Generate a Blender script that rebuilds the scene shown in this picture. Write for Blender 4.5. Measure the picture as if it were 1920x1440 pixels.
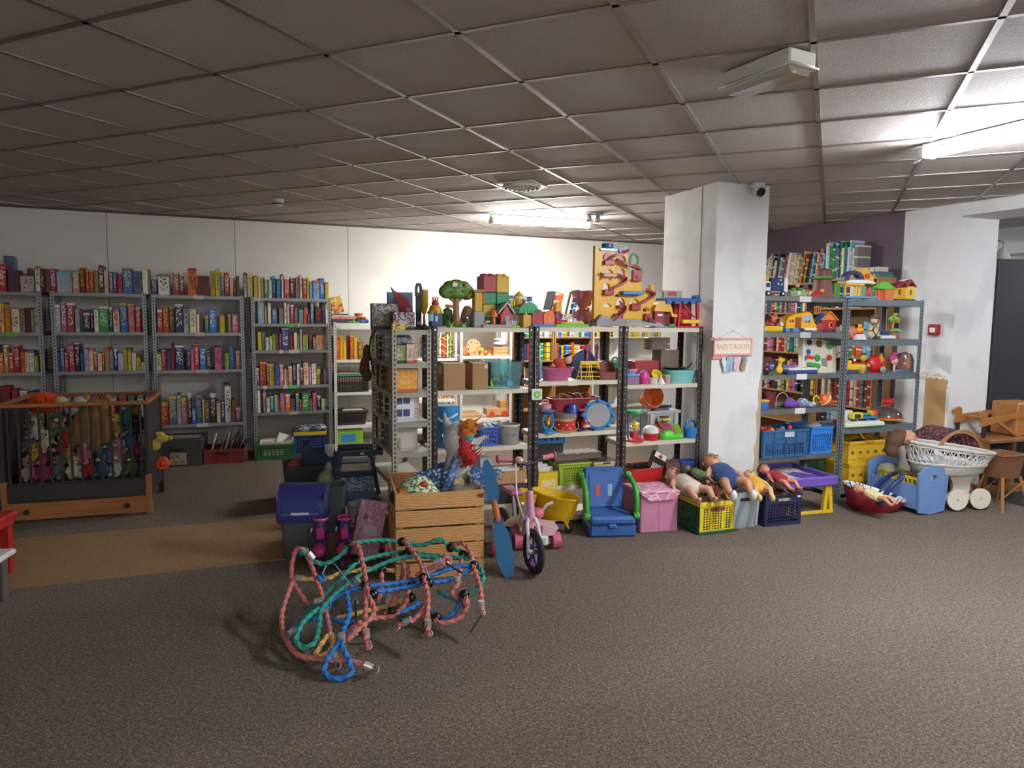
import bpy, bmesh, math, random
from mathutils import Vector as V, Matrix
sc = bpy.context.scene
for o in list(bpy.data.objects): bpy.data.objects.remove(o)
COL = sc.collection
rad = math.radians
rnd = random.Random(7)
# ------------------------------------------------------------------ camera
FPX, PIT, ROL, CH = 1339.0, 0.0952, -0.0097, 1.57
CEIL = CH + 1.038
cw = V((0, math.cos(PIT), -math.sin(PIT))); r0 = V((1, 0, 0)); d0 = cw.cross(r0)
cr = r0*math.cos(ROL) + d0*math.sin(ROL); cd = d0*math.cos(ROL) - r0*math.sin(ROL)
cam = bpy.data.cameras.new('camera'); camo = bpy.data.objects.new('camera', cam); COL.objects.link(camo)
M = Matrix.Identity(4)
for i in range(3):
    M[i][0] = cr[i]; M[i][1] = -cd[i]; M[i][2] = -cw[i]
M[2][3] = CH
camo.matrix_world = M
cam.sensor_fit = 'HORIZONTAL'; cam.sensor_width = 36; cam.lens = FPX/1920*36; cam.clip_start = .05; cam.clip_end = 100
sc.camera = camo
# ------------------------------------------------------------------ world, exposure
wd = bpy.data.worlds.new('world'); sc.world = wd; wd.use_nodes = True
wd.node_tree.nodes['Background'].inputs[0].default_value = (.9, .95, 1, 1)
wd.node_tree.nodes['Background'].inputs[1].default_value = .02
sc.view_settings.view_transform = 'Standard'; sc.view_settings.look = 'None'
sc.view_settings.gamma = 1; sc.view_settings.use_curve_mapping = False
sc.view_settings.exposure = 0.9
TUBE_W = 200.0        # radiance of the lit fluorescent tubes

# ------------------------------------------------------------------ pixel -> world measuring helpers
def ray(x, y): return cr*((x-960)/FPX) + cd*((y-720)/FPX) + cw
def atz(x, y, z):
    v = ray(x, y); t = (z-CH)/v.z; return V((v.x*t, v.y*t, z))
def proj(p):
    q = V(p) - V((0, 0, CH)); w = q.dot(cw); return 960+FPX*q.dot(cr)/w, 720+FPX*q.dot(cd)/w
class Fr:
    """a vertical front plane through P running along deg; s along it, d behind it"""
    def __init__(s, x, y, deg):
        s.P = V((x, y, 0)); s.deg = deg; a = rad(deg)
        s.u = V((math.cos(a), math.sin(a), 0)); s.n = V((-math.sin(a), math.cos(a), 0)); s.rz = a
    def w(s, a, d, z): return s.P + s.u*a + s.n*d + V((0, 0, z))
    def sz(s, px, py, d=0):
        v = ray(px, py); o = V((0, 0, CH)); t = (s.P + s.n*d - o).dot(s.n)/v.dot(s.n); q = o+v*t
        return (q-s.P).dot(s.u), q.z
    def s(s, px, z, d=0):
        py = 650
        for _ in range(3):
            a, _z = s.sz(px, py, d); py = proj(s.w(a, d, z))[1]
        return a
    def span(s, x0, x1, z, d=0): return s.s(x0, z, d), s.s(x1, z, d)

# ------------------------------------------------------------------ materials
def lin(c):
    if isinstance(c, str):
        c = c.lstrip('#'); c = [int(c[i:i+2], 16)/255 for i in (0, 2, 4)]
    return tuple((x/12.92 if x <= .04045 else ((x+.055)/1.055)**2.4) for x in c[:3]) + (1,)
_mc = {}
class NT:
    def __init__(s, name):
        s.m = bpy.data.materials.new(name); s.m.use_nodes = True; s.t = s.m.node_tree
        s.b = s.t.nodes['Principled BSDF']; s.o = s.t.nodes['Material Output']
    def n(s, typ, **k):
        n = s.t.nodes.new('ShaderNode'+typ)
        for a, v in k.items():
            if a[0] == '_': n.inputs[int(a[1:]) if a[1:].isdigit() else a[1:].replace('_', ' ')].default_value = v
            else: setattr(n, a, v)
        return n
    def l(s, a, b): s.t.links.new(a, b)
    def mix(s, f, a, b, bt='MIX'):
        n = s.n('Mix', data_type='RGBA', blend_type=bt)
        for i, v in ((0, f), (6, a), (7, b)):
            if hasattr(v, 'is_linked'): s.l(v, n.inputs[i])
            else: n.inputs[i].default_value = v
        return n.outputs[2]
    def ma(s, op, a, b=0.0):
        n = s.n('Math', operation=op)
        for i, v in ((0, a), (1, b)):
            if hasattr(v, 'is_linked'): s.l(v, n.inputs[i])
            else: n.inputs[i].default_value = v
        return n.outputs[0]
    def bump(s, h, st, dist=.01):
        n = s.n('Bump'); n.inputs['Strength'].default_value = st; n.inputs['Distance'].default_value = dist
        s.l(h, n.inputs['Height']); s.l(n.outputs[0], s.b.inputs['Normal'])
    def co(s, which='Object', sc=(1, 1, 1)):
        c = s.n('TexCoord').outputs[which]
        m = s.n('Mapping'); m.inputs['Scale'].default_value = sc; s.l(c, m.inputs[0]); return m.outputs[0]
    def noise(s, co, scale, detail=3, rough=.5):
        n = s.n('TexNoise'); n.inputs['Scale'].default_value = scale; n.inputs['Detail'].default_value = detail
        n.inputs['Roughness'].default_value = rough; s.l(co, n.inputs['Vector']); return n.outputs[0]
    def ramp(s, f, stops, const=False):
        n = s.n('ValToRGB'); e = n.color_ramp.elements
        if const: n.color_ramp.interpolation = 'CONSTANT'
        while len(e) < len(stops): e.new(.5)
        for i, (p, c) in enumerate(stops): e[i].position = p; e[i].color = c if len(c) == 4 else tuple(c)+(1,)
        s.l(f, n.inputs[0]); return n.outputs[0]
def sh(c, k): return tuple(min(1, x*k) for x in c[:3])+(1,)
def mat(c='888888', rough=.5, metal=0, kind='plain', name=None, c2=None, sc=1.0):
    key = (str(c), rough, metal, kind, str(c2), sc)
    if key in _mc: return _mc[key]
    t = NT(name or f'{kind}_{c}'); L = lin(c); b = t.b
    b.inputs['Roughness'].default_value = rough; b.inputs['Metallic'].default_value = metal
    if kind == 'plain':
        n = t.noise(t.co(), 9*sc, 3)
        t.l(t.mix(n, sh(L, .9), sh(L, 1.08)), b.inputs['Base Color'])
    elif kind == 'fabric':
        n = t.noise(t.co(), 260*sc, 2); n2 = t.noise(t.co(), 7*sc, 3)
        t.l(t.mix(n2, sh(L, .82), sh(L, 1.12)), b.inputs['Base Color']); t.bump(n, .5, .003)
        b.inputs['Roughness'].default_value = .95
    elif kind == 'fur':
        n = t.noise(t.co(), 120*sc, 4, .7)
        t.l(t.mix(n, sh(L, .7), sh(L, 1.2)), b.inputs['Base Color']); t.bump(n, 1, .012); b.inputs['Roughness'].default_value = 1
    elif kind == 'wood':
        w = t.noise(t.co(sc=(3*sc, 40*sc, 40*sc)), 1.2, 5, .6)
        t.l(t.ramp(w, [(.25, sh(L, .68)), (.5, L), (.8, sh(L, 1.12))]), b.inputs['Base Color']); t.bump(w, .12, .004)
    elif kind == 'woodz':
        w = t.noise(t.co(sc=(40*sc, 40*sc, 3*sc)), 1.2, 5, .6)
        t.l(t.ramp(w, [(.25, sh(L, .68)), (.5, L), (.8, sh(L, 1.12))]), b.inputs['Base Color']); t.bump(w, .12, .004)
    elif kind == 'pine':      # long knotty boards
        co = t.co(sc=(1, 1, 1)); wv = t.n('TexWave', wave_type='BANDS', bands_direction='Z'); wv.inputs['Scale'].default_value = 14
        wv.inputs['Distortion'].default_value = 6; wv.inputs['Detail'].default_value = 3; wv.inputs['Detail Scale'].default_value = 1.6
        t.l(t.co(sc=(.5, .5, 1.6)), wv.inputs[0])
        vo = t.n('TexVoronoi', feature='F1'); vo.inputs['Scale'].default_value = 4.2; t.l(t.co(sc=(1, 1, 1.9)), vo.inputs[0])
        k = t.ramp(vo.outputs['Distance'], [(.0, (1, 1, 1)), (.09, (1, 1, 1)), (.14, (0, 0, 0))])
        g = t.ramp(wv.outputs[1], [(0, sh(L, .70)), (.45, L), (1, sh(L, 1.12))])
        t.l(t.mix(k, g, lin('6b3f22')), b.inputs['Base Color'])
    elif kind == 'galv':
        vo = t.n('TexVoronoi'); vo.inputs['Scale'].default_value = 55; t.l(t.co(), vo.inputs[0])
        n = t.noise(t.co(), 6, 3)
        c1 = t.mix(vo.outputs['Color'], sh(L, .85), sh(L, 1.1)); t.l(t.mix(n, sh(L, .8), c1), b.inputs['Base Color'])
    elif kind == 'holes':     # slotted angle post: dark punched slots along z
        sp = t.n('SeparateXYZ'); t.l(t.n('TexCoord').outputs['Object'], sp.inputs[0])
        f = t.ma('FRACT', t.ma('MULTIPLY', sp.outputs[2], 1/(.032*sc))); a = t.ma('LESS_THAN', t.ma('ABSOLUTE', t.ma('SUBTRACT', f, .5)), .27 if sc == 1 else .1)
        def near(ax, p): return t.ma('LESS_THAN', t.ma('ABSOLUTE', t.ma('SUBTRACT', t.ma('ABSOLUTE', sp.outputs[ax]), p)), .0045 if sc == 1 else .0028)
        h = t.ma('MULTIPLY', a, t.ma('MAXIMUM', near(0, .018), near(1, .018)))
        t.l(t.mix(h, L, lin(c2 or '141416')), b.inputs['Base Color'])
    elif kind == 'card':
        n = t.noise(t.co(), 40, 2); t.l(t.mix(n, sh(L, .92), sh(L, 1.05)), b.inputs['Base Color']); b.inputs['Roughness'].default_value = .85
    elif kind == 'pattern':   # printed two-colour cloth
        vo = t.n('TexVoronoi', feature='F1'); vo.inputs['Scale'].default_value = 26*sc; t.l(t.co(), vo.inputs[0])
        k = t.ramp(vo.outputs['Distance'], [(0, (1, 1, 1)), (.38, (1, 1, 1)), (.42, (0, 0, 0))], True)
        t.l(t.mix(k, L, lin(c2)), b.inputs['Base Color']); b.inputs['Roughness'].default_value = .9
    elif kind == 'giraffe':
        vo = t.n('TexVoronoi', feature='DISTANCE_TO_EDGE'); vo.inputs['Scale'].default_value = 14*sc; t.l(t.co(), vo.inputs[0])
        k = t.ramp(vo.outputs['Distance'], [(0, (0, 0, 0)), (.06, (1, 1, 1))], True)
        t.l(t.mix(k, lin(c2), L), b.inputs['Base Color']); b.inputs['Roughness'].default_value = .9
    elif kind == 'art':       # busy printed picture (posters, box fronts)
        co = t.co('Generated', (4*sc, 4*sc, 4*sc)); n = t.noise(co, 1.1, 2); n2 = t.noise(co, 3.3, 2)
        p = t.ramp(n, [(0, L), (.42, L), (.47, lin(c2)), (.56, sh(lin(c2), 1.2)), (.6, L)], True)
        k = t.ramp(n2, [(0, (0, 0, 0)), (.6, (0, 0, 0)), (.62, (1, 1, 1))], True)
        t.l(t.mix(k, p, lin('e8e2d0')), b.inputs['Base Color'])
    elif kind == 'clear':
        tr = t.n('BsdfTransparent'); gl = t.n('BsdfGlossy'); gl.inputs['Roughness'].default_value = .12
        tr.inputs[0].default_value = sh(L, 1); gl.inputs[0].default_value = (.9, .9, .9, 1)
        df = t.n('BsdfDiffuse'); df.inputs[0].default_value = L
        fr = t.n('Fresnel'); fr.inputs[0].default_value = 1.4
        m1 = t.n('MixShader'); m1.inputs[0].default_value = rough; t.l(tr.outputs[0], m1.inputs[1]); t.l(df.outputs[0], m1.inputs[2])
        m2 = t.n('MixShader'); t.l(fr.outputs[0], m2.inputs[0]); t.l(m1.outputs[0], m2.inputs[1]); t.l(gl.outputs[0], m2.inputs[2])
        t.l(m2.outputs[0], t.o.inputs[0])
    elif kind == 'mesh':      # perforated plastic
        pass
    elif kind == 'weave':
        wv = t.n('TexWave', bands_direction='Z'); wv.inputs['Scale'].default_value = 28*sc; t.l(t.co(), wv.inputs[0])
        n = t.noise(t.co(), 50, 2); t.l(t.mix(wv.outputs[1], sh(L, .6), sh(L, 1.1)), b.inputs['Base Color']); t.bump(wv.outputs[1], .6, .006)
        b.inputs['Roughness'].default_value = .7
    elif kind == 'rope':      # twisted strands, UV: u around, v along
        uv = t.n('TexCoord').outputs['UV']; sp = t.n('SeparateXYZ'); t.l(uv, sp.inputs[0])
        f = t.ma('FRACT', t.ma('ADD', t.ma('MULTIPLY', sp.outputs[0], 3.0), t.ma('MULTIPLY', sp.outputs[1], 42.0)))
        g = t.ma('SINE', t.ma('MULTIPLY', f, 3.14159)); t.l(t.mix(g, sh(L, .45), sh(L, 1.1)), b.inputs['Base Color'])
        t.bump(g, .9, .004); b.inputs['Roughness'].default_value = .75
    elif kind == 'emit':
        b.inputs['Emission Color'].default_value = L; b.inputs['Emission Strength'].default_value = rough; b.inputs['Base Color'].default_value = L
        b.inputs['Roughness'].default_value = .4
    _mc[key] = t.m; return t.m
def print_mat():
    """printed cardboard: base = object colour, accent picked by object alpha"""
    t = NT('printed_box'); oi = t.n('ObjectInfo'); b = t.b; b.inputs['Roughness'].default_value = .42
    acc = t.ramp(oi.outputs['Alpha'], [(0, lin('f2eee0')), (.17, lin('e8c422')), (.33, lin('c02420')), (.5, lin('1f3f86')), (.67, lin('171717')), (.84, lin('55b4cf'))], True)
    co = t.n('TexCoord').outputs['Generated']
    off = t.n('VectorMath', operation='SCALE'); cx = t.n('CombineXYZ')
    for i in range(3): t.l(oi.outputs['Random'], cx.inputs[i])
    t.l(cx.outputs[0], off.inputs[0]); off.inputs['Scale'].default_value = 37
    def var(s):
        m = t.n('Mapping'); m.inputs['Scale'].default_value = s; t.l(co, m.inputs[0]); a = t.n('VectorMath', operation='ADD')
        t.l(m.outputs[0], a.inputs[0]); t.l(off.outputs[0], a.inputs[1]); return a.outputs[0]
    sp = t.n('SeparateXYZ'); t.l(co, sp.inputs[0])
    let = t.ramp(t.noise(var((2.2, 0, 11)), 2.2, 2), [(0, (0, 0, 0)), (.52, (0, 0, 0)), (.54, (1, 1, 1))], True)
    band = t.ma('MULTIPLY', t.ma('LESS_THAN', t.ma('ABSOLUTE', t.ma('SUBTRACT', sp.outputs[0], .5)), .33), t.ma('LESS_THAN', t.ma('ABSOLUTE', t.ma('SUBTRACT', sp.outputs[2], .56)), .33))
    pic = t.ramp(t.noise(var((1.3, 1, 2.6)), 1.6, 2), [(0, (0, 0, 0)), (.55, (0, 0, 0)), (.57, (1, 1, 1))], True)
    low = t.ma('LESS_THAN', sp.outputs[2], t.ma('MULTIPLY', oi.outputs['Random'], .42))
    rec = t.n('HueSaturation'); rec.inputs['Hue'].default_value = .56; rec.inputs['Value'].default_value = .75; t.l(oi.outputs['Color'], rec.inputs['Color'])
    c = t.mix(t.ma('MULTIPLY', pic, low), oi.outputs['Color'], rec.outputs[0])
    c = t.mix(t.ma('MULTIPLY', let, band), c, acc)
    e = t.ma('GREATER_THAN', sp.outputs[2], t.ma('SUBTRACT', 1.0, t.ma('MULTIPLY', oi.outputs['Random'], .14)))
    c = t.mix(t.ma('MULTIPLY', e, .75), c, acc); t.l(c, b.inputs['Base Color']); return t.m
PRINT = print_mat()
def spine_mat():
    t = NT('book_spine'); oi = t.n('ObjectInfo'); b = t.b; b.inputs['Roughness'].default_value = .6
    co = t.n('TexCoord').outputs['Generated']; sp = t.n('SeparateXYZ'); t.l(co, sp.inputs[0])
    f = t.ma('FRACT', t.ma('ADD', t.ma('MULTIPLY', sp.outputs[2], 3.0), oi.outputs['Random']))
    k = t.ma('LESS_THAN', f, .16); acc = t.mix(t.ma('GREATER_THAN', oi.outputs['Random'], .5), lin('efe8d6'), lin('20242c'))
    t.l(t.mix(t.ma('MULTIPLY', k, .8), oi.outputs['Color'], acc), b.inputs['Base Color']); return t.m
SPINE = spine_mat()

# ------------------------------------------------------------------ mesh builder
def unit(a): return a/(a.length or 1)
class MB:
    def __init__(s): s.v = []; s.f = []; s.uv = {}; s.T = None
    def t(s, M=None): s.T = M; return s
    def at(s, x=0, y=0, z=0, rx=0, ry=0, rz=0, sc=1):
        s.T = Matrix.Translation((x, y, z)) @ Matrix.Rotation(rad(rz), 4, 'Z') @ Matrix.Rotation(rad(ry), 4, 'Y') @ Matrix.Rotation(rad(rx), 4, 'X') @ Matrix.Scale(sc, 4); return s
    def add(s, vs, fs):
        o = len(s.v)
        s.v += [tuple(s.T @ V(p)) if s.T else tuple(p) for p in vs]; s.f += [tuple(i+o for i in f) for f in fs]; return s
    def box(s, x0, x1, y0, y1, z0, z1, b=0):
        if not b:
            return s.add([(x, y, z) for z in (z0, z1) for y in (y0, y1) for x in (x0, x1)],
                         [(0, 2, 3, 1), (4, 5, 7, 6), (0, 1, 5, 4), (2, 6, 7, 3), (0, 4, 6, 2), (1, 3, 7, 5)])
        b = min(b, (x1-x0)*.49, (y1-y0)*.49, (z1-z0)*.49); vs = []; ix = {}
        for sx in (0, 1):
            for sy in (0, 1):
                for szz in (0, 1):
                    c = ((x0, x1)[sx], (y0, y1)[sy], (z0, z1)[szz]); ii = (b if sx == 0 else -b, b if sy == 0 else -b, b if szz == 0 else -b)
                    for a in range(3):
                        ix[(sx, sy, szz, a)] = len(vs); vs.append(tuple(c[k]+(0 if k == a else ii[k]) for k in range(3)))
        fs = []; q = [(0, 0), (1, 0), (1, 1), (0, 1)]
        for a in range(3):
            for e in (0, 1):
                l = []
                for p in q:
                    k = list(p); k.insert(a, e); l.append(ix[(*k, a)])
                if (e == 0) != (a == 1): l.reverse()
                fs.append(tuple(l))
        for a in range(3):          # edges along axis a
            o1, o2 = [k for k in range(3) if k != a]
            for e1 in (0, 1):
                for e2 in (0, 1):
                    def key(end, face):
                        k = [0, 0, 0]; k[a] = end; k[o1] = e1; k[o2] = e2; return ix[(*k, face)]
                    fs.append((key(0, o1), key(1, o1), key(1, o2), key(0, o2)))
        for k in [(i, j, l) for i in (0, 1) for j in (0, 1) for l in (0, 1)]: fs.append(tuple(ix[(*k, a)] for a in range(3)))
        return s.add(vs, fs)
    def ring(s, secs, close=False, cap=True):
        n = len(secs[0]); vs = [p for r in secs for p in r]; fs = []; m = len(secs)
        for i in range(m if close else m-1):
            for j in range(n):
                a = i*n+j; b_ = i*n+(j+1) % n; c = ((i+1) % m)*n+(j+1) % n; d = ((i+1) % m)*n+j
                fs.append((a, b_, c, d))
        if cap and not close: fs += [tuple(range(n))[::-1], tuple((m-1)*n+j for j in range(n))]
        return s.add(vs, fs)
    def tube(s, pts, r, n=8, close=False, cap=True, flat=1.0):
        P = [V(p) for p in pts]; m = len(P); secs = []; up = None
        for i in range(m):
            a = P[(i-1) % m] if (close or i) else P[i]; b = P[(i+1) % m] if (close or i < m-1) else P[i]
            t = unit(b-a)
            if up is None: up = V((0, 0, 1)) if abs(t.z) < .9 else V((0, 1, 0))
            x = unit(up.cross(t)); 
            if x.length < .5: x = V((1, 0, 0))
            y = t.cross(x); up = y
            rr = r[i] if isinstance(r, (list, tuple)) else r
            secs.append([P[i]+x*(rr*math.cos(6.28319*k/n))+y*(rr*flat*math.sin(6.28319*k/n)) for k in range(n)])
        return s.ring(secs, close, cap)
    def cyl(s, p0, p1, r, r1=None, n=14): return s.tube([p0, p1], [r, r if r1 is None else r1], n)
    def lathe(s, prof, n=18, c=(0, 0, 0), ax='z', arc=None, cap=True, ex=1, ey=1, loop=False):
        secs = []
        for rr, h in prof:
            l = []
            for k in range(n):
                a = 6.28319*k/n; x, y = rr*ex*math.cos(a), rr*ey*math.sin(a)
                p = (x, y, h) if ax == 'z' else ((h, x, y) if ax == 'x' else (y, h, x))
                l.append((p[0]+c[0], p[1]+c[1], p[2]+c[2]))
            secs.append(l)
        return s.ring(secs, loop, cap)
    def ell(s, c, r, n=14, m=8, e=1.0):
        if not isinstance(r, (tuple, list)): r = (r, r, r)
        secs = []
        def pw(v): return math.copysign(abs(v)**e, v)
        for i in range(m+1):
            ph = -math.pi/2+math.pi*i/m; ph = max(-1.55, min(1.55, ph))
            secs.append([(c[0]+r[0]*pw(math.cos(ph))*pw(math.cos(6.28319*k/n)), c[1]+r[1]*pw(math.cos(ph))*pw(math.sin(6.28319*k/n)), c[2]+r[2]*pw(math.sin(ph))) for k in range(n)])
        return s.ring(secs)
    def prism(s, poly, a, b, pl='xz'):
        """poly outline in plane pl, extruded from a to b along the third axis"""
        def P(p, h): return {'xz': (p[0], h, p[1]), 'xy': (p[0], p[1], h), 'yz': (h, p[0], p[1])}[pl]
        n = len(poly)
        return s.add([P(p, a) for p in poly]+[P(p, b) for p in poly],
                     [tuple(range(n)), tuple(range(2*n-1, n-1, -1))]+[(i, i+n, (i+1) % n+n, (i+1) % n) for i in range(n)])
    def frame(s, outer, hole, a, b, pl='xz'):
        """plate with one hole; both outlines have the same count"""
        def P(p, h): return {'xz': (p[0], h, p[1]), 'xy': (p[0], p[1], h), 'yz': (h, p[0], p[1])}[pl]
        n = len(outer); vs = [P(p, a) for p in outer]+[P(p, a) for p in hole]+[P(p, b) for p in outer]+[P(p, b) for p in hole]; fs = []
        for i in range(n):
            j = (i+1) % n
            fs += [(i, j, n+j, n+i), (2*n+j, 2*n+i, 3*n+i, 3*n+j), (i, 2*n+i, 2*n+j, j), (n+j, 3*n+j, 3*n+i, n+i)]
        return s.add(vs, fs)
    def grid(s, fn, nu, nv, th=0):
        vs = [fn(i/nu, j/nv) for j in range(nv+1) for i in range(nu+1)]; w = nu+1
        s.add(vs, [(j*w+i, j*w+i+1, (j+1)*w+i+1, (j+1)*w+i) for j in range(nv) for i in range(nu)]); return s
    def mesh(s, name, smooth=40):
        me = bpy.data.meshes.new(name); me.from_pydata(s.v, [], s.f); me.validate()
        bm = bmesh.new(); bm.from_mesh(me); bmesh.ops.recalc_face_normals(bm, faces=bm.faces); bm.to_mesh(me); bm.free()
        if smooth:
            me.shade_smooth(); me.set_sharp_from_angle(angle=rad(smooth))
        return me
    def ob(s, name, m, parent=None, smooth=40, **k):
        me = s.mesh(name, smooth); me.materials.append(m if not isinstance(m, str) else mat(m))
        return obj(name, me, parent, **k)
def obj(name, me, parent=None, loc=None, rz=0, color=None):
    o = bpy.data.objects.new(name, me); COL.objects.link(o)
    if parent: o.parent = parent
    if loc is not None: o.location = loc
    if rz: o.rotation_euler = (0, 0, rz)
    if color: o.color = color
    return o
def tag(o, label, cat, group=None):
    o['label'] = label; o['category'] = cat
    if group: o['group'] = group
    return o
def thing(name, label, cat, loc=(0, 0, 0), rz=0, group=None):
    o = bpy.data.objects.new(name, None); COL.objects.link(o); o.location = loc; o.rotation_euler = (0, 0, rz); o.empty_display_size = .05
    return tag(o, label, cat, group)
def struct(o): o['kind'] = 'structure'; return o
def remesh(o, vox=.008, sm=6):
    md = o.modifiers.new('remesh', 'REMESH'); md.mode = 'VOXEL'; md.voxel_size = vox; md.use_smooth_shade = True
    m2 = o.modifiers.new('smooth', 'SMOOTH'); m2.iterations = sm; m2.factor = .5; return o
def text(s, size, m, parent, loc, rot=(90, 0, 0), depth=.0006, name='lettering', sx=1.0):
    cu = bpy.data.curves.new('txt', 'FONT'); cu.body = s; cu.size = size; cu.align_x = 'CENTER'; cu.align_y = 'CENTER'; cu.extrude = depth; cu.resolution_u = 3
    to = bpy.data.objects.new('txt', cu); COL.objects.link(to); dg = bpy.context.evaluated_depsgraph_get()
    me = bpy.data.meshes.new_from_object(to.evaluated_get(dg)); bpy.data.objects.remove(to); me.name = name
    me.materials.clear(); me.materials.append(m if not isinstance(m, str) else mat(m))
    o = obj(name, me, parent, loc); o.rotation_euler = tuple(rad(a) for a in rot); o.scale = (sx, 1, 1); return o
def arc(cx, cz, r, a0, a1, n, ry=None):
    return [(cx+r*math.cos(rad(a0+(a1-a0)*i/n)), cz+(ry or r)*math.sin(rad(a0+(a1-a0)*i/n))) for i in range(n+1)]
def spl(pts, n=6, closed=False):
    """Catmull-Rom through points"""
    P = [V(p) for p in pts]; out = []; m = len(P)
    for i in range(m if closed else m-1):
        a, b, c, d = (P[(i-1) % m] if (closed or i) else P[i]), P[i], P[(i+1) % m], (P[(i+2) % m] if (closed or i < m-2) else P[(i+1) % m])
        for k in range(n):
            t = k/n; out.append(.5*((2*b)+(c-a)*t+(2*a-5*b+4*c-d)*t*t+(3*b-a-3*c+d)*t**3))
    if not closed: out.append(P[-1])
    return out
# ------------------------------------------------------------------ room shell
WB = Fr(-5.077, 7.19, 23.3)             # back wall, faces the camera
WR = Fr(3.79, 7.07, -68.2)              # right wall; s grows towards the camera, +n is outside
CORNER = V((2.419, 10.42, 0))
sL = -3.3; sC = (CORNER-WB.P).dot(WB.u)
sJ = (V((4.012, 6.514, 0))-WR.P).dot(WR.u); sC2 = (CORNER-WR.P).dot(WR.u)
NEAR = 12.5
c_bl = WB.w(sL, 0, 0); c_fl = c_bl - WB.n*NEAR; c_fr = WR.w(sC2+NEAR, 0, 0)
ROOM = [c_fl, c_fr, CORNER.copy(), c_bl]     # ccw
def wall_mat(c, patch, amt=.5):
    t = NT('wall_paint_'+c); n = t.noise(t.co(), 1.6, 5, .55); f = t.noise(t.co(), 90, 2)
    k = t.ramp(n, [(.5, (0, 0, 0)), (.62, (amt, amt, amt))]); t.l(t.mix(k, lin(c), lin(patch)), t.b.inputs['Base Color'])
    t.b.inputs['Roughness'].default_value = .75; t.bump(f, .12, .003); return t.m
WHITE = wall_mat('e4e1da', 'd9d6cf', .5); WHITE2 = wall_mat('dcdcda', 'c6c6c5', .7); PURPLE = wall_mat('6a5864', '604f5a')
def carpet(c, c2, name):
    t = NT(name); co = t.co(); a = t.noise(co, 260, 3, .75); b_ = t.noise(co, 75, 3, .6); d = t.noise(co, 1.1, 4)
    v = t.n('TexVoronoi'); v.inputs['Scale'].default_value = 190; t.l(co, v.inputs[0])
    m = t.ma('ADD', t.ma('MULTIPLY', a, .6), t.ma('MULTIPLY', b_, .4))
    k = t.ramp(m, [(.36, lin(c)), (.5, sh(lin(c), 1.45)), (.64, lin(c2))]); k2 = t.mix(.35, k, t.ramp(v.outputs['Distance'], [(0, lin(c2)), (.6, lin(c))]))
    t.l(t.mix(t.ramp(d, [(.3, (0, 0, 0)), (.75, (1, 1, 1))]), k2, sh(lin(c), 1.15), 'MIX') if False else t.mix(t.ma('MULTIPLY', d, .25), k2, lin(c)), t.b.inputs['Base Color'])
    t.b.inputs['Roughness'].default_value = 1; t.b.inputs['Specular IOR Level'].default_value = .1
    t.bump(t.ma('ADD', a, v.outputs['Distance']), .9, .006); return t.m
FLOOR = carpet('5b5047', 'd0c2b2', 'grey_loop_carpet'); TAN = carpet('86694c', 'cbb08c', 'tan_loop_carpet')
ex = [p + (p-V((1.5, 4, 0))).normalized()*.25 for p in ROOM]
struct(MB().prism([(p.x, p.y) for p in ex], -.08, 0, 'xy').ob('floor', FLOOR, smooth=0))
n1, n2 = atz(80, 1100, 0), atz(525, 1050, 0); f1, f2 = atz(100, 1005, 0), atz(510, 972, 0)
un = unit(n2-n1); uf = unit(f2-f1)
strip = [n1-un*2.2, n2+un*1.0, f2+uf*1.2, f1-uf*2.2]
struct(MB().prism([(p.x, p.y) for p in strip], -.002, .004, 'xy').ob('floor_tan_carpet_strip', TAN, smooth=0))
# back wall: board panels with open vertical joints
wb = struct(MB().box(sL-.2, sC+.2, .03, .2, -.02, CEIL+.3).ob('wall_back', mat('8f8a84', .8), loc=WB.P, rz=WB.rz))
seams = [WB.sz(x, 440)[0] for x in (200, 440, 652, 842)]
xs = [sL-.1, seams[0]-1.2, seams[0]] + seams[1:] + [seams[-1]+1.22, seams[-1]+2.44, sC+.02]
for a, b in zip(xs, xs[1:]):
    MB().box(a+.0025, b-.0025, 0, .03, 0, CEIL+.05).ob('wall_panel', WHITE, wb, 0)
# right wall: purple stretch, white stretch, thick jamb, lintel
wr = struct(MB().box(sC2-.1, sJ, 0, .5, 0, CEIL+.3).ob('wall_right', WHITE2, loc=WR.P, rz=WR.rz, smooth=0))
sP = WR.s(1693, 2.2); MB().box(sC2, sP, -.004, .01, 0, CEIL+.05).ob('purple_paint', PURPLE, wr, 0)
MB().box(sJ-.05, sJ+3.4, .002, .5, 2.499, CEIL+.3).ob('lintel', WHITE2, wr, 0)
pa, pb = WR.s(1737, 1.1), WR.s(1778, 1.1); z1 = WR.sz(1755, 709)[1]; z0 = WR.sz(1755, 800)[1]-.15
poly = [(pa, z0), (pb, z0)]+[(pb+(.004 if i % 2 else -.006), z1-.1+.02*i) for i in range(4)]+[(pb-(pb-pa)*i/9, z1+rnd.uniform(-.012, .018)) for i in range(10)]
MB().prism(poly, -.003, .004).ob('torn_brown_board_patch', mat('b08c5e', .85, kind='card'), wr, 0)
poly = [(pa+.02, z1+.02)]+[(pa+.02+(pb-pa)*i/6, z1+.035+rnd.uniform(-.02, .025)) for i in range(6)]+[(pb-.02, z1+.015)]
MB().prism(poly, -.002, .004).ob('torn_paper_edge', mat('c9b8a0', .85, kind='card'), wr, 0)
wr2 = struct(MB().box(sJ+3.3, sC2+NEAR, 0, .4, 0, CEIL+.3).ob('wall_right_near', WHITE2, loc=WR.P, rz=WR.rz, smooth=0))
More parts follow.
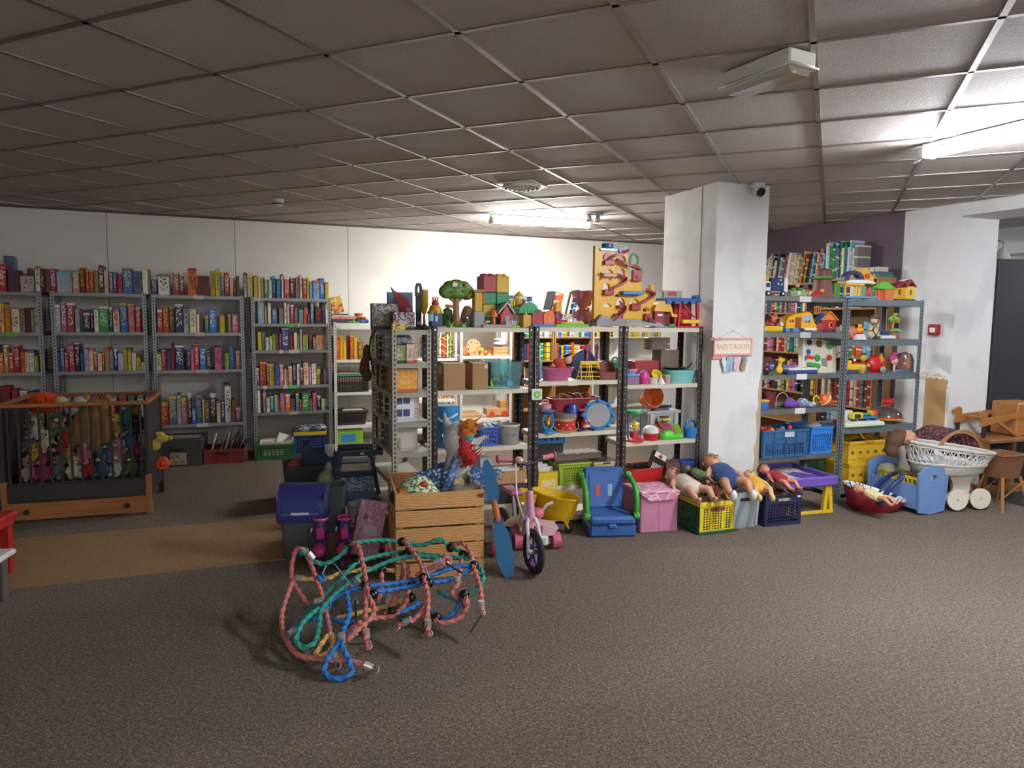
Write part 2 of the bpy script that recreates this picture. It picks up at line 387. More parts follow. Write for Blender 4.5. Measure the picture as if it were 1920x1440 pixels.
# plain far sides of the hall behind and left of the photographer
struct(MB().box(-NEAR-.1, 0, 0, .2, 0, CEIL+.3).ob('wall_left', WHITE, loc=c_bl, rz=WB.rz+math.pi/2, smooth=0))
lw = Fr(c_fl.x, c_fl.y, math.degrees(math.atan2(c_fr.y-c_fl.y, c_fr.x-c_fl.x)))
struct(MB().box(-.2, (c_fr-c_fl).length+.2, -.2, 0, 0, CEIL+.3).ob('wall_front', WHITE, loc=c_fl, rz=lw.rz, smooth=0))
# the next room through the opening
struct(MB().box(sJ-1.2, sJ+4.4, .5, 5.0, -.08, -.001).ob('floor_next_room', FLOOR, loc=WR.P, rz=WR.rz, smooth=0))
struct(MB().box(sJ-1.2, sJ+4.4, .5, 5.2, CEIL+.02, CEIL+.2).ob('ceiling_next_room', mat('9c9a98', .9), loc=WR.P, rz=WR.rz, smooth=0))
struct(MB().box(sJ-1.2, sJ+4.4, 4.6, 4.8, 0, CEIL+.1).ob('wall_next_room', WHITE2, loc=WR.P, rz=WR.rz, smooth=0))
struct(MB().box(sJ-1.4, sJ-1.2, .5, 5, 0, CEIL+.1).ob('wall_next_room_side', WHITE2, loc=WR.P, rz=WR.rz, smooth=0))
struct(MB().box(sJ-1.2, sJ+4.4, 2.2, 2.5, 2.33, CEIL+.1).ob('trim_1', WHITE2, loc=WR.P, rz=WR.rz, smooth=0))
# pillar
PL = Fr(1.57, 5.62, 20); sPr = PL.s(1440, 2.3)
pil = struct(MB().box(0, sPr, 0, .75, 0, CEIL+.05).ob('pillar', WHITE2, loc=PL.P, rz=PL.rz, smooth=0))
MB().box(-.004, .006, .2, .206, 0, CEIL).ob('vertical_seam', mat('d8d6d2', .8), pil, 0)
poly = []
zz = [1.12, 1.02, .95, .86, .8, .7, .62, .5, .42, .3, .2]; wv = [.01, .022, .03, .018, .04, .03, .022, .045, .035, .05, .02]
poly = [(sPr+.001, z) for z in (zz[-1], zz[0])]+[(sPr-w_, z) for z, w_ in zip(zz, wv)]
MB().prism(poly, -.0025, .003).ob('chipped_paint', mat('b9a184', .9, kind='card'), pil, 0)

# ------------------------------------------------------------------ suspended ceiling
YAW = -.418; OX, OY, TS = -2.4201*1.038, 1.7606*1.038, .5781*1.038
def gpt(c, r):
    X, Y = OX+c*TS, OY+r*TS; return V((X*math.cos(YAW)-Y*math.sin(YAW), X*math.sin(YAW)+Y*math.cos(YAW), 0))
gu = unit(gpt(1, 0)-gpt(0, 0)); gv = unit(gpt(0, 1)-gpt(0, 0)); gang = math.atan2(gu.y, gu.x)
tile_m = NT('mineral_fibre_tile'); t_ = tile_m; co = t_.co(); a_ = t_.noise(co, 85, 4, .75)
oi = t_.n('ObjectInfo'); base = t_.mix(oi.outputs['Random'], lin('cbc2bb'), lin('d3cac3')); t_.l(t_.mix(a_, sh(lin('bdb3ac'), 1), base), t_.b.inputs['Base Color'])
t_.b.inputs['Roughness'].default_value = .9; t_.bump(a_, 1.0, .012); TILE = tile_m.m
BAR = mat('8e8882', .32, .55)
cl = struct(MB().prism([(p.x, p.y) for p in ex], CEIL+.06, CEIL+.2, 'xy').ob('ceiling', mat('6a635e', .9), smooth=0))
def clip(poly, room):
    for i in range(len(room)):
        a, b = room[i], room[(i+1) % len(room)]; e = b-a; out = []
        f = lambda p: e.x*(p.y-a.y)-e.y*(p.x-a.x)
        for j in range(len(poly)):
            p, q = poly[j], poly[(j+1) % len(poly)]; fp, fq = f(p), f(q)
            if fp >= 0: out.append(p)
            if fp*fq < 0: out.append(p+(q-p)*(fp/(fp-fq)))
        poly = out
        if len(poly) < 3: return []
    return poly
tile_me = MB().box(-TS/2+.004, TS/2-.004, -TS/2+.004, TS/2-.004, CEIL+.006, CEIL+.022, .003).mesh('ceiling_tile', 0); tile_me.materials.append(TILE)
rest = MB()
for r in range(-16, 24):
    for c in range(-16, 22):
        ctr = gpt(c+.5, r+.5); q = [gpt(c, r), gpt(c+1, r), gpt(c+1, r+1), gpt(c, r+1)]
        if ctr.length > 16: continue
        k = clip(q, ROOM)
        if not k: continue
        full = len(k) == 4 and all((a-b).length < 1e-6 for a, b in zip(k, q))
        ctr.z = CEIL; w = (ctr-V((0, 0, CH))).dot(cw); seen = False
        if w > .35:
            pr = [proj(V((p.x, p.y, CEIL))) for p in k if (V((p.x, p.y, CEIL))-V((0, 0, CH))).dot(cw) > .2]
            seen = any(-60 < x < 1980 for x, y in pr) and any(y > -60 for x, y in pr)
        if full and seen: obj('ceiling_tile', tile_me, cl, (ctr.x, ctr.y, 0), gang)
        elif seen:
            g = sum((p for p in k), V((0, 0, 0)))/len(k)
            MB().prism([((p.x-g.x)*.985+g.x, (p.y-g.y)*.985+g.y) for p in k], CEIL+.006, CEIL+.022, 'xy').ob('ceiling_tile', TILE, cl, 0)
        else: rest.prism([(p.x, p.y) for p in k], CEIL+.006, CEIL+.022, 'xy')
o = rest.ob('ceiling_tiles_beyond', TILE, cl, 0); o['kind'] = 'stuff'
def bar(p, q, w):
    d = unit(q-p); n = V((-d.y, d.x, 0))*w; k = clip([p-n, q-n, q+n, p+n], ROOM)
    if k: MB().prism([(a.x, a.y) for a in k], CEIL, CEIL+.008, 'xy').ob('grid_bar', BAR, cl, 0)
for c in range(-16, 22): bar(gpt(c, -16), gpt(c, 24), .012)
for r in range(-16, 24): bar(gpt(-16, r), gpt(22, r), .0118)
# shadow-gap angle along the back wall
MB().box(sL, sC, -.03, 0, CEIL-.012, CEIL+.01).ob('edge_angle', mat('57504b', .6), wb, 0)

# ------------------------------------------------------------------ luminaires
TUBE = mat('f4f8ff', TUBE_W, kind='emit', name='lit_tube')
def batten(label, p, deg, L, z=CEIL, m=TUBE):
    t = thing('fluorescent_batten', label, 'ceiling light', (p.x, p.y, z), rad(deg), None)
    MB().box(0, L, -.03, .03, -.045, -.001, .006).ob('housing', mat('e9e9e6', .4), t)
    MB().prism([(-.034, -.04), (-.03, -.05), (.03, -.05), (.034, -.04), (.03, -.042), (-.03, -.042)], .03, L-.03, 'yz').ob('reflector', mat('efefec', .35), t)
    for y in (-.032, .032): MB().cyl((.045, y, -.068), (L-.045, y, -.068), .013, n=12).ob('tube', m, t)
    for x in (0, L-.035): MB().box(x, x+.035, -.055, .055, -.088, -.04, .006).ob('end_cap', mat('e4e4e0', .5), t)
    return t
f_a = atz(919, 402, CEIL); f_b = atz(1107, 413, CEIL)
batten('lit fluorescent batten on the ceiling in front of the long white back wall', f_a, math.degrees(math.atan2(f_b.y-f_a.y, f_b.x-f_a.x)), (f_b-f_a).length, m=mat('fbfaf7', TUBE_W*1.3, kind='emit', name='lit_tube_warm'))
g_a = atz(1735, 271, CEIL); bt = batten('lit fluorescent batten with a dangling cable end near the doorway', g_a, -68.2, 1.55)
MB().tube(spl([(.0, .03, -.05), (-.05, .02, -.07), (-.06, -.01, -.1), (-.02, -.03, -.1), (.02, -.02, -.07)], 6), .004, 6).ob('cable', mat('e8e8e4', .5), bt)
batten('lit fluorescent batten on the ceiling along the right wall past the doorway', V((4.1, -.2, 0)), -68.2, 1.55)
batten('lit fluorescent batten on the ceiling over the open grey carpet', V((.3, -1.2, 0)), -68.2, 1.55)
batten('lit fluorescent batten in the next room', WR.w(sJ+1.2, 1.6, 0), 21.8, 1.2, CEIL+.02)
# emergency light
e = thing('emergency_light', 'white boxy emergency light with scratched clear lens on the ceiling, unlit', 'emergency light', (1.05, 2.84, CEIL), rad(119))
MB().box(0, .355, -.155, 0, -.06, .002, .008).ob('housing', mat('dedcd2', .5), e)
MB().prism([(-.145, -.06), (-.01, -.06), (-.03, -.092), (-.125, -.092)], .012, .343, 'yz').ob('lens', mat('e6e2da', .3, kind='clear'), e, 0)
MB().box(.05, .32, -.1, -.05, -.07, -.062, .004).ob('reflector_strip', mat('e6e4e2', .4), e)
MB().box(-.012, .367, -.162, .007, -.066, -.058, .004).ob('rim', mat('d6d3c8', .5), e)
# round vent in a square plate
p = atz(978, 346, CEIL); v = thing('ceiling_vent', 'round white ceiling air vent in a square plate', 'vent', (p.x, p.y, CEIL), gang)
MB().box(-.16, .16, -.16, .16, -.012, .002, .004).ob('plate', mat('d8d6d2', .4), v)
for i, r in enumerate((.15, .115, .08, .045)): MB().lathe([(r, -.012), (r+.004, -.03-.006*i), (r-.012, -.034-.006*i), (r-.012, -.012)], 28).ob('ring', mat('cfccc8', .4), v)
MB().lathe([(.0, -.055), (.02, -.055), (.025, -.04), (.0, -.03)], 16).ob('centre_cap', mat('c8c6c2', .4), v)
p = atz(521, 374, CEIL); v = thing('smoke_detector', 'small round white smoke detector on the ceiling', 'smoke detector', (p.x, p.y, CEIL))
MB().lathe([(.055, .002), (.055, -.02), (.048, -.025), (.05, -.05), (.035, -.062), (0, -.064)], 24).ob('body', mat('dcd8d0', .5), v)
MB().lathe([(.0512, -.034), (.0516, -.036), (.0516, -.044), (.0505, -.046)], 24).ob('sensor_slot', mat('2a2725', .7), v)
p = atz(1112, 401, CEIL); v = thing('ceiling_spotlight', 'small unlit chrome spotlight cluster beside the lit batten', 'spotlight', (p.x, p.y, CEIL), rad(20))
MB().lathe([(.11, .002), (.11, -.012), (.1, -.018), (0, -.018)], 24).ob('base_plate', mat('c9c9c9', .25, .9), v)
for x in (-.05, .05): MB().lathe([(.012, -.015), (.03, -.03), (.036, -.075), (.03, -.078), (.0, -.06)], 16, (x, 0, 0)).ob('spot_head', mat('d5d5d5', .2, .9), v)
# dome camera on the pillar
q = PL.w(PL.s(1418, 2.5, -.06), -.07, CEIL); v = thing('security_camera', 'white turret security camera high on the white pillar', 'camera', q, PL.rz)
MB().lathe([(.055, .002), (.058, -.02), (.05, -.03), (0, -.03)], 24).ob('mount', mat('e2e2e0', .4), v)
MB().at(0, -.01, -.05, rx=35).lathe([(.0, .045), (.03, .043), (.046, .02), (.05, 0), (.046, -.02), (.036, -.034), (0, -.036)], 24).t().ob('eyeball', mat('dddddb', .4), v)
MB().at(0, -.01, -.05, rx=122).lathe([(.036, .03), (.036, .044), (.03, .05), (0, .052)], 24).t().ob('lens', mat('1b1c20', .12), v)
# red fire call point on the right wall
q = WR.w(WR.s(1755, 1.48), 0, WR.sz(1755, 618)[1]); v = thing('fire_call_point', 'small red fire alarm call point on the white wall', 'fire alarm', q, WR.rz)
MB().box(-.05, .05, -.05, .002, -.05, .05, .008).ob('body', mat('8e1a24', .4), v)
MB().box(-.028, .028, -.0515, -.04, -.026, .018, .002).ob('window', mat('e7e4e4', .3), v)
MB().box(-.018, .018, -.053, -.05, -.008, -.002).ob('break_mark', mat('b9a8a8', .4), v)
# ------------------------------------------------------------------ racks
GALV = mat('9b9e9e', .42, .75, 'galv'); GALVH = mat('9a9d9d', .42, .7, 'holes', c2='15161a'); BEIGE = mat('a9a694', .5); BEIGEH = mat('a5a290', .5, 0, 'holes', c2='1b1a18')
DARKH = mat('2b2422', .5, 0, 'holes', c2='b9b2a8', sc=1.5); CREAM = mat('cfc6b2', .5); SLATE = mat('7b858c', .45, .35, 'galv'); SLATEH = mat('7c8890', .45, .4, 'holes', c2='1a1c20')
WMET = mat('ece8e0', .45); WMETH = mat('ece8e0', .45, 0, 'holes', c2='6a6660')
def rack(fr, s0, s1, dep, H, zs, pm, sm, label, lip=.032, group=None, pw=.036, tags=(), turn=0, d0=0, bolt=None, post_h=None, noback=False):
    t = thing('metal_shelving_rack', label, 'shelving rack', fr.w(s0, d0, 0), fr.rz, group); W = s1-s0; th = .0022
    for x, sx in ((0, 1), (W, -1)):
        for y, sy in ((0, 1), (dep, -1)):
            g = MB(); a, b = sorted((0, sx*pw)); c, d = sorted((0, sy*pw)); e, f = sorted((0, sx*th)); g_, h = sorted((0, sy*th))
            g.box(a, b, g_, h, 0, post_h or H); g.box(e, f, c, d, 0, post_h or H)
            po = g.ob('post', pm, t, 0, loc=(x, y, 0))
            if bolt and y == 0:
                for z in zs: MB().lathe([(.006, -.004), (.006, -.001), (.0, 0)], 8, (sx*.018, 0, z-.015), 'y').ob('bolt', bolt, po)
    for z in zs:
        MB().box(.003, W-.003, .003, dep-.003, z-.0015, z).box(.003, W-.003, .0025, .0045, z-lip, z).box(.003, W-.003, dep-.0045, dep-.0025, z-lip, z)\
            .box(.003, .005, .003, dep-.003, z-lip, z).box(W-.005, W-.003, .003, dep-.003, z-lip, z).box(.003, W-.003, .0045, .016, z-lip, z-lip+.0015).ob('shelf', sm, t, 0)
    for (x, zi, w, c) in tags:
        z = zs[zi]; MB().box(x*W-w/2, x*W+w/2, .0008, .003, z-lip-.004, z+.003).ob('shelf_tag', mat(c, .6), t, 0)
    t['W'] = W; return t
LR = Fr(-2.78, 7.62, 23.3)
Z1 = [1.75, 1.366, .984, .60, .2]; Z2 = [1.752, 1.369, .985, .42, .1]; Z3 = [1.745, 1.363, .978, .412]; Z4 = [1.735, 1.461, 1.175, .789, .5]
GR = 'galvanised racks of board games along the back wall'
rack(LR, -2.80, -1.885, .45, 1.76, Z1, GALVH, GALV, 'galvanised rack of game boxes behind the left end of the dark wooden cot', tags=((.72, 1, .075, '63c558'),))
rack(LR, -1.815, -.99, .45, 1.765, Z2, GALVH, GALV, 'galvanised rack of game boxes behind the middle of the dark wooden cot')
rack(LR, -.945, -.07, .45, 1.755, Z3, GALVH, GALV, 'galvanised rack with grey and red crates under its lowest shelf', tags=((.5, 0, .1, 'cfcac2'), (.5, 1, .09, 'c9b3ae'), (.52, 2, .12, 'b9b4ac'), (.5, 3, .11, 'c9c6c0')))
rack(LR, 0, .835, .45, 1.745, Z4, GALVH, GALV, 'galvanised rack of small game boxes with green crate under its lowest shelf', tags=((.06, 0, .09, 'c9b9bd'), (.5, 1, .12, '5fbf55'), (.56, 1, .06, 'c9c6c0'), (.36, 2, .04, 'd5d2cb'), (.52, 2, .11, 'c4c0b8'), (.15, 3, .04, 'd5d2cb'), (.4, 3, .04, 'd5d2cb'), (.5, 3, .1, '5fbf55'), (.5, 4, .1, 'b5b1a8')))
LCR = Fr(1.53, 5.72, 21)
ZA = [1.466, 1.238, 1.036, .829, .621, .4, .2]; ZB = [1.485, 1.044, .63, .2]; ZC = [1.49, 1.09, .703, .297, .06]; ZD = [1.488, 1.047, .597, .2]
BOLT = mat('cfccc4', .3, .9)
# end unit: short side to the camera, long side to the game racks
sA = LCR.s(735, 1.2); AF = Fr(*LCR.w(sA, 0, 0).xy, 21)
DIRA = 111
rack(LCR, sA, -2.235, .80, 1.47, ZA, BEIGEH, BEIGE, 'narrow beige slotted rack of puzzles, end on beside the wooden crate', pw=.032, tags=())
rack(LCR, -2.228, -1.475, .30, 1.50, ZB, DARKH, CREAM, 'brown and cream rack with two cardboard boxes and turquoise tub', bolt=BOLT, tags=())
rack(LCR, -1.462, -.737, .30, 1.50, ZC, DARKH, CREAM, 'brown and cream rack with toy drums and red tub', bolt=BOLT, tags=((.43, 1, .08, 'd8d4cc'),))
rack(LCR, -.724, -.008, .30, 1.50, ZD, DARKH, CREAM, 'brown and cream rack beside the white pillar', bolt=BOLT)
RR = Fr(2.86, 6.11, 21)
ZE = [1.75, 1.456, 1.107, .82, .42]; ZF = [1.738, 1.394, 1.097, .63, .1]
rack(RR, -.915, -.03, .42, 1.76, ZE, GALVH, GALV, 'galvanised toy rack beside the white pillar with blue crates', lip=.04, tags=((.5, 0, .12, 'd0d0cc'), (.52, 1, .11, 'b9bab8'), (.5, 2, .11, 'e0e0dc'), (.5, 3, .11, 'd6d6d2')))
rack(RR, -.018, .875, .42, 1.745, ZF, SLATEH, SLATE, 'grey-blue toy rack behind the white wicker bassinet', lip=.055)
# ------------------------------------------------------------------ board games on the left racks
PAL = dict(r=('red', 'b3262a'), dr=('dark-red', '6e1a20'), cr=('crimson', 'a3284c'), o=('orange', 'd8621f'), oc=('ochre', 'b8862a'), y=('yellow', 'd9bf2a'),
  ly=('lime', '8db63a'), g=('green', '2f8a3a'), dg=('dark-green', '24483a'), t=('teal', '2a7f88'), sf=('sea-green', '6cb9a8'), b=('blue', '2f6db0'), lb=('light-blue', '86b9d6'),
  n=('navy', '23305e'), i=('indigo', '3a3f7c'), sl=('slate', '5b6880'), v=('violet', '7a6cb0'), p=('purple', '5b2f66'), m=('mauve', '8a5f78'), pk=('pink', 'd2698c'),
  ro=('rose', 'b0607c'), sa=('salmon', 'd98a76'), co=('coral', 'd2604e'), br=('brown', '6e4a34'), tn=('tan', 'b3936a'), c=('cream', 'ddd0b0'), w=('white', 'e6e2d8'),
  lg=('pale-grey', 'b9b6ae'), gr=('grey', '7f7c78'), dk=('charcoal', '2e2e34'), k=('black', '17171a'), ol=('olive', '8a8a3a'), mi=('mint', 'a5cfa8'), sg=('sage', '8fa98c'),
  la=('lavender', 'b7aed0'), ru=('rust', 'a1482a'), pg=('pale-green', 'bcd3ae'), mn=('maroon', '5c1d2b'), si=('silver', 'a8a9b4'))
def game_mesh(W, D, H):
    k = W*.22
    return MB().box(0, W-k, 0, D, 0, H, .0015).box(W-k-.001, W-.0012, .0012, D-.0012, .0012, H-.0012, .001).mesh('game_box', 0)
ALLLAB = {}
def uniq(o, label, cat, group):
    for a in ('tall ', 'low ', 'wide ', 'slim ', ' ones', ' books'):
        if len(label.replace('-', ' ').split()) > 16: label = label.replace(a, '', 1)
    tag(o, label, cat); ALLLAB.setdefault(label, []).append((o, group))
def games(fr, z, crop, data, where, d=.012, lim=None):
    ox, oy, k = crop; it = []
    for e in data.split(';'):
        q = e.split()
        if q: it.append(q)
    hs = []
    for q in it:
        x0, x1, y = ox+float(q[0])/k, ox+float(q[1])/k, oy+float(q[2])/k
        back = '+' in q[3]; dd = d+(.2 if back else rnd.uniform(0, .03)); s0, s1 = fr.span(x0, x1, z, dd)
        if lim: s0, s1 = max(s0, lim[0]+.004), min(s1, lim[1]-.002)
        hs.append((s0, s1, fr.sz((x0+x1)/2, y, dd)[1]-z, dd))
    mh = sum(h[2] for h in hs)/len(hs)
    for i, q in enumerate(it):
        s0, s1, H, dd = hs[i]; cn, hexc = PAL[q[3].strip('+')]; W = max(.012, s1-s0-.003); D = .06 if W > .16 else rnd.uniform(.14, .17 if '+' in data else .27)
        if '+' in q[3]: D = .12
        me = game_mesh(W, min(D, .42-dd), H); me.materials.append(PRINT)
        c = lin(hexc); jit = rnd.uniform(.85, 1.12); a = int(q[4])/6+.02 if len(q) > 4 else rnd.choice([0, 0, 1, 2, 3, 4, 5])/6+.02
        o = obj('game_box', me, None, fr.w(s0+.0015, dd, z+.0003), fr.rz, (c[0]*jit, c[1]*jit, c[2]*jit, a))
        nb = [PAL[it[j][3].strip('+')][0] for j in (i-1, i+1) if 0 <= j < len(it)]
        sz = 'tall ' if H > mh*1.22 else ('low ' if H < mh*.78 else ('wide ' if W > .1 else ('slim ' if W < .035 else '')))
        nbs = f'between {nb[0]} and {nb[1]} ones' if len(nb) == 2 else f'at the row end beside {nb[0]} one'
        uniq(o, f'{sz}{cn} game box {nbs}, {where}', 'game box', 'board games on the galvanised racks')
        if len(q) > 5:
            s = q[5].replace('_', ' '); acc = ['f2eee0', 'e8c422', 'b01f1c', '1f3f86', '171717', '55b4cf'][int(q[4])]
            if s[0] == '|': text('\n'.join(s[1:]), min(W*.8, H/len(s)*.95), mat(acc, .5), o, (W/2, -.0006, H*.5), sx=1.0)
            else:
                sz_ = min(W*.85, H*1.3/len(s)); text(s, sz_, mat(acc, .5), o, (W/2, -.0006, H*.5), (90, 90, 0))
K1, K2, K4 = (0, 460, 5.5375), (270, 480, 5.189), (280, 680, 5.333)
U1, U2, U3, U4 = 'rack by cot head', 'rack behind cot', 'rack above red crate', 'rack above green crate'
games(LR, Z1[0], K1, '-160 -85 230 b; -80 -20 200 g; -15 75 190 r 0; 50 170 110 sl+; 85 210 255 mn; 215 365 315 lg; 290 350 235 ol+; 372 422 215 w 4; 425 470 232 dr 1', 'top of '+U1)
games(LR, Z1[1], K1, '-200 -130 620 n; -125 -60 640 r; -55 -5 600 w; 0 8 660 r; 8 50 590 y 3; 55 122 655 o 1; 125 210 655 c; 215 270 655 gr; 275 325 650 mn; 325 360 665 gr; 362 428 652 w 4', 'second shelf, '+U1, lim=(-2.8, -1.885))
games(LR, Z1[2], K1, '-150 -80 1080 b; -75 -5 1040 lg; 0 45 1120 o 0; 46 94 1035 oc; 95 149 1120 r 0; 150 216 1040 r 0; 219 262 1090 o 4; 265 310 1095 w 4; 311 360 1090 w 4; 362 406 1150 ly 1; 409 450 1080 mn', 'third shelf, '+U1, lim=(-2.8, -1.885))
games(LR, Z1[3], K1, '-60 0 1480 mn; 10 120 1465 mn 2; 130 200 1500 r; 210 300 1510 lg; 310 380 1520 o', 'fourth shelf, '+U1, lim=(-2.8, -1.885))
games(LR, Z2[0], K1, '473 522 250 br; 525 590 230 cr 0; 592 755 278 si 5; 757 829 285 tn; 832 886 225 dr; 893 930 255 r 1; 931 979 255 r 1; 982 1027 262 ol; 1029 1084 205 dr 0 18; 1086 1135 255 c; 1138 1178 265 m; 1180 1217 278 b; 1222 1274 305 r; 1276 1382 228 b 1; 1386 1478 268 sl; 1482 1541 242 w; 1543 1567 250 gr', 'top of '+U2)
games(LR, Z2[1], K1, '546 571 740 dr; 573 636 615 si; 640 696 592 ro 0; 699 779 598 cr 0; 785 837 660 lg 3; 839 867 690 dg; 869 944 700 dk 0; 946 979 710 dr; 981 1028 660 w 3; 1030 1135 632 g 0; 1138 1176 640 n; 1178 1246 665 c 2 |LOTTO; 1252 1332 600 b 1; 1335 1408 610 ro; 1411 1468 648 r 0; 1471 1512 648 n 0', 'second shelf, '+U2, lim=(-1.815, -.99))
games(LR, Z2[2], K1, '586 632 1105 sl; 634 673 1075 b; 675 718 1118 r 0; 720 780 1015 cr 0; 783 836 1010 k 0; 840 878 1120 b; 880 924 1072 la 3; 926 973 1078 c 2; 976 1015 1110 r 0; 1017 1065 1120 c 2; 1067 1091 1120 r; 1093 1146 1065 tn 2; 1147 1185 1080 lb 2; 1187 1226 1075 n 0; 1229 1290 1120 la; 1293 1331 1070 y 4; 1332 1371 1070 y 4; 1373 1417 1110 w 2; 1420 1463 1150 y 2; 1466 1530 1215 w 0', 'third shelf, '+U2, lim=(-1.815, -.99))
games(LR, Z2[3], (0, 700, 3.43), '395 440 205 b; 450 515 190 y; 525 572 160 r 0; 580 632 150 w 2; 640 692 155 n 0; 705 757 165 r 0; 770 818 160 gr 2; 825 880 155 t 1; 890 930 160 w', 'fourth shelf, '+U2, lim=(-1.815, -.99))
games(LR, Z3[0], K1, '1572 1638 345 p 0; 1645 1765 305 w', 'top of '+U3)
games(LR, Z3[0], K2, '285 347 140 ru 0; 350 393 165 dr 0; 432 521 118 o 4; 525 645 195 dr; 650 697 148 y 3; 699 748 125 y 4; 749 784 155 b; 786 833 155 r 0; 838 868 210 lg; 878 900 212 r; 903 934 195 br', 'top of '+U3)
games(LR, Z3[1], K2, '108 128 500 n; 131 185 520 r 0; 187 247 490 ru 1; 250 303 500 br; 305 386 468 n 0; 389 445 482 lg 4; 448 511 488 c 4; 514 544 567 c; 546 580 570 br; 592 633 580 t 1; 636 711 505 b 0; 740 789 570 y 2; 818 857 570 sg 1; 860 923 570 pk 0', 'second shelf, '+U3, lim=(-.945, -.07))
games(LR, Z3[2], K2, '110 128 890 br; 131 174 935 pg 4; 176 219 915 r 0; 221 264 905 p; 267 304 850 cr; 307 396 868 n 0; 426 456 935 br; 458 492 880 pk; 495 540 858 r 0; 543 609 880 b 0; 611 653 930 dk 0; 690 758 882 pk 4; 790 830 945 ly 2; 832 879 865 b; 893 940 920 pk 0', 'third shelf, '+U3, lim=(-.945, -.07))
games(LR, Z3[3], K4, '80 116 345 w 2; 118 199 400 r 1; 201 279 335 sl; 282 322 320 si; 325 388 350 ro; 391 426 308 k 0; 430 468 462 b 0; 470 533 340 b; 536 554 370 y; 556 606 380 p 1; 612 673 308 k 0; 676 715 385 c 4; 719 756 400 n; 760 826 220 w 4; 829 860 370 br; 863 924 450 m 0', 'lowest shelf, '+U3, lim=(-.945, -.07))
games(LR, Z4[0], K2, '975 1004 160 lg 4; 1008 1063 165 c; 1071 1110 192 y 4; 1113 1139 205 c 2; 1141 1170 210 sa; 1172 1210 200 g 0; 1213 1247 230 w 3; 1249 1285 195 dk; 1291 1335 222 b; 1340 1363 175 w 4; 1366 1421 200 r 0; 1425 1463 205 n 0; 1465 1479 240 p; 1481 1515 210 tn 2; 1517 1545 185 c; 1548 1584 208 ru; 1586 1612 210 y 2; 1614 1645 250 lb; 1647 1711 238 lb 2; 1713 1758 213 b 0; 1763 1800 255 y 2', 'top of '+U4)
games(LR, Z4[1], K2, '1026 1076 455 r 4; 1108 1171 435 lb; 1175 1203 492 c; 1205 1240 460 c; 1246 1302 512 b 1; 1313 1358 508 gr; 1365 1392 448 w 4; 1395 1421 448 w 4; 1425 1460 475 r 0; 1463 1500 493 br; 1506 1552 523 gr 5; 1555 1592 505 co; 1594 1619 570 dk 0; 1621 1655 450 sl 0; 1665 1731 492 dk 2; 1734 1772 452 m', 'second shelf, '+U4, lim=(0, .835))
games(LR, Z4[2], K2, '1019 1048 740 y 2; 1051 1085 698 lg; 1108 1148 740 y; 1151 1180 745 ol; 1182 1223 788 w; 1226 1249 780 w; 1251 1285 755 ly 4; 1287 1315 755 gr; 1318 1339 750 r; 1341 1416 705 i 0; 1420 1456 758 co; 1459 1494 745 c; 1496 1513 760 tn; 1515 1543 712 lg; 1546 1600 765 ly; 1606 1643 770 m; 1646 1670 790 gr; 1673 1770 768 tn 2', 'third shelf, '+U4, lim=(0, .835))
games(LR, Z4[3], K4, '1014 1056 70 sl; 1059 1103 55 sl; 1106 1174 -8 r 1; 1176 1199 10 cr; 1201 1258 10 y 3; 1261 1299 10 b; 1302 1346 22 pk 0; 1350 1388 50 c 4; 1391 1432 38 sa; 1436 1475 -5 n 0; 1478 1508 10 w 4; 1511 1540 50 mn; 1543 1596 -5 c 2; 1598 1622 45 pk; 1625 1672 5 w 4; 1675 1714 40 y 4; 1717 1740 110 k; 1743 1780 60 v', 'fourth shelf, '+U4, lim=(0, .835))
games(LR, Z4[4], K4, '1026 1050 330 g 1; 1053 1082 275 w; 1085 1115 270 w; 1118 1138 300 k; 1140 1170 270 w; 1173 1210 335 c; 1212 1249 340 t; 1251 1289 325 sf; 1291 1307 330 o; 1309 1356 308 pk; 1359 1413 315 o 0; 1416 1461 350 tn; 1465 1500 308 b 1; 1502 1524 372 r; 1527 1600 308 g 0; 1603 1632 358 mi; 1634 1673 300 pk; 1677 1716 330 k 0; 1722 1775 360 mi 1', 'lowest shelf, '+U4, lim=(0, .835))

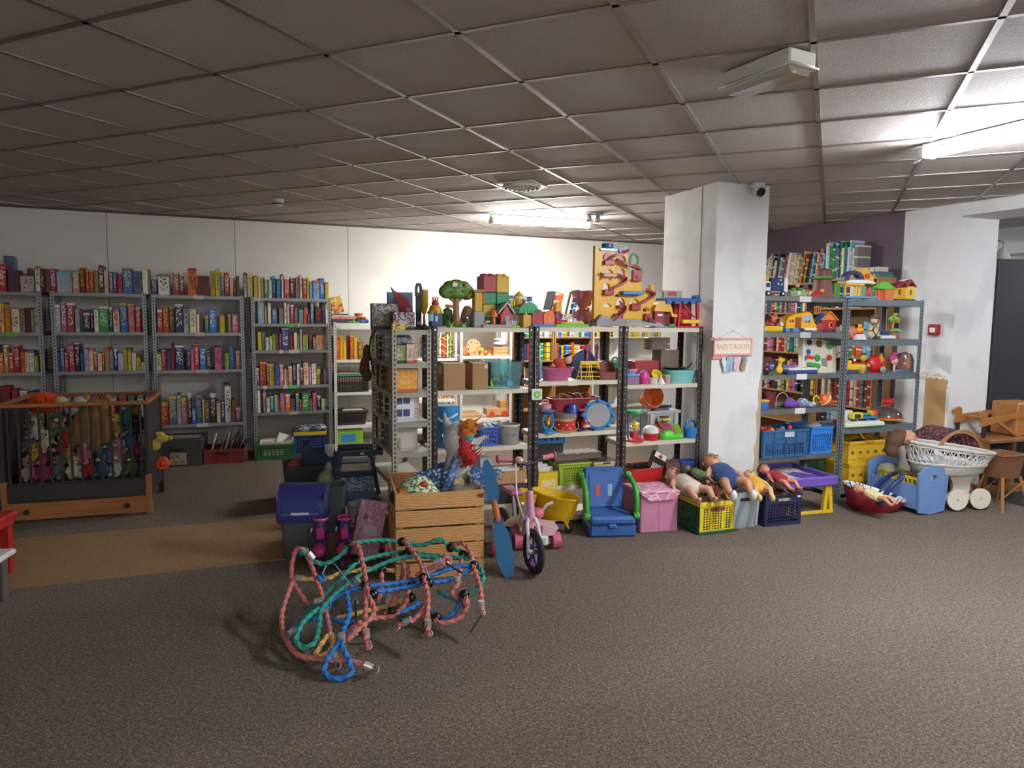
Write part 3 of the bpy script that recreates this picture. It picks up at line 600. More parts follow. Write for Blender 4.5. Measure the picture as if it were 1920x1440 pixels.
# ------------------------------------------------------------------ bookcases and books
BK = ['b3262a', 'ddd0b0', '2f6db0', 'e6e2d8', '6e4a34', 'd9bf2a', '2f8a3a', 'b9b6ae', '5c1d2b', '86b9d6', 'd8621f', '23305e', '8a8a3a', 'd2698c', '7f7c78', 'c9b892', '2e2e34']
BN = ['red', 'cream', 'blue', 'white', 'brown', 'yellow', 'green', 'pale-grey', 'maroon', 'light-blue', 'orange', 'navy', 'olive', 'pink', 'grey', 'buff', 'charcoal']
def book_mesh(W, D, H):
    pr = [(0, .006), (W*.15, .0015), (W/2, 0), (W*.85, .0015), (W, .006), (W, D), (W-.002, D), (W-.0022, .012), (.0022, .012), (.002, D), (0, D)]
    return MB().prism(pr, 0, H, 'xy').box(.002, W-.002, .011, D-.004, .003, H-.004).mesh('book', 0)
def books(fr, s0, s1, z, hm, d, D, where, pal=None, tilt=0, tmin=.02, tmax=.04, gap=.06, seed=1, hvar=.25):
    rr = random.Random(seed); s = s0; ids = []; lst = []
    while s < s1-tmin:
        W = min(rr.uniform(tmin, tmax), s1-s)
        if rr.random() < gap: s += W
        H = hm*rr.uniform(1-hvar, 1.0); i = rr.choice(pal) if pal else rr.randrange(len(BK)); ids.append(i); lst.append((s, W, H)); s += W/math.cos(rad(tilt))+.0012
    for j, (s, W, H) in enumerate(lst):
        me = book_mesh(W, D*rr.uniform(.85, 1), H); me.materials.append(SPINE); c = lin(BK[ids[j]]); f = rr.uniform(.75, 1.1)
        o = obj('book', me, None, fr.w(s, d+rr.uniform(0, .015), z+.0003), fr.rz, (c[0]*f, c[1]*f, c[2]*f, 1))
        if tilt: o.rotation_euler = (0, rad(tilt), fr.rz); o.location.z += 0 if tilt > 0 else 0
        if tilt > 0: o.location = o.location + V((0, 0, W*math.sin(rad(tilt))))
        nb = [BN[ids[k]] for k in (j-1, j+1) if 0 <= k < len(ids)]
        nbs = f'between {nb[0]} and {nb[1]} books' if len(nb) == 2 else (f'at the row end beside {nb[0]} book' if nb else 'standing alone')
        uniq(o, f'{"tall " if H > hm*.93 else ""}{BN[ids[j]]} book {nbs}, {where}', 'book', 'books in the bookcases')
WOODB = mat('b58a5c', .55, 0, 'wood', sc=.6); WOODV = mat('ad8152', .55, 0, 'woodz', sc=.6)
def bookcase(fr, s0, s1, d0, D, H, zs, label, mh=WOODB, mv=WOODV, back='8a6a4a'):
    t = thing('bookcase', label, 'bookcase', fr.w(s0, d0, 0), fr.rz); W = s1-s0
    for x in (0, W-.018): MB().box(x, x+.018, 0, D, 0, H, .0015).ob('side_panel', mv, t, 0)
    for z in zs: MB().box(.018, W-.018, .002, D-.008, z-.018, z, .001).ob('shelf', mh, t, 0)
    MB().box(.0, W, 0, D, H-.018, H+.0, .001).ob('top_board', mh, t, 0)
    MB().box(.01, W-.01, D-.006, D, .03, H-.01).ob('back_panel', mat(back, .7), t, 0); MB().box(.018, W-.018, .01, .025, 0, .06).ob('plinth', mh, t, 0)
    return t
# along the purple wall (front planes face the aisle)
BC = Fr(*WR.w(0, -.25, 0).xy, -68.2)
sa, sm_, sb = BC.s(1425, 1.6), BC.s(1537, 1.7), -.03
zt1 = BC.sz(1500, 531)[1]; zt2 = BC.sz(1640, 519)[1]
zr = [BC.sz(1490, 586)[1], BC.sz(1480, 660)[1], BC.sz(1482, 733)[1], .42, .08]; zq = [BC.sz(1590, 577)[1], BC.sz(1600, 668)[1]-.01, BC.sz(1610, 764)[1], .42, .08]
bookcase(BC, sa-.35, sm_-.004, 0, .245, zt1, zr, 'wooden bookcase of thin books behind the galvanised toy rack')
bookcase(BC, sm_+.004, sb, 0, .245, zt2, zq, 'wooden bookcase of tall books behind the grey-blue toy rack')
books(BC, sa, sm_-.02, zt1, .36, .02, .2, 'on top of far purple-wall bookcase', tilt=9, tmin=.012, tmax=.05, seed=3, pal=[3, 12, 7, 14, 2, 9, 16, 1, 10, 15])
books(BC, sm_+.02, sb-.28, zt2, .40, .02, .2, 'on top of near purple-wall bookcase', tilt=0, tmin=.014, tmax=.045, seed=5, pal=[9, 12, 3, 6, 7, 1, 2, 14, 3])
for i, (z, z2) in enumerate(zip(zr[:3], [zt1]+zr[:2])):
    books(BC, sa, sm_-.04, z, (z2-z-.018)*.88, .01, .2, ['top', 'second', 'third', 'fourth'][i]+' shelf, far wooden bookcase', tmin=.03, tmax=.055, seed=20+i)
for i, (z, z2) in enumerate(zip(zq[:4], [zt2]+zq[:3])):
    books(BC, sm_+.03, sb-.03, z, min(.36, (z2-z-.018)*.88), .01, .2, ['top', 'second', 'third', 'fourth'][i]+' shelf, near wooden bookcase', tmin=.03, tmax=.055, seed=30+i, pal=[0, 0, 0, 8, 4, 14, 7, 15, 1] if i == 2 else None)
q = BC
for i, (w, d_, h, c, nm) in enumerate(((.3, .2, .03, '4d7f74', 'green book lying flat under others on the near bookcase top'), (.25, .19, .022, '5d6f86', 'grey-blue book lying flat on a green book'), (.2, .15, .045, 'd8d2c2', 'thick cream book lying on top of a flat pile'))):
    me = book_mesh(h, d_, w); me.materials.append(SPINE); o = obj('book', me, None, q.w(sb-.01-.02*i, .01+.01*i, zt2+[0, .03, .052][i]+h), 0, lin(c)); o.rotation_euler = (0, rad(90), q.rz+math.pi); o.rotation_euler = (0, rad(-90), q.rz); o.location = q.w(sb-.02*i, .01+.01*i, zt2+[0, .031, .054][i]); tag(o, nm, 'book')
# white metal units on the back wall
ZW = [1.47, 1.06, .69, .31, .08]
wu = [(.86, 1.62), (1.64, LR.s(857, 1)), (LR.s(863, 1), LR.s(960, 1))]
for (a, b), nm in zip(wu, ('white metal unit of puzzles between game racks and beige rack', 'white metal unit seen through the beige rack', 'white metal unit of wooden toys behind the brown rack')):
    rack(LR, a, b, .4, 1.48, ([1.47, 1.06, .57, .2] if 'through' in nm else ([1.47, 1.08, .31, .08] if 'toys' in nm else ZW)), WMETH, WMET, nm, pw=.03)
B2 = Fr(*WB.w(0, -.30, 0).xy, 23.3)
zb = 1.60; zbs = [1.30, 1.0, .68, .36, .08]; b0, b1, b2, b3, b4 = B2.s(968, 1.3), B2.s(1040, 1.3), B2.s(1112, 1.3), B2.s(1172, 1.3), B2.s(1244, 1.3)
bookcase(B2, b0, b1-.005, 0, .28, zb, zbs, 'wooden bookcase of paperbacks seen between the brown racks')
bookcase(B2, b1+.005, b2-.005, 0, .28, zb, zbs, 'wooden bookcase of children\'s books behind the toy drums')
bookcase(B2, b2+.005, b3-.005, 0, .28, zb+.03, zbs, 'white bookcase with turquoise tub behind the racks', WMET, WMET, 'd8d4cc')
bookcase(B2, b3+.005, b4, 0, .28, zb+.03, zbs, 'white bookcase of yellow books near the pillar', WMET, WMET, 'd8d4cc')
for (a, c_, nm, sd) in ((b0, b1, 'paperback bookcase', 50), (b1, b2, 'bookcase behind drums', 60)):
    for i, (z, z2) in enumerate(zip(zbs[:3], [zb]+zbs[:2])):
        books(B2, a+.03, c_-.03, z, (z2-z-.018)*.82, .01, .2, ['top', 'second', 'third'][i]+' shelf of '+nm, tmin=.028, tmax=.055, seed=sd+i)
books(B2, b3+.03, b4-.03, zbs[0], .2, .01, .2, 'top shelf of white bookcase', tmin=.03, tmax=.055, seed=71, pal=[5, 5, 3, 1, 9, 5])
books(B2, b2+.03, b3-.03, zbs[0], .2, .01, .2, 'top shelf of tub bookcase', tmin=.03, tmax=.055, seed=72, pal=[5, 3, 8, 1, 16, 5])
sl0, sl1 = B2.span(1030, 1110, 1.62); books(B2, sl0, sl1, zb, .33, .02, .2, 'leaning on top behind red toy barn', tilt=14, tmin=.02, tmax=.05, seed=81, pal=[0, 5, 2, 1, 10, 3, 16, 1, 9], gap=0)
sl0, sl1 = B2.span(1204, 1238, 1.62); books(B2, sl0, sl1, zb+.03, .28, .02, .2, 'on top behind marble tower', tilt=6, tmin=.02, tmax=.05, seed=83, pal=[5, 8, 4, 5, 14], gap=0)
sl0, sl1 = B2.span(958, 1004, 1.62); books(B2, sl0, sl1, zb, .24, .02, .2, 'on top behind toy farmhouse', tmin=.03, tmax=.06, seed=84, pal=[11, 2, 9, 11], gap=0)
# ------------------------------------------------------------------ toy-building helpers
def T(name, label, cat, fr, x0, x1, yt, z, d, group=None, rot=0):
    """thing standing on a shelf: measured from its outline; origin bottom centre front. returns thing, width, height"""
    a, b = fr.span(x0, x1, z, d); H = fr.sz((x0+x1)/2, yt, d)[1]-z
    return thing(name, label, cat, fr.w((a+b)/2, d, z+.0004), fr.rz+rad(rot), group), b-a, H
def G(name, label, cat, x, y, deg, group=None):
    """thing on the floor at photograph point x, y"""
    p = atz(x, y, 0); return thing(name, label, cat, (p.x, p.y, .0005), rad(deg), group)
def warp(mb, f): mb.v = [f(*p) for p in mb.v]; return mb
def lattice(mb, x0, x1, z0, z1, y0, y1, nx, nz, bw=.35):
    px, pz = (x1-x0)/nx, (z1-z0)/nz
    for i in range(nx+1):
        w = px*bw/2; mb.box(max(x0, x0+i*px-w), min(x1, x0+i*px+w), y0, y1, z0, z1)
    for j in range(nz+1):
        w = pz*bw/2; mb.box(x0, x1, y0+.0004, y1-.0004, max(z0, z0+j*pz-w), min(z1, z0+j*pz+w))
    return mb
def crate(t, W, D, H, col, nx=0, nz=0, taper=.0, rim=None, base=None, th=.004, ribs=0, zr=(.12, .85), rimh=.03, side=None, xm=.06):
    """open crate, x centred, y 0..D. walls are lattice (nx) or solid, optionally ribbed"""
    m = mat(col, .45) if isinstance(col, str) else col; rm = mat(rim, .45) if rim else m; bm_ = mat(base, .45) if base else m; sm = mat(side, .45) if side else m
    def wp(x, y, z):
        k = 1-taper*(1-z/H); return (x*k, D/2+(y-D/2)*k, z)
    warp(MB().box(-W/2+th, W/2-th, th, D-th, 0, .008), wp).ob('base', bm_, t, 0)
    z0, z1 = H*zr[0], H*zr[1]
    for nm, (a, b, ang) in dict(front=(W, 0, 0), back=(W, 1, 0), left=(D, 0, 1), right=(D, 1, 1)).items():
        g = MB(); L = a; n_ = max(2, int(nx*a/W)) if nx else 0
        if nx:
            g.box(-L/2, L/2, 0, th, 0, z0); g.box(-L/2, L/2, 0, th, z1, H); mg = L*xm
            g.box(-L/2, -L/2+mg, 0, th, z0, z1); g.box(L/2-mg, L/2, 0, th, z0, z1); lattice(g, -L/2+mg, L/2-mg, z0, z1, .0006, th-.0006, n_, nz)
        else: g.box(-L/2, L/2, 0, th, 0, H)
        if ribs:
            for i in range(ribs+1): x = -L/2+.004+(L-.008)*i/ribs; g.box(x-.004, x+.004, -.007, 0, 0, H)
            g.box(-L/2, L/2, -.006, 0, H*.62, H*.66)
        if ang: g.v = [((-W/2+y if b == 0 else W/2-y), D/2+x, z) for x, y, z in g.v]
        elif b: g.v = [(x, D-y, z) for x, y, z in g.v]
        warp(g, wp).ob('wall', m if nm in ('front', 'back') else sm, t, 0)
    r = MB(); o = .006
    r.box(-W/2-o, W/2+o, -o, th+.002, H-rimh, H, .002).box(-W/2-o, W/2+o, D-th-.002, D+o, H-rimh, H, .002).box(-W/2-o, -W/2+th+.002, -o, D+o, H-rimh, H, .002).box(W/2-th-.002, W/2+o, -o, D+o, H-rimh, H, .002)
    r.ob('rim', rm, t, 0)
    return t
def tub(t, W, D, H, col, taper=.2, rim=None, e=.35, name='tub_body', th=.004, rough=.35):
    """rounded moulded tub, open top"""
    n = 32; secs = []
    def ringp(w, d, z):
        l = []
        for k in range(n):
            a = 6.28319*k/n; c, s = math.cos(a), math.sin(a); l.append((w/2*math.copysign(abs(c)**e, c), D/2+d/2*math.copysign(abs(s)**e, s), z))
        return l
    k = 1-taper; m = mat(col, rough) if isinstance(col, str) else col
    for w, z in ((k-.04, 0), (k, .012), (1, H)): secs.append(ringp(W*w, D*w, z))
    for w, z in ((1.03, H), (1.03, H+.006), (.97, H+.006), (.97-.03, H-.01), (k-.05, .015)): secs.append(ringp(W*w, D*w, z))
    MB().ring(secs).ob(name, m, t, 50)
    if rim: MB().tube([V(p) for p in ringp(W*1.03, D*1.03, H)], .007, 8, True).ob('rim', mat(rim, .4), t)
    return t
def cyl_toy(t, name, c, r, z0, z1, col, n=20, rough=.35, ax='z'): return MB().lathe([(r*.96, z0), (r, z0+.004), (r, z1-.004), (r*.96, z1)], n, c, ax).ob(name, mat(col, rough), t)
def bx(t, name, x0, x1, y0, y1, z0, z1, col, b=.004, rough=.4, kind='plain', **k):
    return MB().box(x0, x1, y0, y1, z0, z1, b).ob(name, mat(col, rough, 0, kind, **k) if isinstance(col, str) else col, t, 30)
def ball(t, name, c, r, col, rough=.35, kind='plain', n=18, m=10, **k): return MB().ell(c, r, n, m).ob(name, mat(col, rough, 0, kind, **k) if isinstance(col, str) else col, t, 60)
def roof(t, W, D, z0, h, col, ov=.01, name='roof', th=.006, hip=0.0):
    g = MB(); x = W/2+ov
    g.add([(-x, -ov, z0), (x, -ov, z0), (x, D+ov, z0), (-x, D+ov, z0), (-x+hip, D/2, z0+h), (x-hip, D/2, z0+h)], [(0, 1, 5, 4), (2, 3, 4, 5), (0, 4, 3), (1, 2, 5), (0, 3, 2, 1)])
    return g.ob(name, mat(col, .4), t, 0)
def gable(t, W, D, z0, h, col, ov=.008, name='roof', th=.008):
    """ridge runs in depth: gable faces the front"""
    x = W/2+ov; o = [(-x, z0-.004), (0, z0+h), (x, z0-.004), (x, z0+th), (0, z0+h+th*1.5), (-x, z0+th)]
    return MB().prism(o, -ov, D+ov).ob(name, mat(col, .4), t, 0)
def house(t, W, D, H, wall, roofc, win=None, door=None, gh=.4, base=None):
    hz = H*(1-gh); bx(t, 'walls', -W/2, W/2, 0, D, .0, hz, wall)
    MB().prism([(-W/2, hz), (W/2, hz), (0, H-.012)], .002, D-.002).ob('gable_wall', mat(wall, .4), t, 0); gable(t, W, D, hz, H-hz-.012, roofc)
    if win: 
        for x in ((-W*.25, W*.25) if W > .07 else (0,)): bx(t, 'window', x-W*.1, x+W*.1, -.0015, .002, hz*.5, hz*.8, win, .001)
    if door: bx(t, 'door', -W*.14, W*.14, -.002, .002, 0, hz*.42, door, .001)
def dowel(t, name, p, q, r, col, n=10, kind='plain'): return MB().cyl(p, q, r, n=n).ob(name, mat(col, .45, 0, kind), t)
def tubeo(t, name, pts, r, col, n=10, close=False, rough=.4, kind='plain', flat=1.0, sp=6): return MB().tube(spl(pts, sp, close), r if not callable(r) else r, n, close, flat=flat).ob(name, mat(col, rough, 0, kind) if isinstance(col, str) else col, t, 60)
def papers(t, x0, x1, y0, y1, z0, h, n=8, tilt=12, cols=('d9d4c8', 'c4b9a4', 'e4e0d6', '9aa7b4', '4a4a50', 'b08a70'), seed=1, name='papers', axis='y'):
    """leaning sheets filed in a crate; each sheet is a part"""
    rr = random.Random(seed)
    for i in range(n):
        f = (i+.5)/n; a = rad(tilt*rr.uniform(.5, 1.4)); H = h*rr.uniform(.7, 1)
        if axis == 'y':
            y = y0+(y1-y0)*f; o = MB().box(x0+rr.uniform(0, .02), x1-rr.uniform(0, .03), -.003, .003, 0, H).ob('sheet', mat(rr.choice(cols), .7, 0, 'card'), t, 0); o.location = (0, y, z0); o.rotation_euler = (-a, 0, 0)
        else:
            x = x0+(x1-x0)*f; o = MB().box(-.003, .003, y0, y1, 0, H).ob('sheet', mat(rr.choice(cols), .7, 0, 'card'), t, 0); o.location = (x, 0, z0); o.rotation_euler = (0, a, 0)
def blob(t, name, parts, col, vox=.007, kind='plain', rough=.5, sm=4, **k):
    """one continuous soft body from ellipsoids / tapered limbs"""
    g = MB()
    for p in parts:
        if p[0] == 'e': g.ell(p[1], p[2], 14, 8)
        else: g.tube(p[1], p[2], 10)
    o = g.ob(name, mat(col, rough, 0, kind, **k) if isinstance(col, str) else col, t, 0); return remesh(o, vox, sm)
# ------------------------------------------------------------------ end rack A (puzzles)
RA = LCR
def pbox(label, x0, x1, yt, z, d, D, col, acc=0, fr=RA, kind=None, c2=None, txt=None, rot=0, cat='puzzle box', name='puzzle_box', sides=None):
    t, W, H = T(name, label, cat, fr, x0, x1, yt, z, d, rot=rot)
    MB().box(-W/2+.001, W/2-.001, .001, D, 0, H*.5, .001).ob('base_half', mat(sides or col, .5), t, 0)
    MB().box(-W/2, W/2, 0, D+.001, H*.12, H, .0015).ob('lid', mat(sides or col, .45), t, 0)
    MB().box(-W/2+.002, W/2-.002, -.0012, .0005, H*.14, H-.003).ob('cover_print', mat(col, .35, 0, kind or 'art', c2=c2 or 'd8c060'), t, 0)
    if txt:
        for (s, sz, x, zz, ro, c) in txt: text(s, sz, c, t, (W*x, -.002, H*zz), ro)
    return t
pbox('puzzle box with brown picture standing on the beige rack top', 697, 746, 569, ZA[0], .2, .05, '9a8a78', c2='4a4350', sides='2c2a33', txt=[('QUARIO', .034, .1, .82, (90, 0, 0), 'dfe6ee')])
pbox('grey patterned game box under clear film on the beige rack top', 737, 778, 585, ZA[0], .07, .09, 'aab0b6', c2='5a2430', sides='3a2026')
t, W, H = T('card_box', 'slim yellow card box at the beige rack top edge', 'card box', RA, 736, 760, 606, ZA[0], .012)
bx(t, 'carton', -W/2, W/2, 0, .045, 0, H, 'd9c33a', .001); bx(t, 'title_panel', -W*.3, W*.1, -.001, .001, H*.2, H*.85, 'a8382c', .0003); text('Toet', H*.6, 'f0ead0', t, (-W*.1, -.0018, H*.5))
# shaped picture book and blue book
t, W, H = T('picture_book', 'shaped board book with red wing and yellow bird on the beige rack top', 'book', RA, 735, 777, 538, ZA[0], .46)
out = [(-.5, .98), (-.38, .9), (-.1, .82), (.2, .7), (.42, .45), (.5, .12), (.46, 0), (-.02, 0), (-.1, .12), (-.16, .4), (-.22, .6), (-.36, .78)]
MB().prism([(x*W, z*H) for x, z in out], 0, .02).ob('red_wing_board', mat('b3303a', .35), t, 0)
MB().prism([(x*W*1.08-.002, z*H*1.02) for x, z in out], .004, .018).ob('green_edge', mat('4f8a52', .4), t, 0)
MB().prism([(-.42*W, .0), (-.02*W, 0), (-.12*W, .3*H), (-.2*W, .52*H), (-.4*W, .46*H), (-.46*W, .25*H)], .006, .024).ob('yellow_bird', mat('e6c62a', .35), t, 0)
bx(t, 'beak', -.5*W, -.34*W, .0, .02, .3*H, .37*H, 'e0782a', .003); ball(t, 'eye', (-.36*W, .002, .43*H), .008, 'f4f4f0')
for x in (.14, .26): MB().ell((x*W, -.001, .17*H), (.014, .003, .035), 12, 8).ob('white_spot', mat('f2f0ea', .4), t)
MB().prism([(.1*W, .52*H), (.3*W, .5*H), (.36*W, .42*H), (.2*W, .38*H)], -.002, .002).ob('title_badge', mat('a9b4d6', .4), t, 0)
t, W, H = T('picture_book', 'blue picture book standing behind the shaped board book', 'book', RA, 727, 774, 548, ZA[0], .56)
bx(t, 'cover', -W/2, W/2, 0, .018, 0, H, '7d93c4', .002); bx(t, 'pages', -W/2+.004, W/2-.004, .004, .014, .003, H+.001, 'e8e2d4', .001); bx(t, 'spine', -W/2-.002, -W/2+.008, -.001, .019, 0, H+.0005, '3a4f8e', .002)
# black racket handle
t, W, H = T('black_paddle', 'tall black paddle with looped handle on the beige rack top', 'paddle', RA, 779, 792, 531, ZA[0], .22)
MB().frame([(-W/2, H*.72), (W/2, H*.72), (W/2, H*.9), (W*.3, H), (-W*.3, H), (-W/2, H*.9)], [(-W*.16, H*.8), (W*.16, H*.8), (W*.16, H*.88), (W*.1, H*.94), (-W*.1, H*.94), (-W*.16, H*.88)], 0, .02).ob('looped_grip', mat('1c1d26', .35), t, 0)
bx(t, 'shaft', -W*.42, W*.42, .003, .017, .0, H*.73, '20222c', .004); bx(t, 'blade_foot', -W*.75, W*.75, .002, .06, 0, H*.06, '26262c', .004); bx(t, 'red_tag', -W*.3, W*.4, -.001, .003, H*.1, H*.18, 'c8a0a0', .001)
t, W, H = T('toy_goblet', 'yellow plastic goblet on a red foot behind the black paddle', 'toy cup', RA, 791, 806, 543, ZA[0], .36)
MB().lathe([(.0, H*.36), (W*.25, H*.38), (W*.5, H*.6), (W*.52, H), (W*.47, H), (W*.42, H*.62), (0, H*.5)], 20, (0, .05, 0)).ob('bowl', mat('d3b02e', .35), t)
MB().lathe([(W*.5, 0), (W*.46, .01), (W*.16, H*.14), (W*.14, H*.38), (0, H*.4)], 18, (0, .05, 0)).ob('foot', mat('b8402e', .35), t)
# toy castle
t, W, H = T('toy_castle', 'blue toy castle with scalloped yellow roof and orange crown figure', 'toy castle', RA, 804, 834, 556, ZA[0], .05)
bx(t, 'base', -W*.55, W*.55, -.02, .1, 0, .028, '8e8a84'); bx(t, 'walls', -W*.36, W*.36, 0, .08, .028, H*.52, '33456e'); bx(t, 'window', -W*.1, W*.06, -.002, .002, H*.25, H*.42, 'd8d8d8', .002)
bx(t, 'side_book', -W*.5, -W*.22, -.006, .006, H*.26, H*.48, '7fb2d2', .002); MB().lathe([(W*.42, H*.5), (W*.44, H*.53), (W*.36, H*.68), (W*.3, H*.74), (0, H*.74)], 14, (0, .04, 0)).ob('roof', mat('c8a02e', .4), t)
for i in range(8): ball(t, 'scallop', (W*.42*math.cos(i*.785), .04+W*.42*math.sin(i*.785), H*.52), .012, 'd0aa34', n=10, m=6)
MB().ell((0, .04, H*.8), (W*.24, .03, H*.1), 14, 8).ob('crown_figure', mat('c8542e', .4), t)
for i in (-1, 0, 1): dowel(t, 'crown_point', (i*W*.12, .04, H*.84), (i*W*.16, .04, H*.99), .006, 'c8542e')
# puzzles on the shelves of A, end on
pbox('green and white puzzle box with cartoon face, TARIES lettering', 737, 763, 647, ZA[1], .04, .1, 'c8b490', c2='5a8a3c', sides='5a7a3c', txt=[('TARIES', .03, .05, .09, (90, 0, 0), '24401c')])
pbox('red lettered puzzle box beside the cartoon puzzle', 762, 783, 645, ZA[1], .03, .14, 'd9cdb8', kind='plain', sides='c8503c', txt=[('PUZZLE', .032, .25, .5, (90, 90, 0), 'b01f1c'), ('DUEL', .03, -.18, .5, (90, 90, 0), 'b01f1c')])
pbox('blue stacked puzzle tray box on the second shelf of the beige rack', 740, 772, 632, ZA[1], .2, .08, '7f9ec0', c2='dfe4ea', sides='5f7ea4')
pbox('glossy yellow puzzle box wrapped in film on the beige rack', 737, 784, 692, ZA[2], .05, .17, 'e3b545', c2='e8962a', sides='c86a3a')
pbox('white boxed game with four blue pictures and orange BINGO lettering', 738, 786, 744, ZA[3], .05, .17, 'e2e2e6', kind='plain', sides='cfd0d4', txt=[('BINGO', .04, .38, .5, (90, 90, 0), 'd2732c')])
for i, (a, b) in enumerate(((-.3, .68), (.08, .7), (-.3, .2), (.08, .2))):
    o = bpy.data.objects['puzzle_box'+'.%03d' % 6] if False else None
t_b = [o for o in bpy.data.objects if o.get('label', '').startswith('white boxed game with four')][0]
Wb = .17
for (x, zz) in ((-.34, .72), (-.02, .74), (-.34, .3), (-.02, .3)):
    bx(t_b, 'picture_square', x*Wb-.02, x*Wb+.028, -.0022, 0, zz*.2-.02, zz*.2+.03, '4a4a7c', .0004)
pbox('cream wooden-look puzzle case on the lower shelf of the beige rack', 738, 783, 801, ZA[4], .06, .16, 'd2ccc0', kind='plain', sides='bdb6aa')
pbox('small blue picture card pack in front of the cream case', 739, 752, 823, ZA[4], .012, .03, '3d5a8c', c2='d8a040', sides='a8aebc')
# long side of A: puzzles and books with spines to the left
AL = Fr(*LCR.w(sA, .80, 0).xy, 21-90)       # s runs from the far post towards the camera
for i, (z, h) in enumerate(zip(ZA[1:5], (.2, .175, .18, .18))):
    books(AL, .06, .5, z, h, .006, .2, ['second', 'third', 'fourth', 'fifth'][i]+' shelf, beige rack side', tmin=.035, tmax=.06, seed=90+i, pal=[8, 14, 4, 16, 12, 8, 7, 15, 11], hvar=.2)
# brown cloth mitt hanging on a black strap
q = LCR.w(sA, .42, 0); t = thing('cloth_mitt', 'brown cloth mitt hanging by a black strap from the beige rack', 'mitt', (q.x-.02, q.y, 0), AL.rz)
z1 = 1.46; tubeo(t, 'strap', [(.0, -.01, z1), (.01, -.05, z1-.06), (.0, -.055, z1-.18), (.03, -.03, z1-.33)], .012, '1b1a1c', 8, rough=.8, flat=.3)
blob(t, 'mitt_body', [('e', (-.05, -.07, z1-.18), (.05, .03, .075)), ('e', (-.1, -.08, z1-.28), (.09, .035, .075)), ('e', (-.02, -.07, z1-.33), (.05, .03, .05)), ('e', (-.16, -.08, z1-.31), (.05, .03, .04))], '6e4a2c', .008, 'fabric')

# ------------------------------------------------------------------ white unit by the beige rack
P3 = LR
t, W, H = T('picture_book', 'yellow and red picture book leaning on the white unit top', 'book', P3, 620, 643, 556, ZW[0]+.105, .12)
o = MB().box(-.09, .09, 0, .02, 0, H*.98, .002).box(-.07, .07, -.0012, .001, H*.1, H*.5).ob('cover', mat('d9b83a', .4, 0, 'art', c2='c9372e', sc=.5), t, 0); o.rotation_euler = (0, rad(-14), 0)
for i, (x0, x1, y0, y1, c, nm) in enumerate(((622, 664, 596, 606, '4a3a52', 'dark purple game box at the bottom of a flat pile'), (621, 668, 590, 597, 'c9483a', 'red game box lying flat in a pile'), (622, 662, 587, 591, 'e4dede', 'white game box lying flat in a pile'), (621, 654, 583, 588, '4a4c4c', 'dark grey game box topmost of a flat pile'))):
    zz = ZW[0]+[0, .042, .074, .09][i]; h = [.042, .032, .016, .015][i]; a, b = P3.span(x0, x1, zz, .08); t = thing('game_box', nm+' on the white unit', 'game box', P3.w((a+b)/2, .08, zz+.0004), P3.rz)
    bx(t, 'lid', -(b-a)/2, (b-a)/2, 0, .26, h*.2, h-.0005, c, .0015, kind='art', c2='d8a090') if i == 1 else bx(t, 'lid', -(b-a)/2, (b-a)/2, 0, .26, h*.2, h-.0005, c, .0015); bx(t, 'tray', -(b-a)/2+.003, (b-a)/2-.003, .003, .257, 0, h*.5, c, .001)
t, W, H = T('tin', 'round yellow and red tin on the white unit top', 'tin', P3, 667, 682, 588, ZW[0], .2); MB().lathe([(W/2, 0), (W/2, H*.8), (W*.53, H*.82), (W*.53, H), (0, H)], 20, (0, .06, 0)).ob('can', mat('c9a63a', .3, .3), t); MB().lathe([(W*.505, H*.2), (W*.505, H*.6)], 20, (0, .06, 0), cap=False).ob('paper_band', mat('6f8a3c', .4), t); MB().lathe([(W*.54, H*.8), (W*.54, H*1.03), (0, H*1.03)], 20, (0, .06, 0)).ob('lid', mat('b8403a', .4), t)
t, W, H = T('toy_frisbee', 'flat lime green plastic toy on the white unit top edge', 'toy', P3, 650, 677, 603, ZW[0], .02); MB().ell((0, .06, H*.5), (W/2, .06, H*.55), 20, 8).ob('disc', mat('6ec23a', .35), t); ball(t, 'knob', (0, .06, H), .012, '58a82e')
t, W, H = T('toy_car', 'blue toy vehicle pile on the white unit top', 'toy', P3, 672, 692, 594, ZW[0], .12); bx(t, 'hull', -W/2, W/2, 0, .1, 0, H*.6, '2f5fa0', .01); bx(t, 'cabin', -W*.25, W*.3, .02, .08, H*.6, H, 'b84a30', .01); [cyl_toy(t, 'wheel', (x, -.004, .014), .014, 0, .01, '26262a', ax='y') for x in (-W*.3, W*.3)]
a_ = P3
for i, (x0, x1, yt, c) in enumerate(((628, 638, 631, 'c9542e'), (638, 645, 631, 'e0a52a'), (645, 650, 640, 'e0c02e'), (657, 664, 630, 'c8482e'), (664, 671, 633, 'd9b040'), (672, 682, 640, '8a5a3a'))):
    s0, s1 = P3.span(x0, x1, ZW[1], .02); H = P3.sz(x0, yt, .02)[1]-ZW[1]; me = game_mesh(s1-s0-.002, .24, H); me.materials.append(PRINT); o = obj('puzzle_box', me, None, P3.w(s0, .02, ZW[1]+.0003), P3.rz, lin(c)[:3]+(.19,))
    tag(o, ('orange', 'amber', 'yellow', 'red', 'straw-yellow', 'brown')[i]+' puzzle box standing on the white unit behind the hanging mitt', 'puzzle box')
t, W, H = T('storage_crate', 'turquoise rimmed black mesh crate on the white unit', 'crate', P3, 629, 691, 702, ZW[2], .02); crate(t, W, .3, H, '20262a', 12, 5, rim='2f9a92', rimh=.02); papers(t, -W*.4, W*.4, .04, .26, .02, H*.9, 6, 8, seed=3)
t, W, H = T('magazine_pile', 'pile of magazines and bright folders on the turquoise rimmed crate', 'magazines', P3, 630, 684, 690, ZW[2]+.205, .05)
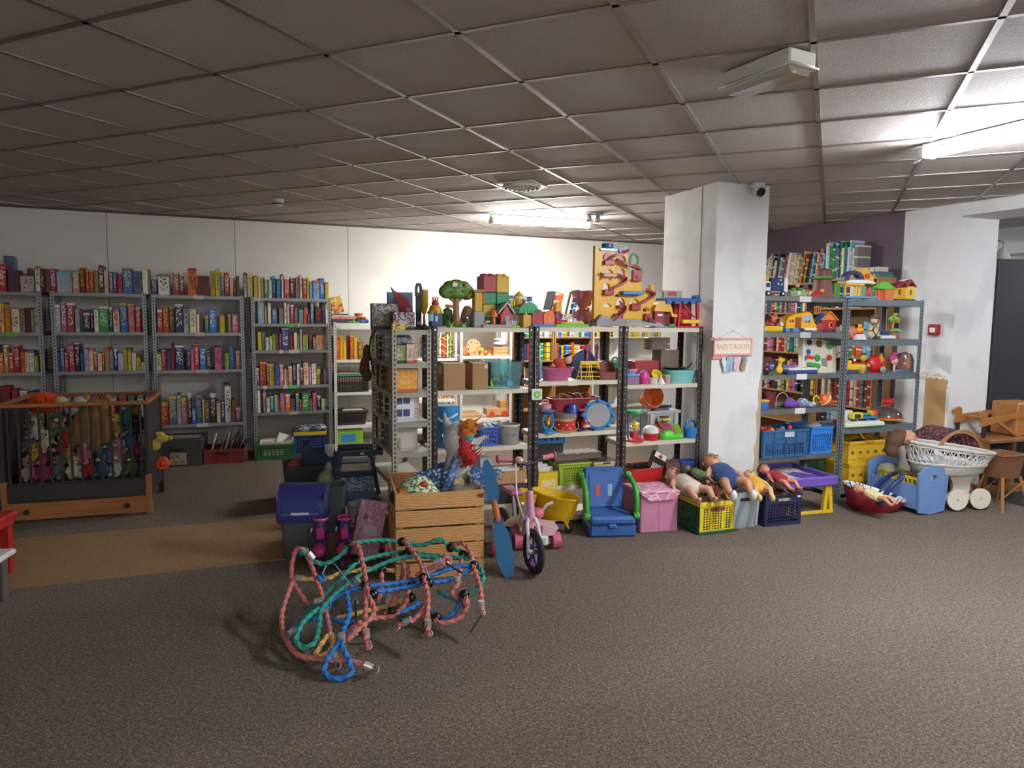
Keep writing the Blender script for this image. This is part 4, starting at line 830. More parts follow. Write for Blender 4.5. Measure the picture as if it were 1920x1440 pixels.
for i, c in enumerate(('c8a83c', 'd8d2c8', '4a8a5a', 'c05a4a')): o = bx(t, 'magazine', -W/2+.01*i, W/2-.015*i, .01, .22, .006*i, .006*i+.006, c, .0005); 
t.location.z = ZW[2]+P3.sz(660, 702, .02)[1]-ZW[2]+.001
t, W, H = T('storage_bin', 'dark brown lidded storage bin on the white unit', 'storage bin', P3, 630, 690, 771, ZW[3], .02); tub(t, W, .3, H*.86, '3a3230', .08, e=.2); bx(t, 'lid', -W*.52, W*.52, -.005, .305, H*.86, H, '332c2a', .006); tubeo(t, 'handle', [(-W*.2, -.008, H*.8), (-W*.15, -.025, H*.72), (W*.15, -.025, H*.72), (W*.2, -.008, H*.8)], .006, '2a2422')
t = thing('paper_stack', 'loose white papers on the dark brown bin', 'papers', P3.w(*[P3.s(660, .8, .1), .08, P3.sz(660, 771, .02)[1]+.001]), P3.rz)
for i in range(4): bx(t, 'sheet', -.12+.01*i, .13-.012*i, 0, .2, .004*i, .004*i+.004, ['e0dccf', 'd8cdb8', 'ece8e0', 'd9d2c2'][i], .0003)
t, W, H = T('game_box', 'lime and blue boxed toy on the lowest white unit shelf', 'game box', P3, 634, 681, 805, ZW[4]+.04, .02); t.location.z = ZW[4]+.001; bx(t, 'carton', -W/2, W/2, 0, .2, 0, H+.04, '8cc63c', .002); bx(t, 'picture_panel', -W*.36, W*.2, -.0015, .001, H*.25, H*.9, '3f93cf', .0005)
# wooden toys on the right white unit behind rack B
ZWC = [1.47, 1.08, .31, .08]
def wtoy(nm, label, x0, x1, yt, z, d=.06, **k): return T(nm, label, 'wooden toy' if 'wood' in nm else 'toy', LR, x0, x1, yt, z, d)
t, W, H = wtoy('wooden_clock', 'round wooden clock toy with coloured dots on the white unit', 874, 901, 638, ZWC[1]); MB().lathe([(W/2, 0), (W/2, .018), (W*.46, .022), (0, .022)], 28, (0, 0, H*.58), 'y').ob('dial', mat('d9a674', .5), t)
for i in range(9): a = i*.698; ball(t, 'dot', (W*.36*math.cos(a), -.002, H*.58+W*.36*math.sin(a)), .009, ['c0392b', '2b5fa8', 'd9b52e', '3a3a44'][i % 4], n=10, m=6)
bx(t, 'stand', -W*.3, W*.3, -.02, .06, 0, .035, 'c08a54', .004)
t, W, H = wtoy('wooden_train', 'wooden block train on the white unit left of the clock', 864, 876, 650, ZWC[1]); bx(t, 'wagon', -W/2, W/2, 0, .06, .015, H, 'b0784a', .003); [cyl_toy(t, 'wheel', (x, -.003, .014), .014, 0, .01, '8a3a2a', ax='y') for x in (-W*.3, W*.3)]
t, W, H = wtoy('wooden_blocks', 'box of yellow and red wooden blocks beside the clock', 901, 921, 652, ZWC[1]); 
for i in range(7): bx(t, 'block', -W/2+(i % 3)*W*.34, -W/2+(i % 3)*W*.34+W*.3, .0, .05, (i//3)*H*.33, (i//3)*H*.33+H*.32, ['d9a23a', 'c2462e', 'e0c46a', 'b87a46'][i % 4], .003)
t, W, H = wtoy('wooden_crate', 'small pale wooden slat crate on the white unit', 925, 958, 650, ZWC[1]); 
for i in range(3): bx(t, 'slat', -W/2, W/2, 0, .012, i*H*.34, i*H*.34+H*.3, mat('c89664', .55, 0, 'wood'), .002); bx(t, 'slat', -W/2, W/2, .15, .162, i*H*.34, i*H*.34+H*.3, mat('c89664', .55, 0, 'wood'), .002)
bx(t, 'end_board', -W/2, -W/2+.012, 0, .162, 0, H, mat('c08c58', .55, 0, 'wood'), .002); bx(t, 'end_board', W/2-.012, W/2, 0, .162, 0, H, mat('c08c58', .55, 0, 'wood'), .002)
t = thing('cloth_bundle', 'folded pale cloth on the small slat crate', 'cloth', LR.w(LR.s(940, 1.25, .1), .1, ZWC[1]+H+.001), LR.rz); blob(t, 'folds', [('e', (0, .03, .03), (.1, .06, .03)), ('e', (.02, .03, .06), (.08, .05, .025)), ('e', (-.02, .03, .085), (.07, .05, .018))], 'b9c4cc', .008, 'fabric')
books(LR, LR.s(820, 1.2, .02), LR.s(851, 1.2, .02), ZW[1]+.01, .3, .02, .2, 'slim row on white unit beside cardboard boxes', tmin=.012, tmax=.02, seed=101, pal=[0, 5, 3, 6, 13, 4, 10], gap=0)
books(LR, LR.s(797, 1.2, .02), LR.s(806, 1.2, .02), ZW[1]+.01, .3, .02, .2, 'slim bright group on white unit', tmin=.012, tmax=.02, seed=102, pal=[6, 9, 3, 6], gap=0)
t, W, H = wtoy('wooden_truck', 'wooden toy truck with red wheels and yellow trim on the white unit', 913, 955, 752, ZWC[2]); Hh = H; bx(t, 'bed', -W/2, W/2, 0, .14, .03, Hh*.55, mat('c99a62', .55, 0, 'wood'), .003); bx(t, 'cab', W*.1, W*.45, .01, .13, Hh*.55, Hh, mat('bb8a54', .55, 0, 'wood'), .003)
for x in (-W*.28, W*.28): cyl_toy(t, 'wheel', (x, -.008, .04), .038, 0, .02, 'c2402a', ax='y')
t, W, H = wtoy('wooden_boards', 'loose pale wooden boards lying on the white unit', 868, 911, 758, ZWC[2])
for i in range(5): o = bx(t, 'board', -W*.55, W*.5-.02*i, .02*i, .02*i+.09, .017*i, .017*i+.015, mat(['c9a878', 'b8926a', 'd4b78c'][i % 3], .6, 0, 'wood'), .001); o.rotation_euler = (0, 0, rad(4*i-8))
t, W, H = wtoy('wooden_animals', 'row of small wooden animals on the second white unit', 822, 850, 737, .57); 
for i in range(3): MB().prism([(-W*.45+i*W*.32, 0), (-W*.45+i*W*.32+W*.07, 0), (-W*.45+i*W*.32+W*.07, H*.4), (-W*.45+i*W*.32+W*.2, H*.4), (-W*.45+i*W*.32+W*.2, 0), (-W*.45+i*W*.32+W*.27, 0), (-W*.45+i*W*.32+W*.28, H), (-W*.45+i*W*.32+W*.15, H*.75), (-W*.45+i*W*.32, H*.7)], .01, .03).ob('animal', mat(['c08a54', 'b0602e', 'd2a468'][i], .55, 0, 'wood'), t, 0)
bx(t, 'plank', -W/2, W/2, 0, .04, -.0, .003, 'c09a68', .001)
# ------------------------------------------------------------------ top of the brown racks
RB = LCR
t, W, H = T('toy_tree', 'toy apple tree with round green crown and tree house window', 'toy tree', RB, 829, 888, 522, ZB[0], .06)
MB().tube(spl([(.0, .04, 0), (.0, .04, H*.2), (-.002, .04, H*.42), (0, .04, H*.6)], 4), [.034, .03, .027, .025, .024, .024, .023, .023, .022, .022, .022, .02, .02], 14).ob('trunk', mat('a8714a', .5), t)
for p, q in (((0, .04, H*.5), (-.06, .04, H*.62)), ((0, .04, H*.5), (.05, .04, H*.64)), ((0, .04, H*.42), (-.08, .04, H*.44))): MB().tube([p, q], [.014, .01], 10).ob('branch', mat('a8714a', .5), t)
blob(t, 'crown', [('e', (-.07, .04, H*.73), (.062, .045, H*.15)), ('e', (.0, .04, H*.84), (.07, .05, H*.15)), ('e', (.075, .04, H*.72), (.062, .045, H*.16)), ('e', (0, .04, H*.7), (.08, .05, H*.13)), ('e', (.05, .04, H*.86), (.05, .045, H*.1)), ('e', (-.05, .04, H*.84), (.05, .045, H*.12))], '5d8a3a', .007, rough=.45)
for x, z in ((.045, .87), (.09, .72), (-.05, .72), (.035, .74), (.07, .62), (-.02, .93)): ball(t, 'apple', (x, -.006, H*z), .011, 'b5543a', n=10, m=6)
MB().prism([(-.04, H*.83), (-.012, H*.83), (-.006, H*.89), (-.026, H*.95), (-.046, H*.89)], -.012, .0).ob('tree_house_window', mat('e9e2da', .4), t, 0)
for x in (-.06, .03): MB().prism([(x, .0), (x+.03, 0), (x+.02, .02), (x+.034, .045), (x+.008, .02), (x-.012, .05), (x, .012)], -.01, 0).ob('grass_tuft', mat('6fae4a', .5), t, 0)
MB().ell((0, .04, .008), (W*.5, .055, .012), 24, 6).ob('green_base', mat('4f8f3c', .45), t)
t, W, H = T('toy_house', 'green round toy hut with red arch behind the toy tree', 'toy house', RB, 832, 853, 575, ZB[0], .19); MB().lathe([(W/2, 0), (W*.52, H*.5), (W*.4, H*.85), (0, H)], 18, (0, .05, 0)).ob('hut', mat('4f7f3e', .5), t); bx(t, 'window', -.02, .02, -.006, .01, H*.35, H*.6, '3a3a38', .004)
t, W, H = T('toy_bridge', 'brown toy rock bridge with small coloured books behind the toy tree', 'toy', RB, 866, 891, 573, ZB[0], .19); MB().frame(arc(0, 0, W/2, 0, 180, 10, H)+[(-W/2, 0)], arc(0, H*.02, W*.26, 0, 180, 10, H*.5)+[(-W*.26, .001)], .0, .06).ob('rock_arch', mat('8d6a50', .6), t, 0); [bx(t, 'small_book', -.02+i*.013, -.009+i*.013, -.004, .02, H*.05, H*.42, c, .001) for i, c in enumerate(('5d9ac0', 'd9d4c8', 'c8a83c'))]
# big building-block tower
t, W, H = T('block_tower', 'stack of giant red, yellow and green building blocks', 'building blocks', RB, 905, 955, 512, ZB[0], .115)
hw = W/2; rows = [(0, .3, '2f7f5a', '2f7f5a'), (.3, .52, 'c8a63a', '2f7f5a'), (.52, .56, '2f7f5a', '2f7f5a')]
bh = H*.93/3; cl_ = [('2f7f5a', '2e7a58'), ('c8a63a', '2f8a5e'), ('2f8a62', '2f8a62'), ('a83a48', 'd0ab36')]
hs_ = [0, .2, .42, .64, .95]
for i in range(4):
    for j in (0, 1):
        z0, z1 = H*hs_[i], H*hs_[i+1]; b_ = bx(t, 'block', -hw+j*hw+.001, -hw+(j+1)*hw-.001, 0, .15, z0+.001, z1, cl_[i][j], .006)
        if i == 3:
            for k in range(2):
                for l in range(2): MB().lathe([(.017, 0), (.017, .016), (.014, .018), (0, .018)], 14, (-hw+j*hw+hw*(.28+.44*k), .04+.07*l, z1-.001)).ob('stud', mat(cl_[i][j], .4), b_)
t, W, H = T('toy_tower', 'narrow yellow toy tower with grey base beside the block tower', 'toy tower', RB, 889, 907, 543, ZB[0], .03)
bx(t, 'grey_base', -W*.5, W*.6, 0, .09, 0, H*.42, '9a9a98'); bx(t, 'shaft', -W*.4, W*.4, .01, .08, H*.42, H*.93, 'c9a52e'); bx(t, 'parapet', -W*.6, W*.6, 0, .09, H*.93, H, 'b07a4a'); bx(t, 'orange_slide', W*.4, W*.7, .02, .06, H*.6, H*.9, 'd2602e', .008)
# farm play set on a grey and green base
t, W, H = T('toy_farm', 'toy farm with grey roofed red barn, orange mushroom and fence', 'toy farm', RB, 906, 968, 566, ZB[0], .0)
bx(t, 'grey_base', -W*.5, W*.36, 0, .1, 0, .022, 'a3a3a1'); bx(t, 'green_base', W*.36, W*.62, 0, .1, 0, .016, '7cc84a')
bx(t, 'barn_wall', W*.06, W*.44, .03, .1, .022, H*.55, 'b03a42'); MB().prism([(-.02+W*.06, H*.5), (W*.25, H*.93), (W*.44+.015, H*.5), (W*.44+.015, H*.6), (W*.25, H*1.02), (W*.06-.02, H*.6)], .02, .11).ob('barn_roof', mat('a9aaa8', .45), t, 0); MB().prism([(W*.08, H*.5), (W*.42, H*.5), (W*.25, H*.9)], .032, .1).ob('barn_gable', mat('b03a42', .4), t, 0)
MB().prism([(W*.18, .022), (W*.34, .022), (W*.34, H*.38)]+arc(W*.26, H*.38, W*.08, 0, 180, 6), .027, .032).ob('barn_door', mat('8d8d90', .5), t, 0)
MB().lathe([(.012, .02), (.012, H*.4), (.03, H*.42), (.026, H*.52), (.012, H*.66), (0, H*.68)], 16, (-W*.13, .04, 0)).ob('mushroom', mat('e0763a', .4), t); MB().lathe([(.0, .02), (.008, .025), (.01, H*.18), (.028, H*.2), (.026, H*.26), (0, H*.24)], 16, (-W*.36, .04, 0)).ob('fountain', mat('d9b63c', .4), t)
for i in range(6): bx(t, 'fence_picket', W*(.2+.055*i), W*(.235+.055*i), .0, .005, .015, .05, 'c9c9c4', .001)
for x in (.42, .5): MB().ell((W*x, .05, H*.98), (.008, .006, .028), 10, 6).ob('bunny_ear', mat('d9b83c', .4), t)
t, W, H = T('toy_lamp_house', 'white toy lighthouse with yellow lantern and red bell', 'toy house', RB, 961, 992, 545, ZB[0], .1); bx(t, 'foot', -W*.3, W*.3, .0, .08, 0, H*.35, 'dad6ce'); MB().lathe([(W*.38, H*.35), (W*.4, H*.68), (W*.45, H*.7), (W*.2, H*.92), (0, H)], 14, (0, .04, 0)).ob('lantern', mat('d8b54a', .35), t); MB().lathe([(W*.42, H*.68), (W*.3, H*.84), (.0, H*.88)], 14, (0, .038, 0)).ob('white_roof', mat('e9e4e0', .4), t); ball(t, 'bell', (W*.12, -.01, H*.72), .014, 'b8352e')
bx(t, 'green_leaf', -W*.1, W*.25, -.012, .0, H*.3, H*.42, '69b04a', .008)
t, W, H = T('toy_shed', 'toy shed with ribbed green roof and yellow walls', 'toy house', RB, 974, 1008, 565, ZB[0], .02); bx(t, 'walls', -W*.3, W*.4, 0, .09, 0, H*.5, 'd0a444'); MB().prism([(-W*.55, H*.55)]+arc(0, H*.55, W*.55, 0, 180, 10, H*.42)[::-1][::-1], -.01, .1).ob('green_roof', mat('3f9a62', .4), t, 30); [bx(t, 'roof_rib', -W*.5+i*W*.2, -W*.46+i*W*.2, -.013, .0, H*.55, H*(.75 if 0 < i < 5 else .62), '379058', .001) for i in range(6)]
# rack C top
t, W, H = T('toy_barn', 'red and orange toy barn on a blue base', 'toy barn', RB, 998, 1040, 579, ZC[0], .01); bx(t, 'blue_base', -W*.5, W*.5, -.01, .12, 0, .02, '3f7fb8'); 
MB().prism([(-W*.5, .02), (-W*.02, .02), (-W*.02, H*.7), (-W*.1, H*.92), (-W*.26, H), (-W*.42, H*.92), (-W*.5, H*.7)], .0, .1).ob('red_half', mat('a33036', .4), t, 0); MB().prism([(W*.0, .02), (W*.48, .02), (W*.48, H*.66), (W*.4, H*.86), (W*.24, H*.94), (W*.08, H*.86), (0, H*.66)], -.005, .1).ob('orange_half', mat('e06a2a', .4), t, 0); bx(t, 'door_line', W*.22, W*.25, -.008, -.003, H*.25, H*.75, 'f0c090', .0005)
t, W, H = T('toy_telephone', 'yellow and purple toy with ring dial beside the red barn', 'toy', RB, 1040, 1054, 567, ZC[0], .04); bx(t, 'body', -W*.5, W*.5, 0, .05, 0, H*.6, 'b8302e'); MB().lathe([(W*.5, 0), (W*.5, .012), (W*.24, .014), (W*.24, 0)], 20, (0, -.01, H*.45), 'y', loop=True).ob('ring_dial', mat('5a3a5c', .4), t); bx(t, 'yellow_top', -W*.45, W*.5, .0, .05, H*.6, H, 'd9ac30', .008)
t, W, H = T('toy_ball', 'blue and red toy ball behind the red barn', 'ball', RB, 1010, 1034, 568, ZC[0], .2); ball(t, 'ball', (0, W/2, W/2), W/2, '2f5a9a'); MB().lathe([(W*.42, -.02), (W*.505, -.004), (W*.505, .004), (W*.42, .02)], 20, (0, W/2, W/2)).ob('red_band', mat('c0302c', .35), t)
t, W, H = T('toy_play_tray', 'lime green toy tray with yellow ring track and red parts', 'toy tray', RB, 1042, 1106, 597, ZC[0], .0); MB().prism([(-W*.5, 0), (W*.5, 0), (W*.46, H*.35), (-W*.46, H*.35)], 0, .12).ob('tray', mat('6fb83e', .4), t, 0); MB().tube(spl([(W*.4*math.cos(a), .06+.045*math.sin(a), H*.45) for a in [i*.785 for i in range(8)]], 3, True), .008, 8, True).ob('yellow_track', mat('d9be34', .4), t); bx(t, 'red_ramp', -W*.48, -W*.1, .02, .07, H*.35, H*.8, 'b83a34', .01); bx(t, 'white_ramp', -W*.2, W*.02, .03, .08, H*.35, H*.62, 'e0ded8', .008); [ball(t, 'peg', (W*(.1+.1*i), .04, H*.6), .011, 'e0d0c8', n=10, m=6) for i in range(3)]
t, W, H = T('gift_bag', 'pink cellophane bag tied in the middle beside the marble tower', 'bag', RB, 1082, 1116, 545, ZC[0], .13)
MB().ring([[(rr*W*math.cos(6.283*k/18)*(1+.18*math.sin(k*2.7)), .07+rr*.06*math.sin(6.283*k/18)*1.4, z*H) for k in range(18)] for rr, z in ((.42, 0), (.5, .2), (.42, .4), (.14, .5), (.2, .56), (.5, .8), (.58, 1.0))]).ob('cellophane', mat('c07f8a', .5, 0, 'clear'), t, 0); ball(t, 'stuffing', (0, .07, H*.22), (W*.38, .055, H*.2), '9a5a66'); MB().tube([(W*.15*math.cos(i*.7), .07+.03*math.sin(i*.7), H*.5) for i in range(9)], .004, 6, True).ob('tie', mat('c8a0b0', .4), t)
t, W, H = T('foil_tray', 'crumpled silver foil bag on the rack top', 'bag', RB, 1046, 1084, 588, ZC[0], .17); blob(t, 'foil', [('e', (x*W, .04+.01*(i % 2), H*.4), (W*.16, .04, H*(.4+.15*(i % 2)))) for i, x in enumerate((-.38, -.18, .02, .2, .38))], 'c4c6c8', .006, rough=.2, sm=1); bx(t, 'brown_strip', -W*.5, W*.5, .01, .07, 0, .01, '8a5a44', .002)
# marble run tower
t, W, H = T('marble_run_tower', 'tall yellow toy tower with red spiral slides and grey ramp base', 'toy tower', RB, 1113, 1225, 463, ZD[0], .06)
YEL, RED = mat('e2ac2e', .4), mat('9c2f3a', .35); x0 = -W/2
def px_(x): return x0+(x-1113)/112*W
def pz_(y): return (613-y)/150*H
def cell(xa, xb, ya, yb, ha=None):
    X0, X1, Z0, Z1 = px_(xa), px_(xb), pz_(yb), pz_(ya); g = MB()
    outer = [(X0, Z0), ((X0+X1)/2, Z0), (X1, Z0), (X1, (Z0+Z1)/2), (X1, Z1), ((X0*.4+X1*.6), Z1), (X0*.6+X1*.4, Z1), (X0, Z1), (X0, (Z0+Z1)/2)]
    if ha is None: g.box(X0, X1, 0, .035, Z0, Z1); 
    else:
        a, b, c, d = ha; A0, A1, B0, B1 = px_(a), px_(b), pz_(d), pz_(c); m = (A0+A1)/2; r = (A1-A0)/2
        hole = [(A0, B0), (m, B0), (A1, B0), (A1, (B0+B1)/2), (A1-r*.25, B1-r*.3), (m+r*.4, B1), (m-r*.4, B1), (A0+r*.25, B1-r*.3), (A0, (B0+B1)/2)]
        g.frame(outer, hole, 0, .035)
    return g.ob('panel', YEL, t, 0)
for args in ((1113, 1122, 466, 600), (1122, 1148, 470, 503, (1128, 1145, 479, 502)), (1122, 1148, 503, 530, (1130, 1146, 508, 516)), (1122, 1148, 530, 556, (1128, 1142, 534, 552)), (1122, 1148, 556, 600, (1129, 1145, 571, 578)), (1148, 1173, 478, 503, (1155, 1170, 482, 496)), (1148, 1173, 503, 528, (1154, 1169, 506, 520)), (1148, 1173, 528, 556), (1148, 1173, 556, 600, (1154, 1170, 561, 576)),
             (1173, 1200, 526, 556), (1173, 1200, 556, 600, (1178, 1196, 561, 574)), (1200, 1218, 545, 600, (1204, 1217, 577, 585)), (1218, 1225, 534, 600)): cell(*args)
def slide(pts, w=.03):
    P = spl([(px_(x), y, pz_(z)) for x, y, z in pts], 6); g = MB(); secs = []
    for i, p in enumerate(P):
        a, b = P[max(0, i-1)], P[min(len(P)-1, i+1)]; d = unit(b-a); n = V((0, -1, 0)); up = V((0, 0, 1))
        nn = unit(d.cross(up)) if d.cross(up).length > .2 else V((0, -1, 0)); h = .02
        secs.append([p-nn*w/2, p+nn*w/2, p+nn*w/2+V((0, 0, h)), p+nn*(w/2-.004)+V((0, 0, h)), p+nn*(w/2-.004)+V((0, 0, .004)), p-nn*(w/2-.004)+V((0, 0, .004)), p-nn*(w/2-.004)+V((0, 0, h)), p-nn*w/2+V((0, 0, h))])
    return g.ring(secs).ob('slide', RED, t, 40)
for pts in (((1172, .0, 474), (1160, -.03, 480), (1146, -.03, 486), (1134, -.01, 494)), ((1150, -.02, 492), (1164, -.04, 500), (1186, -.03, 506), (1194, -.01, 514), (1184, -.02, 524)), ((1152, -.01, 520), (1166, -.03, 526), (1160, -.04, 536), (1146, -.03, 544), (1132, -.01, 552)), ((1208, -.01, 546), (1220, -.03, 553), (1212, -.04, 562), (1196, -.03, 572), (1184, -.01, 580)), ((1158, -.01, 570), (1166, -.03, 580), (1160, -.05, 590), (1150, -.05, 600), (1140, -.03, 608)), ((1206, -.01, 592), (1214, -.03, 600), (1222, -.05, 608))): slide(pts)
for (a, b, c, d) in ((1128, 1146, 492, 501), (1180, 1197, 508, 529), (1128, 1146, 545, 556), (1179, 1197, 570, 583), (1154, 1164, 573, 580), (1148, 1164, 590, 604), (1205, 1216, 590, 602)): bx(t, 'slide_block', px_(a), px_(b), -.03, .004, pz_(d), pz_(c), RED, .004)
MB().prism(arc((px_(1128)+px_(1144))/2, pz_(487), px_(1144)-px_(1136), 0, 360, 14)[:-1], -.012, .002).ob('red_arch', RED, t, 0)
MB().lathe([(.04, 0), (.046, .004), (.046, .03), (.04, .034), (0, .034)], 24, (px_(1137), .02, pz_(469))).ob('blue_top_platform', mat('2f5f96', .35), t); bx(t, 'silver_band', px_(1121), px_(1153), -.012, .04, pz_(475), pz_(470), 'bcd0e0', .003, .2)
MB().prism([(px_(1155), pz_(470)), (px_(1172), pz_(465)), (px_(1172), pz_(471)), (px_(1158), pz_(478))], -.004, .02).ob('blue_guard', mat('3d5f86', .35), t, 0)
bx(t, 'blue_platform', px_(1160), px_(1200), -.05, .01, pz_(554), pz_(548), '3f86c4', .004); bx(t, 'platform_bracket', px_(1152), px_(1190), -.03, .005, pz_(557), pz_(554), '3c4a58', .003)
bx(t, 'pig_car', px_(1125), px_(1150), -.04, .0, pz_(523), pz_(516), 'd99a7c', .006); [cyl_toy(t, 'wheel', (px_(x), -.044, pz_(524)), .009, 0, .008, '3a3a38', ax='y') for x in (1128, 1147)]; dowel(t, 'bottle_nose', (px_(1124), -.02, pz_(518)), (px_(1121), -.02, pz_(516)), .008, '2f4a38')
MB().tube(spl([(px_(1183)+.035*math.cos(a), -.01, pz_(491)+.05*math.sin(a)) for a in [i*.7 for i in range(9)]], 3, True), .009, 8, True).ob('green_wheel_ring', mat('3f9a78', .4), t); tubeo(t, 'green_stem', [(px_(1192), -.01, pz_(500)), (px_(1197), -.01, pz_(508)), (px_(1199), -.005, pz_(514))], .01, '3f9a78')
MB().prism([(px_(1113), 0), (px_(1166), 0), (px_(1166), pz_(602)), (px_(1148), pz_(594)), (px_(1140), pz_(600)), (px_(1122), pz_(592)), (px_(1113), pz_(604))], -.05, .06).ob('grey_ramp_base', mat('8b8b8d', .45), t, 0); bx(t, 'grey_wall', px_(1166), px_(1225), .0, .05, 0, pz_(600), '98989a', .004); MB().prism([(px_(1160), 0), (px_(1240), 0), (px_(1232), pz_(606)), (px_(1168), pz_(606))], -.05, .02).ob('grey_apron', mat('9c9c9c', .45), t, 0)
t.location.z = ZD[0]+.012
# rack D top
t, W, H = T('toy_house', 'red toy house with domed yellow roof beside the marble tower', 'toy house', RB, 1226, 1267, 563, ZD[0], .03); bx(t, 'floor_plate', -W*.5, W*.5, -.02, .13, 0, .012, '8f9498'); bx(t, 'red_wall', -W*.48, -W*.02, .0, .1, .012, H*.62, '8d2a34'); bx(t, 'white_window', -W*.36, -W*.12, -.003, .002, H*.42, H*.5, 'e6e0dc', .002); bx(t, 'dark_door', -W*.1, W*.12, .002, .02, .012, H*.5, '3c3230', .002)
for x in (W*.16, W*.44): bx(t, 'red_pillar', x-.006, x+.006, .0, .1, .012, H*.52, 'a03038', .002)
MB().prism([(-W*.52, H*.6)]+[(p[0], p[1]) for p in arc(-W*.12, H*.62, W*.4, 180, 0, 10, H*.36)]+[(W*.34, H*.5), (W*.52, H*.48), (W*.52, H*.4), (W*.28, H*.4), (W*.2, H*.58)], -.012, .11).ob('yellow_roof', mat('e0b050', .4), t, 0); bx(t, 'green_ramp', W*.1, W*.4, -.03, .0, .0, .03, '4f9a5c', .01)
t, W, H = T('toy_swing_tower', 'red toy swing frame with blue crenellated roof', 'toy tower', RB, 1270, 1311, 553, ZD[0], .02)
for x in (-.45, .45): MB().prism([(x*W-.008, 0), (x*W+.008, 0), (x*W*.85+.008, H*.78), (x*W*.85-.008, H*.78)], 0, .02).ob('front_leg', mat('c9303a', .4), t, 0); MB().prism([(x*W-.008, 0), (x*W+.008, 0), (x*W*.85+.008, H*.78), (x*W*.85-.008, H*.78)], .1, .12).ob('rear_leg', mat('b52a34', .4), t, 0)
MB().prism([(-W*.36, H*.78), (-W*.28, H*.78), (W*.36, H*.3), (W*.28, H*.3)], .005, .015).ob('brace', mat('c9303a', .4), t, 0); bx(t, 'back_board', -W*.4, W*.4, .08, .1, .01, H*.78, 'a82a34', .003); bx(t, 'yellow_seat', -W*.36, W*.46, -.03, .02, H*.13, H*.25, 'e8c52c', .006); bx(t, 'base_plate', -W*.52, W*.52, -.01, .13, 0, .014, 'c8323a')
bx(t, 'blue_roof', -W*1.1, W*.52, -.012, .13, H*.78, H*.9, '24589a', .004); [bx(t, 'crenel', W*(-1.05+.36*i), W*(-.83+.36*i), -.016, .02, H*.72, H*.84, '2f66aa', .003) for i in range(4)]; bx(t, 'blue_finial', W*.24, W*.54, .0, .05, H*.9, H, '2a62a8', .008)
t, W, H = T('card_carton', 'grey carton with red printed strip behind the toy house', 'carton', RB, 1243, 1277, 545, ZD[0], .18); bx(t, 'carton', -W*.5, W*.5, 0, .08, 0, H, 'a8a4a0', .002, kind='card'); bx(t, 'red_strip', -W*.3, W*.2, -.0015, .001, H*.86, H*.97, 'a84444', .0005)
t, W, H = T('card_carton', 'silver grey patterned carton behind the marble tower', 'carton', RB, 1224, 1241, 547, ZD[0], .2); bx(t, 'carton', -W*.5, W*.5, 0, .06, 0, H, 'b4b2ae', .002, kind='card'); bx(t, 'label', -W*.3, W*.3, -.0012, .001, H*.3, H*.7, 'c8c6c2', .0004)

# ------------------------------------------------------------------ rack B shelves
CARD = mat('a6845e', .85, 0, 'card')
def cardbox(label, x0, x1, yt, z, d, D, rot, tape=True):
    t, W, H = T('cardboard_box', label, 'cardboard box', RB, x0, x1, yt, z, d, rot=rot); th = .004
    for a in ((-W/2, W/2, 0, th), (-W/2, W/2, D-th, D), (-W/2, -W/2+th, th, D-th), (W/2-th, W/2, th, D-th)): MB().box(*a, 0, H).ob('wall', CARD, t, 0)
    bx(t, 'bottom', -W/2+th, W/2-th, th, D-th, 0, th, CARD, 0); o = MB().box(-W/2, W/2, 0, D*.5, 0, .003).ob('flap', CARD, t, 0); o.location = (0, 0, H); o.rotation_euler = (rad(3), 0, 0); o = MB().box(-W/2, W/2, -D*.5, 0, 0, .003).ob('flap', CARD, t, 0); o.location = (0, D, H); o.rotation_euler = (rad(-6), 0, 0)
    if tape: bx(t, 'shipping_label', W*.28, W*.46, -.0012, .0005, H*.82, H*.96, 'd6c8bc', .0003)
    return t, W, H
t, W, H = cardbox('cardboard box with a small side sticker on the brown rack', 832, 872, 683, ZB[1], .01, .24, 0, False); bx(t, 'sticker', -W/2-.001, -W/2+.0005, .06, .13, H*.58, H*.9, 'd8d2c4', .0003)
cardbox('cardboard box with pale corner label next to turquoise tub', 886, 915, 682, ZB[1], .01, .22, 0)
t, W, H = T('storage_tub', 'translucent turquoise tub of small toys on the brown rack', 'tub', RB, 918, 983, 680, ZB[1], .01); tub(t, W*.97, .26, H, mat('c0e8e8', .16, 0, 'clear'), .1, e=.25, th=.003); 
for i in range(16): rr = random.Random(200+i); ball(t, 'small_toy', (rr.uniform(-.38, .38)*W, rr.uniform(.04, .2), rr.uniform(.03, .1)), (rr.uniform(.015, .03), .02, rr.uniform(.012, .026)), rr.choice(['7fa844', '3f9ac0', '2f4a5c', '55616a', '7a8a94', '30404a']), n=10, m=6)
bx(t, 'blue_block', .0, .05, .01, .05, .012, .06, '3fa0c8', .006); tubeo(t, 'green_horseshoe', [(-.11, .02, .02), (-.11, .03, .055), (-.07, .03, .065), (-.05, .03, .05)], .011, '93b83e')
bpy.context.view_layer.update()
t, W, H = T('bucket', 'tall blue lidded bucket with white handle on the brown rack', 'bucket', RB, 822, 867, 763, ZB[2], .02); R_ = W/2
MB().lathe([(R_*.9, 0), (R_*.92, .004), (R_, H*.9), (R_*.985, H*.9)], 32, (0, R_, 0)).ob('bucket_body', mat('2f86c4', .35), t); MB().lathe([(R_*1.03, H*.9), (R_*1.04, H*.99), (R_*.98, H), (0, H)], 32, (0, R_, 0)).ob('lid', mat('3a90c8', .3), t)
tubeo(t, 'handle', [(-R_*.98, R_*.9, H*.78), (-R_*.7, R_*.15, H*.66), (.0, -.025, H*.76), (R_*.6, R_*.15, H*.82)], .009, 'd6dade'); 
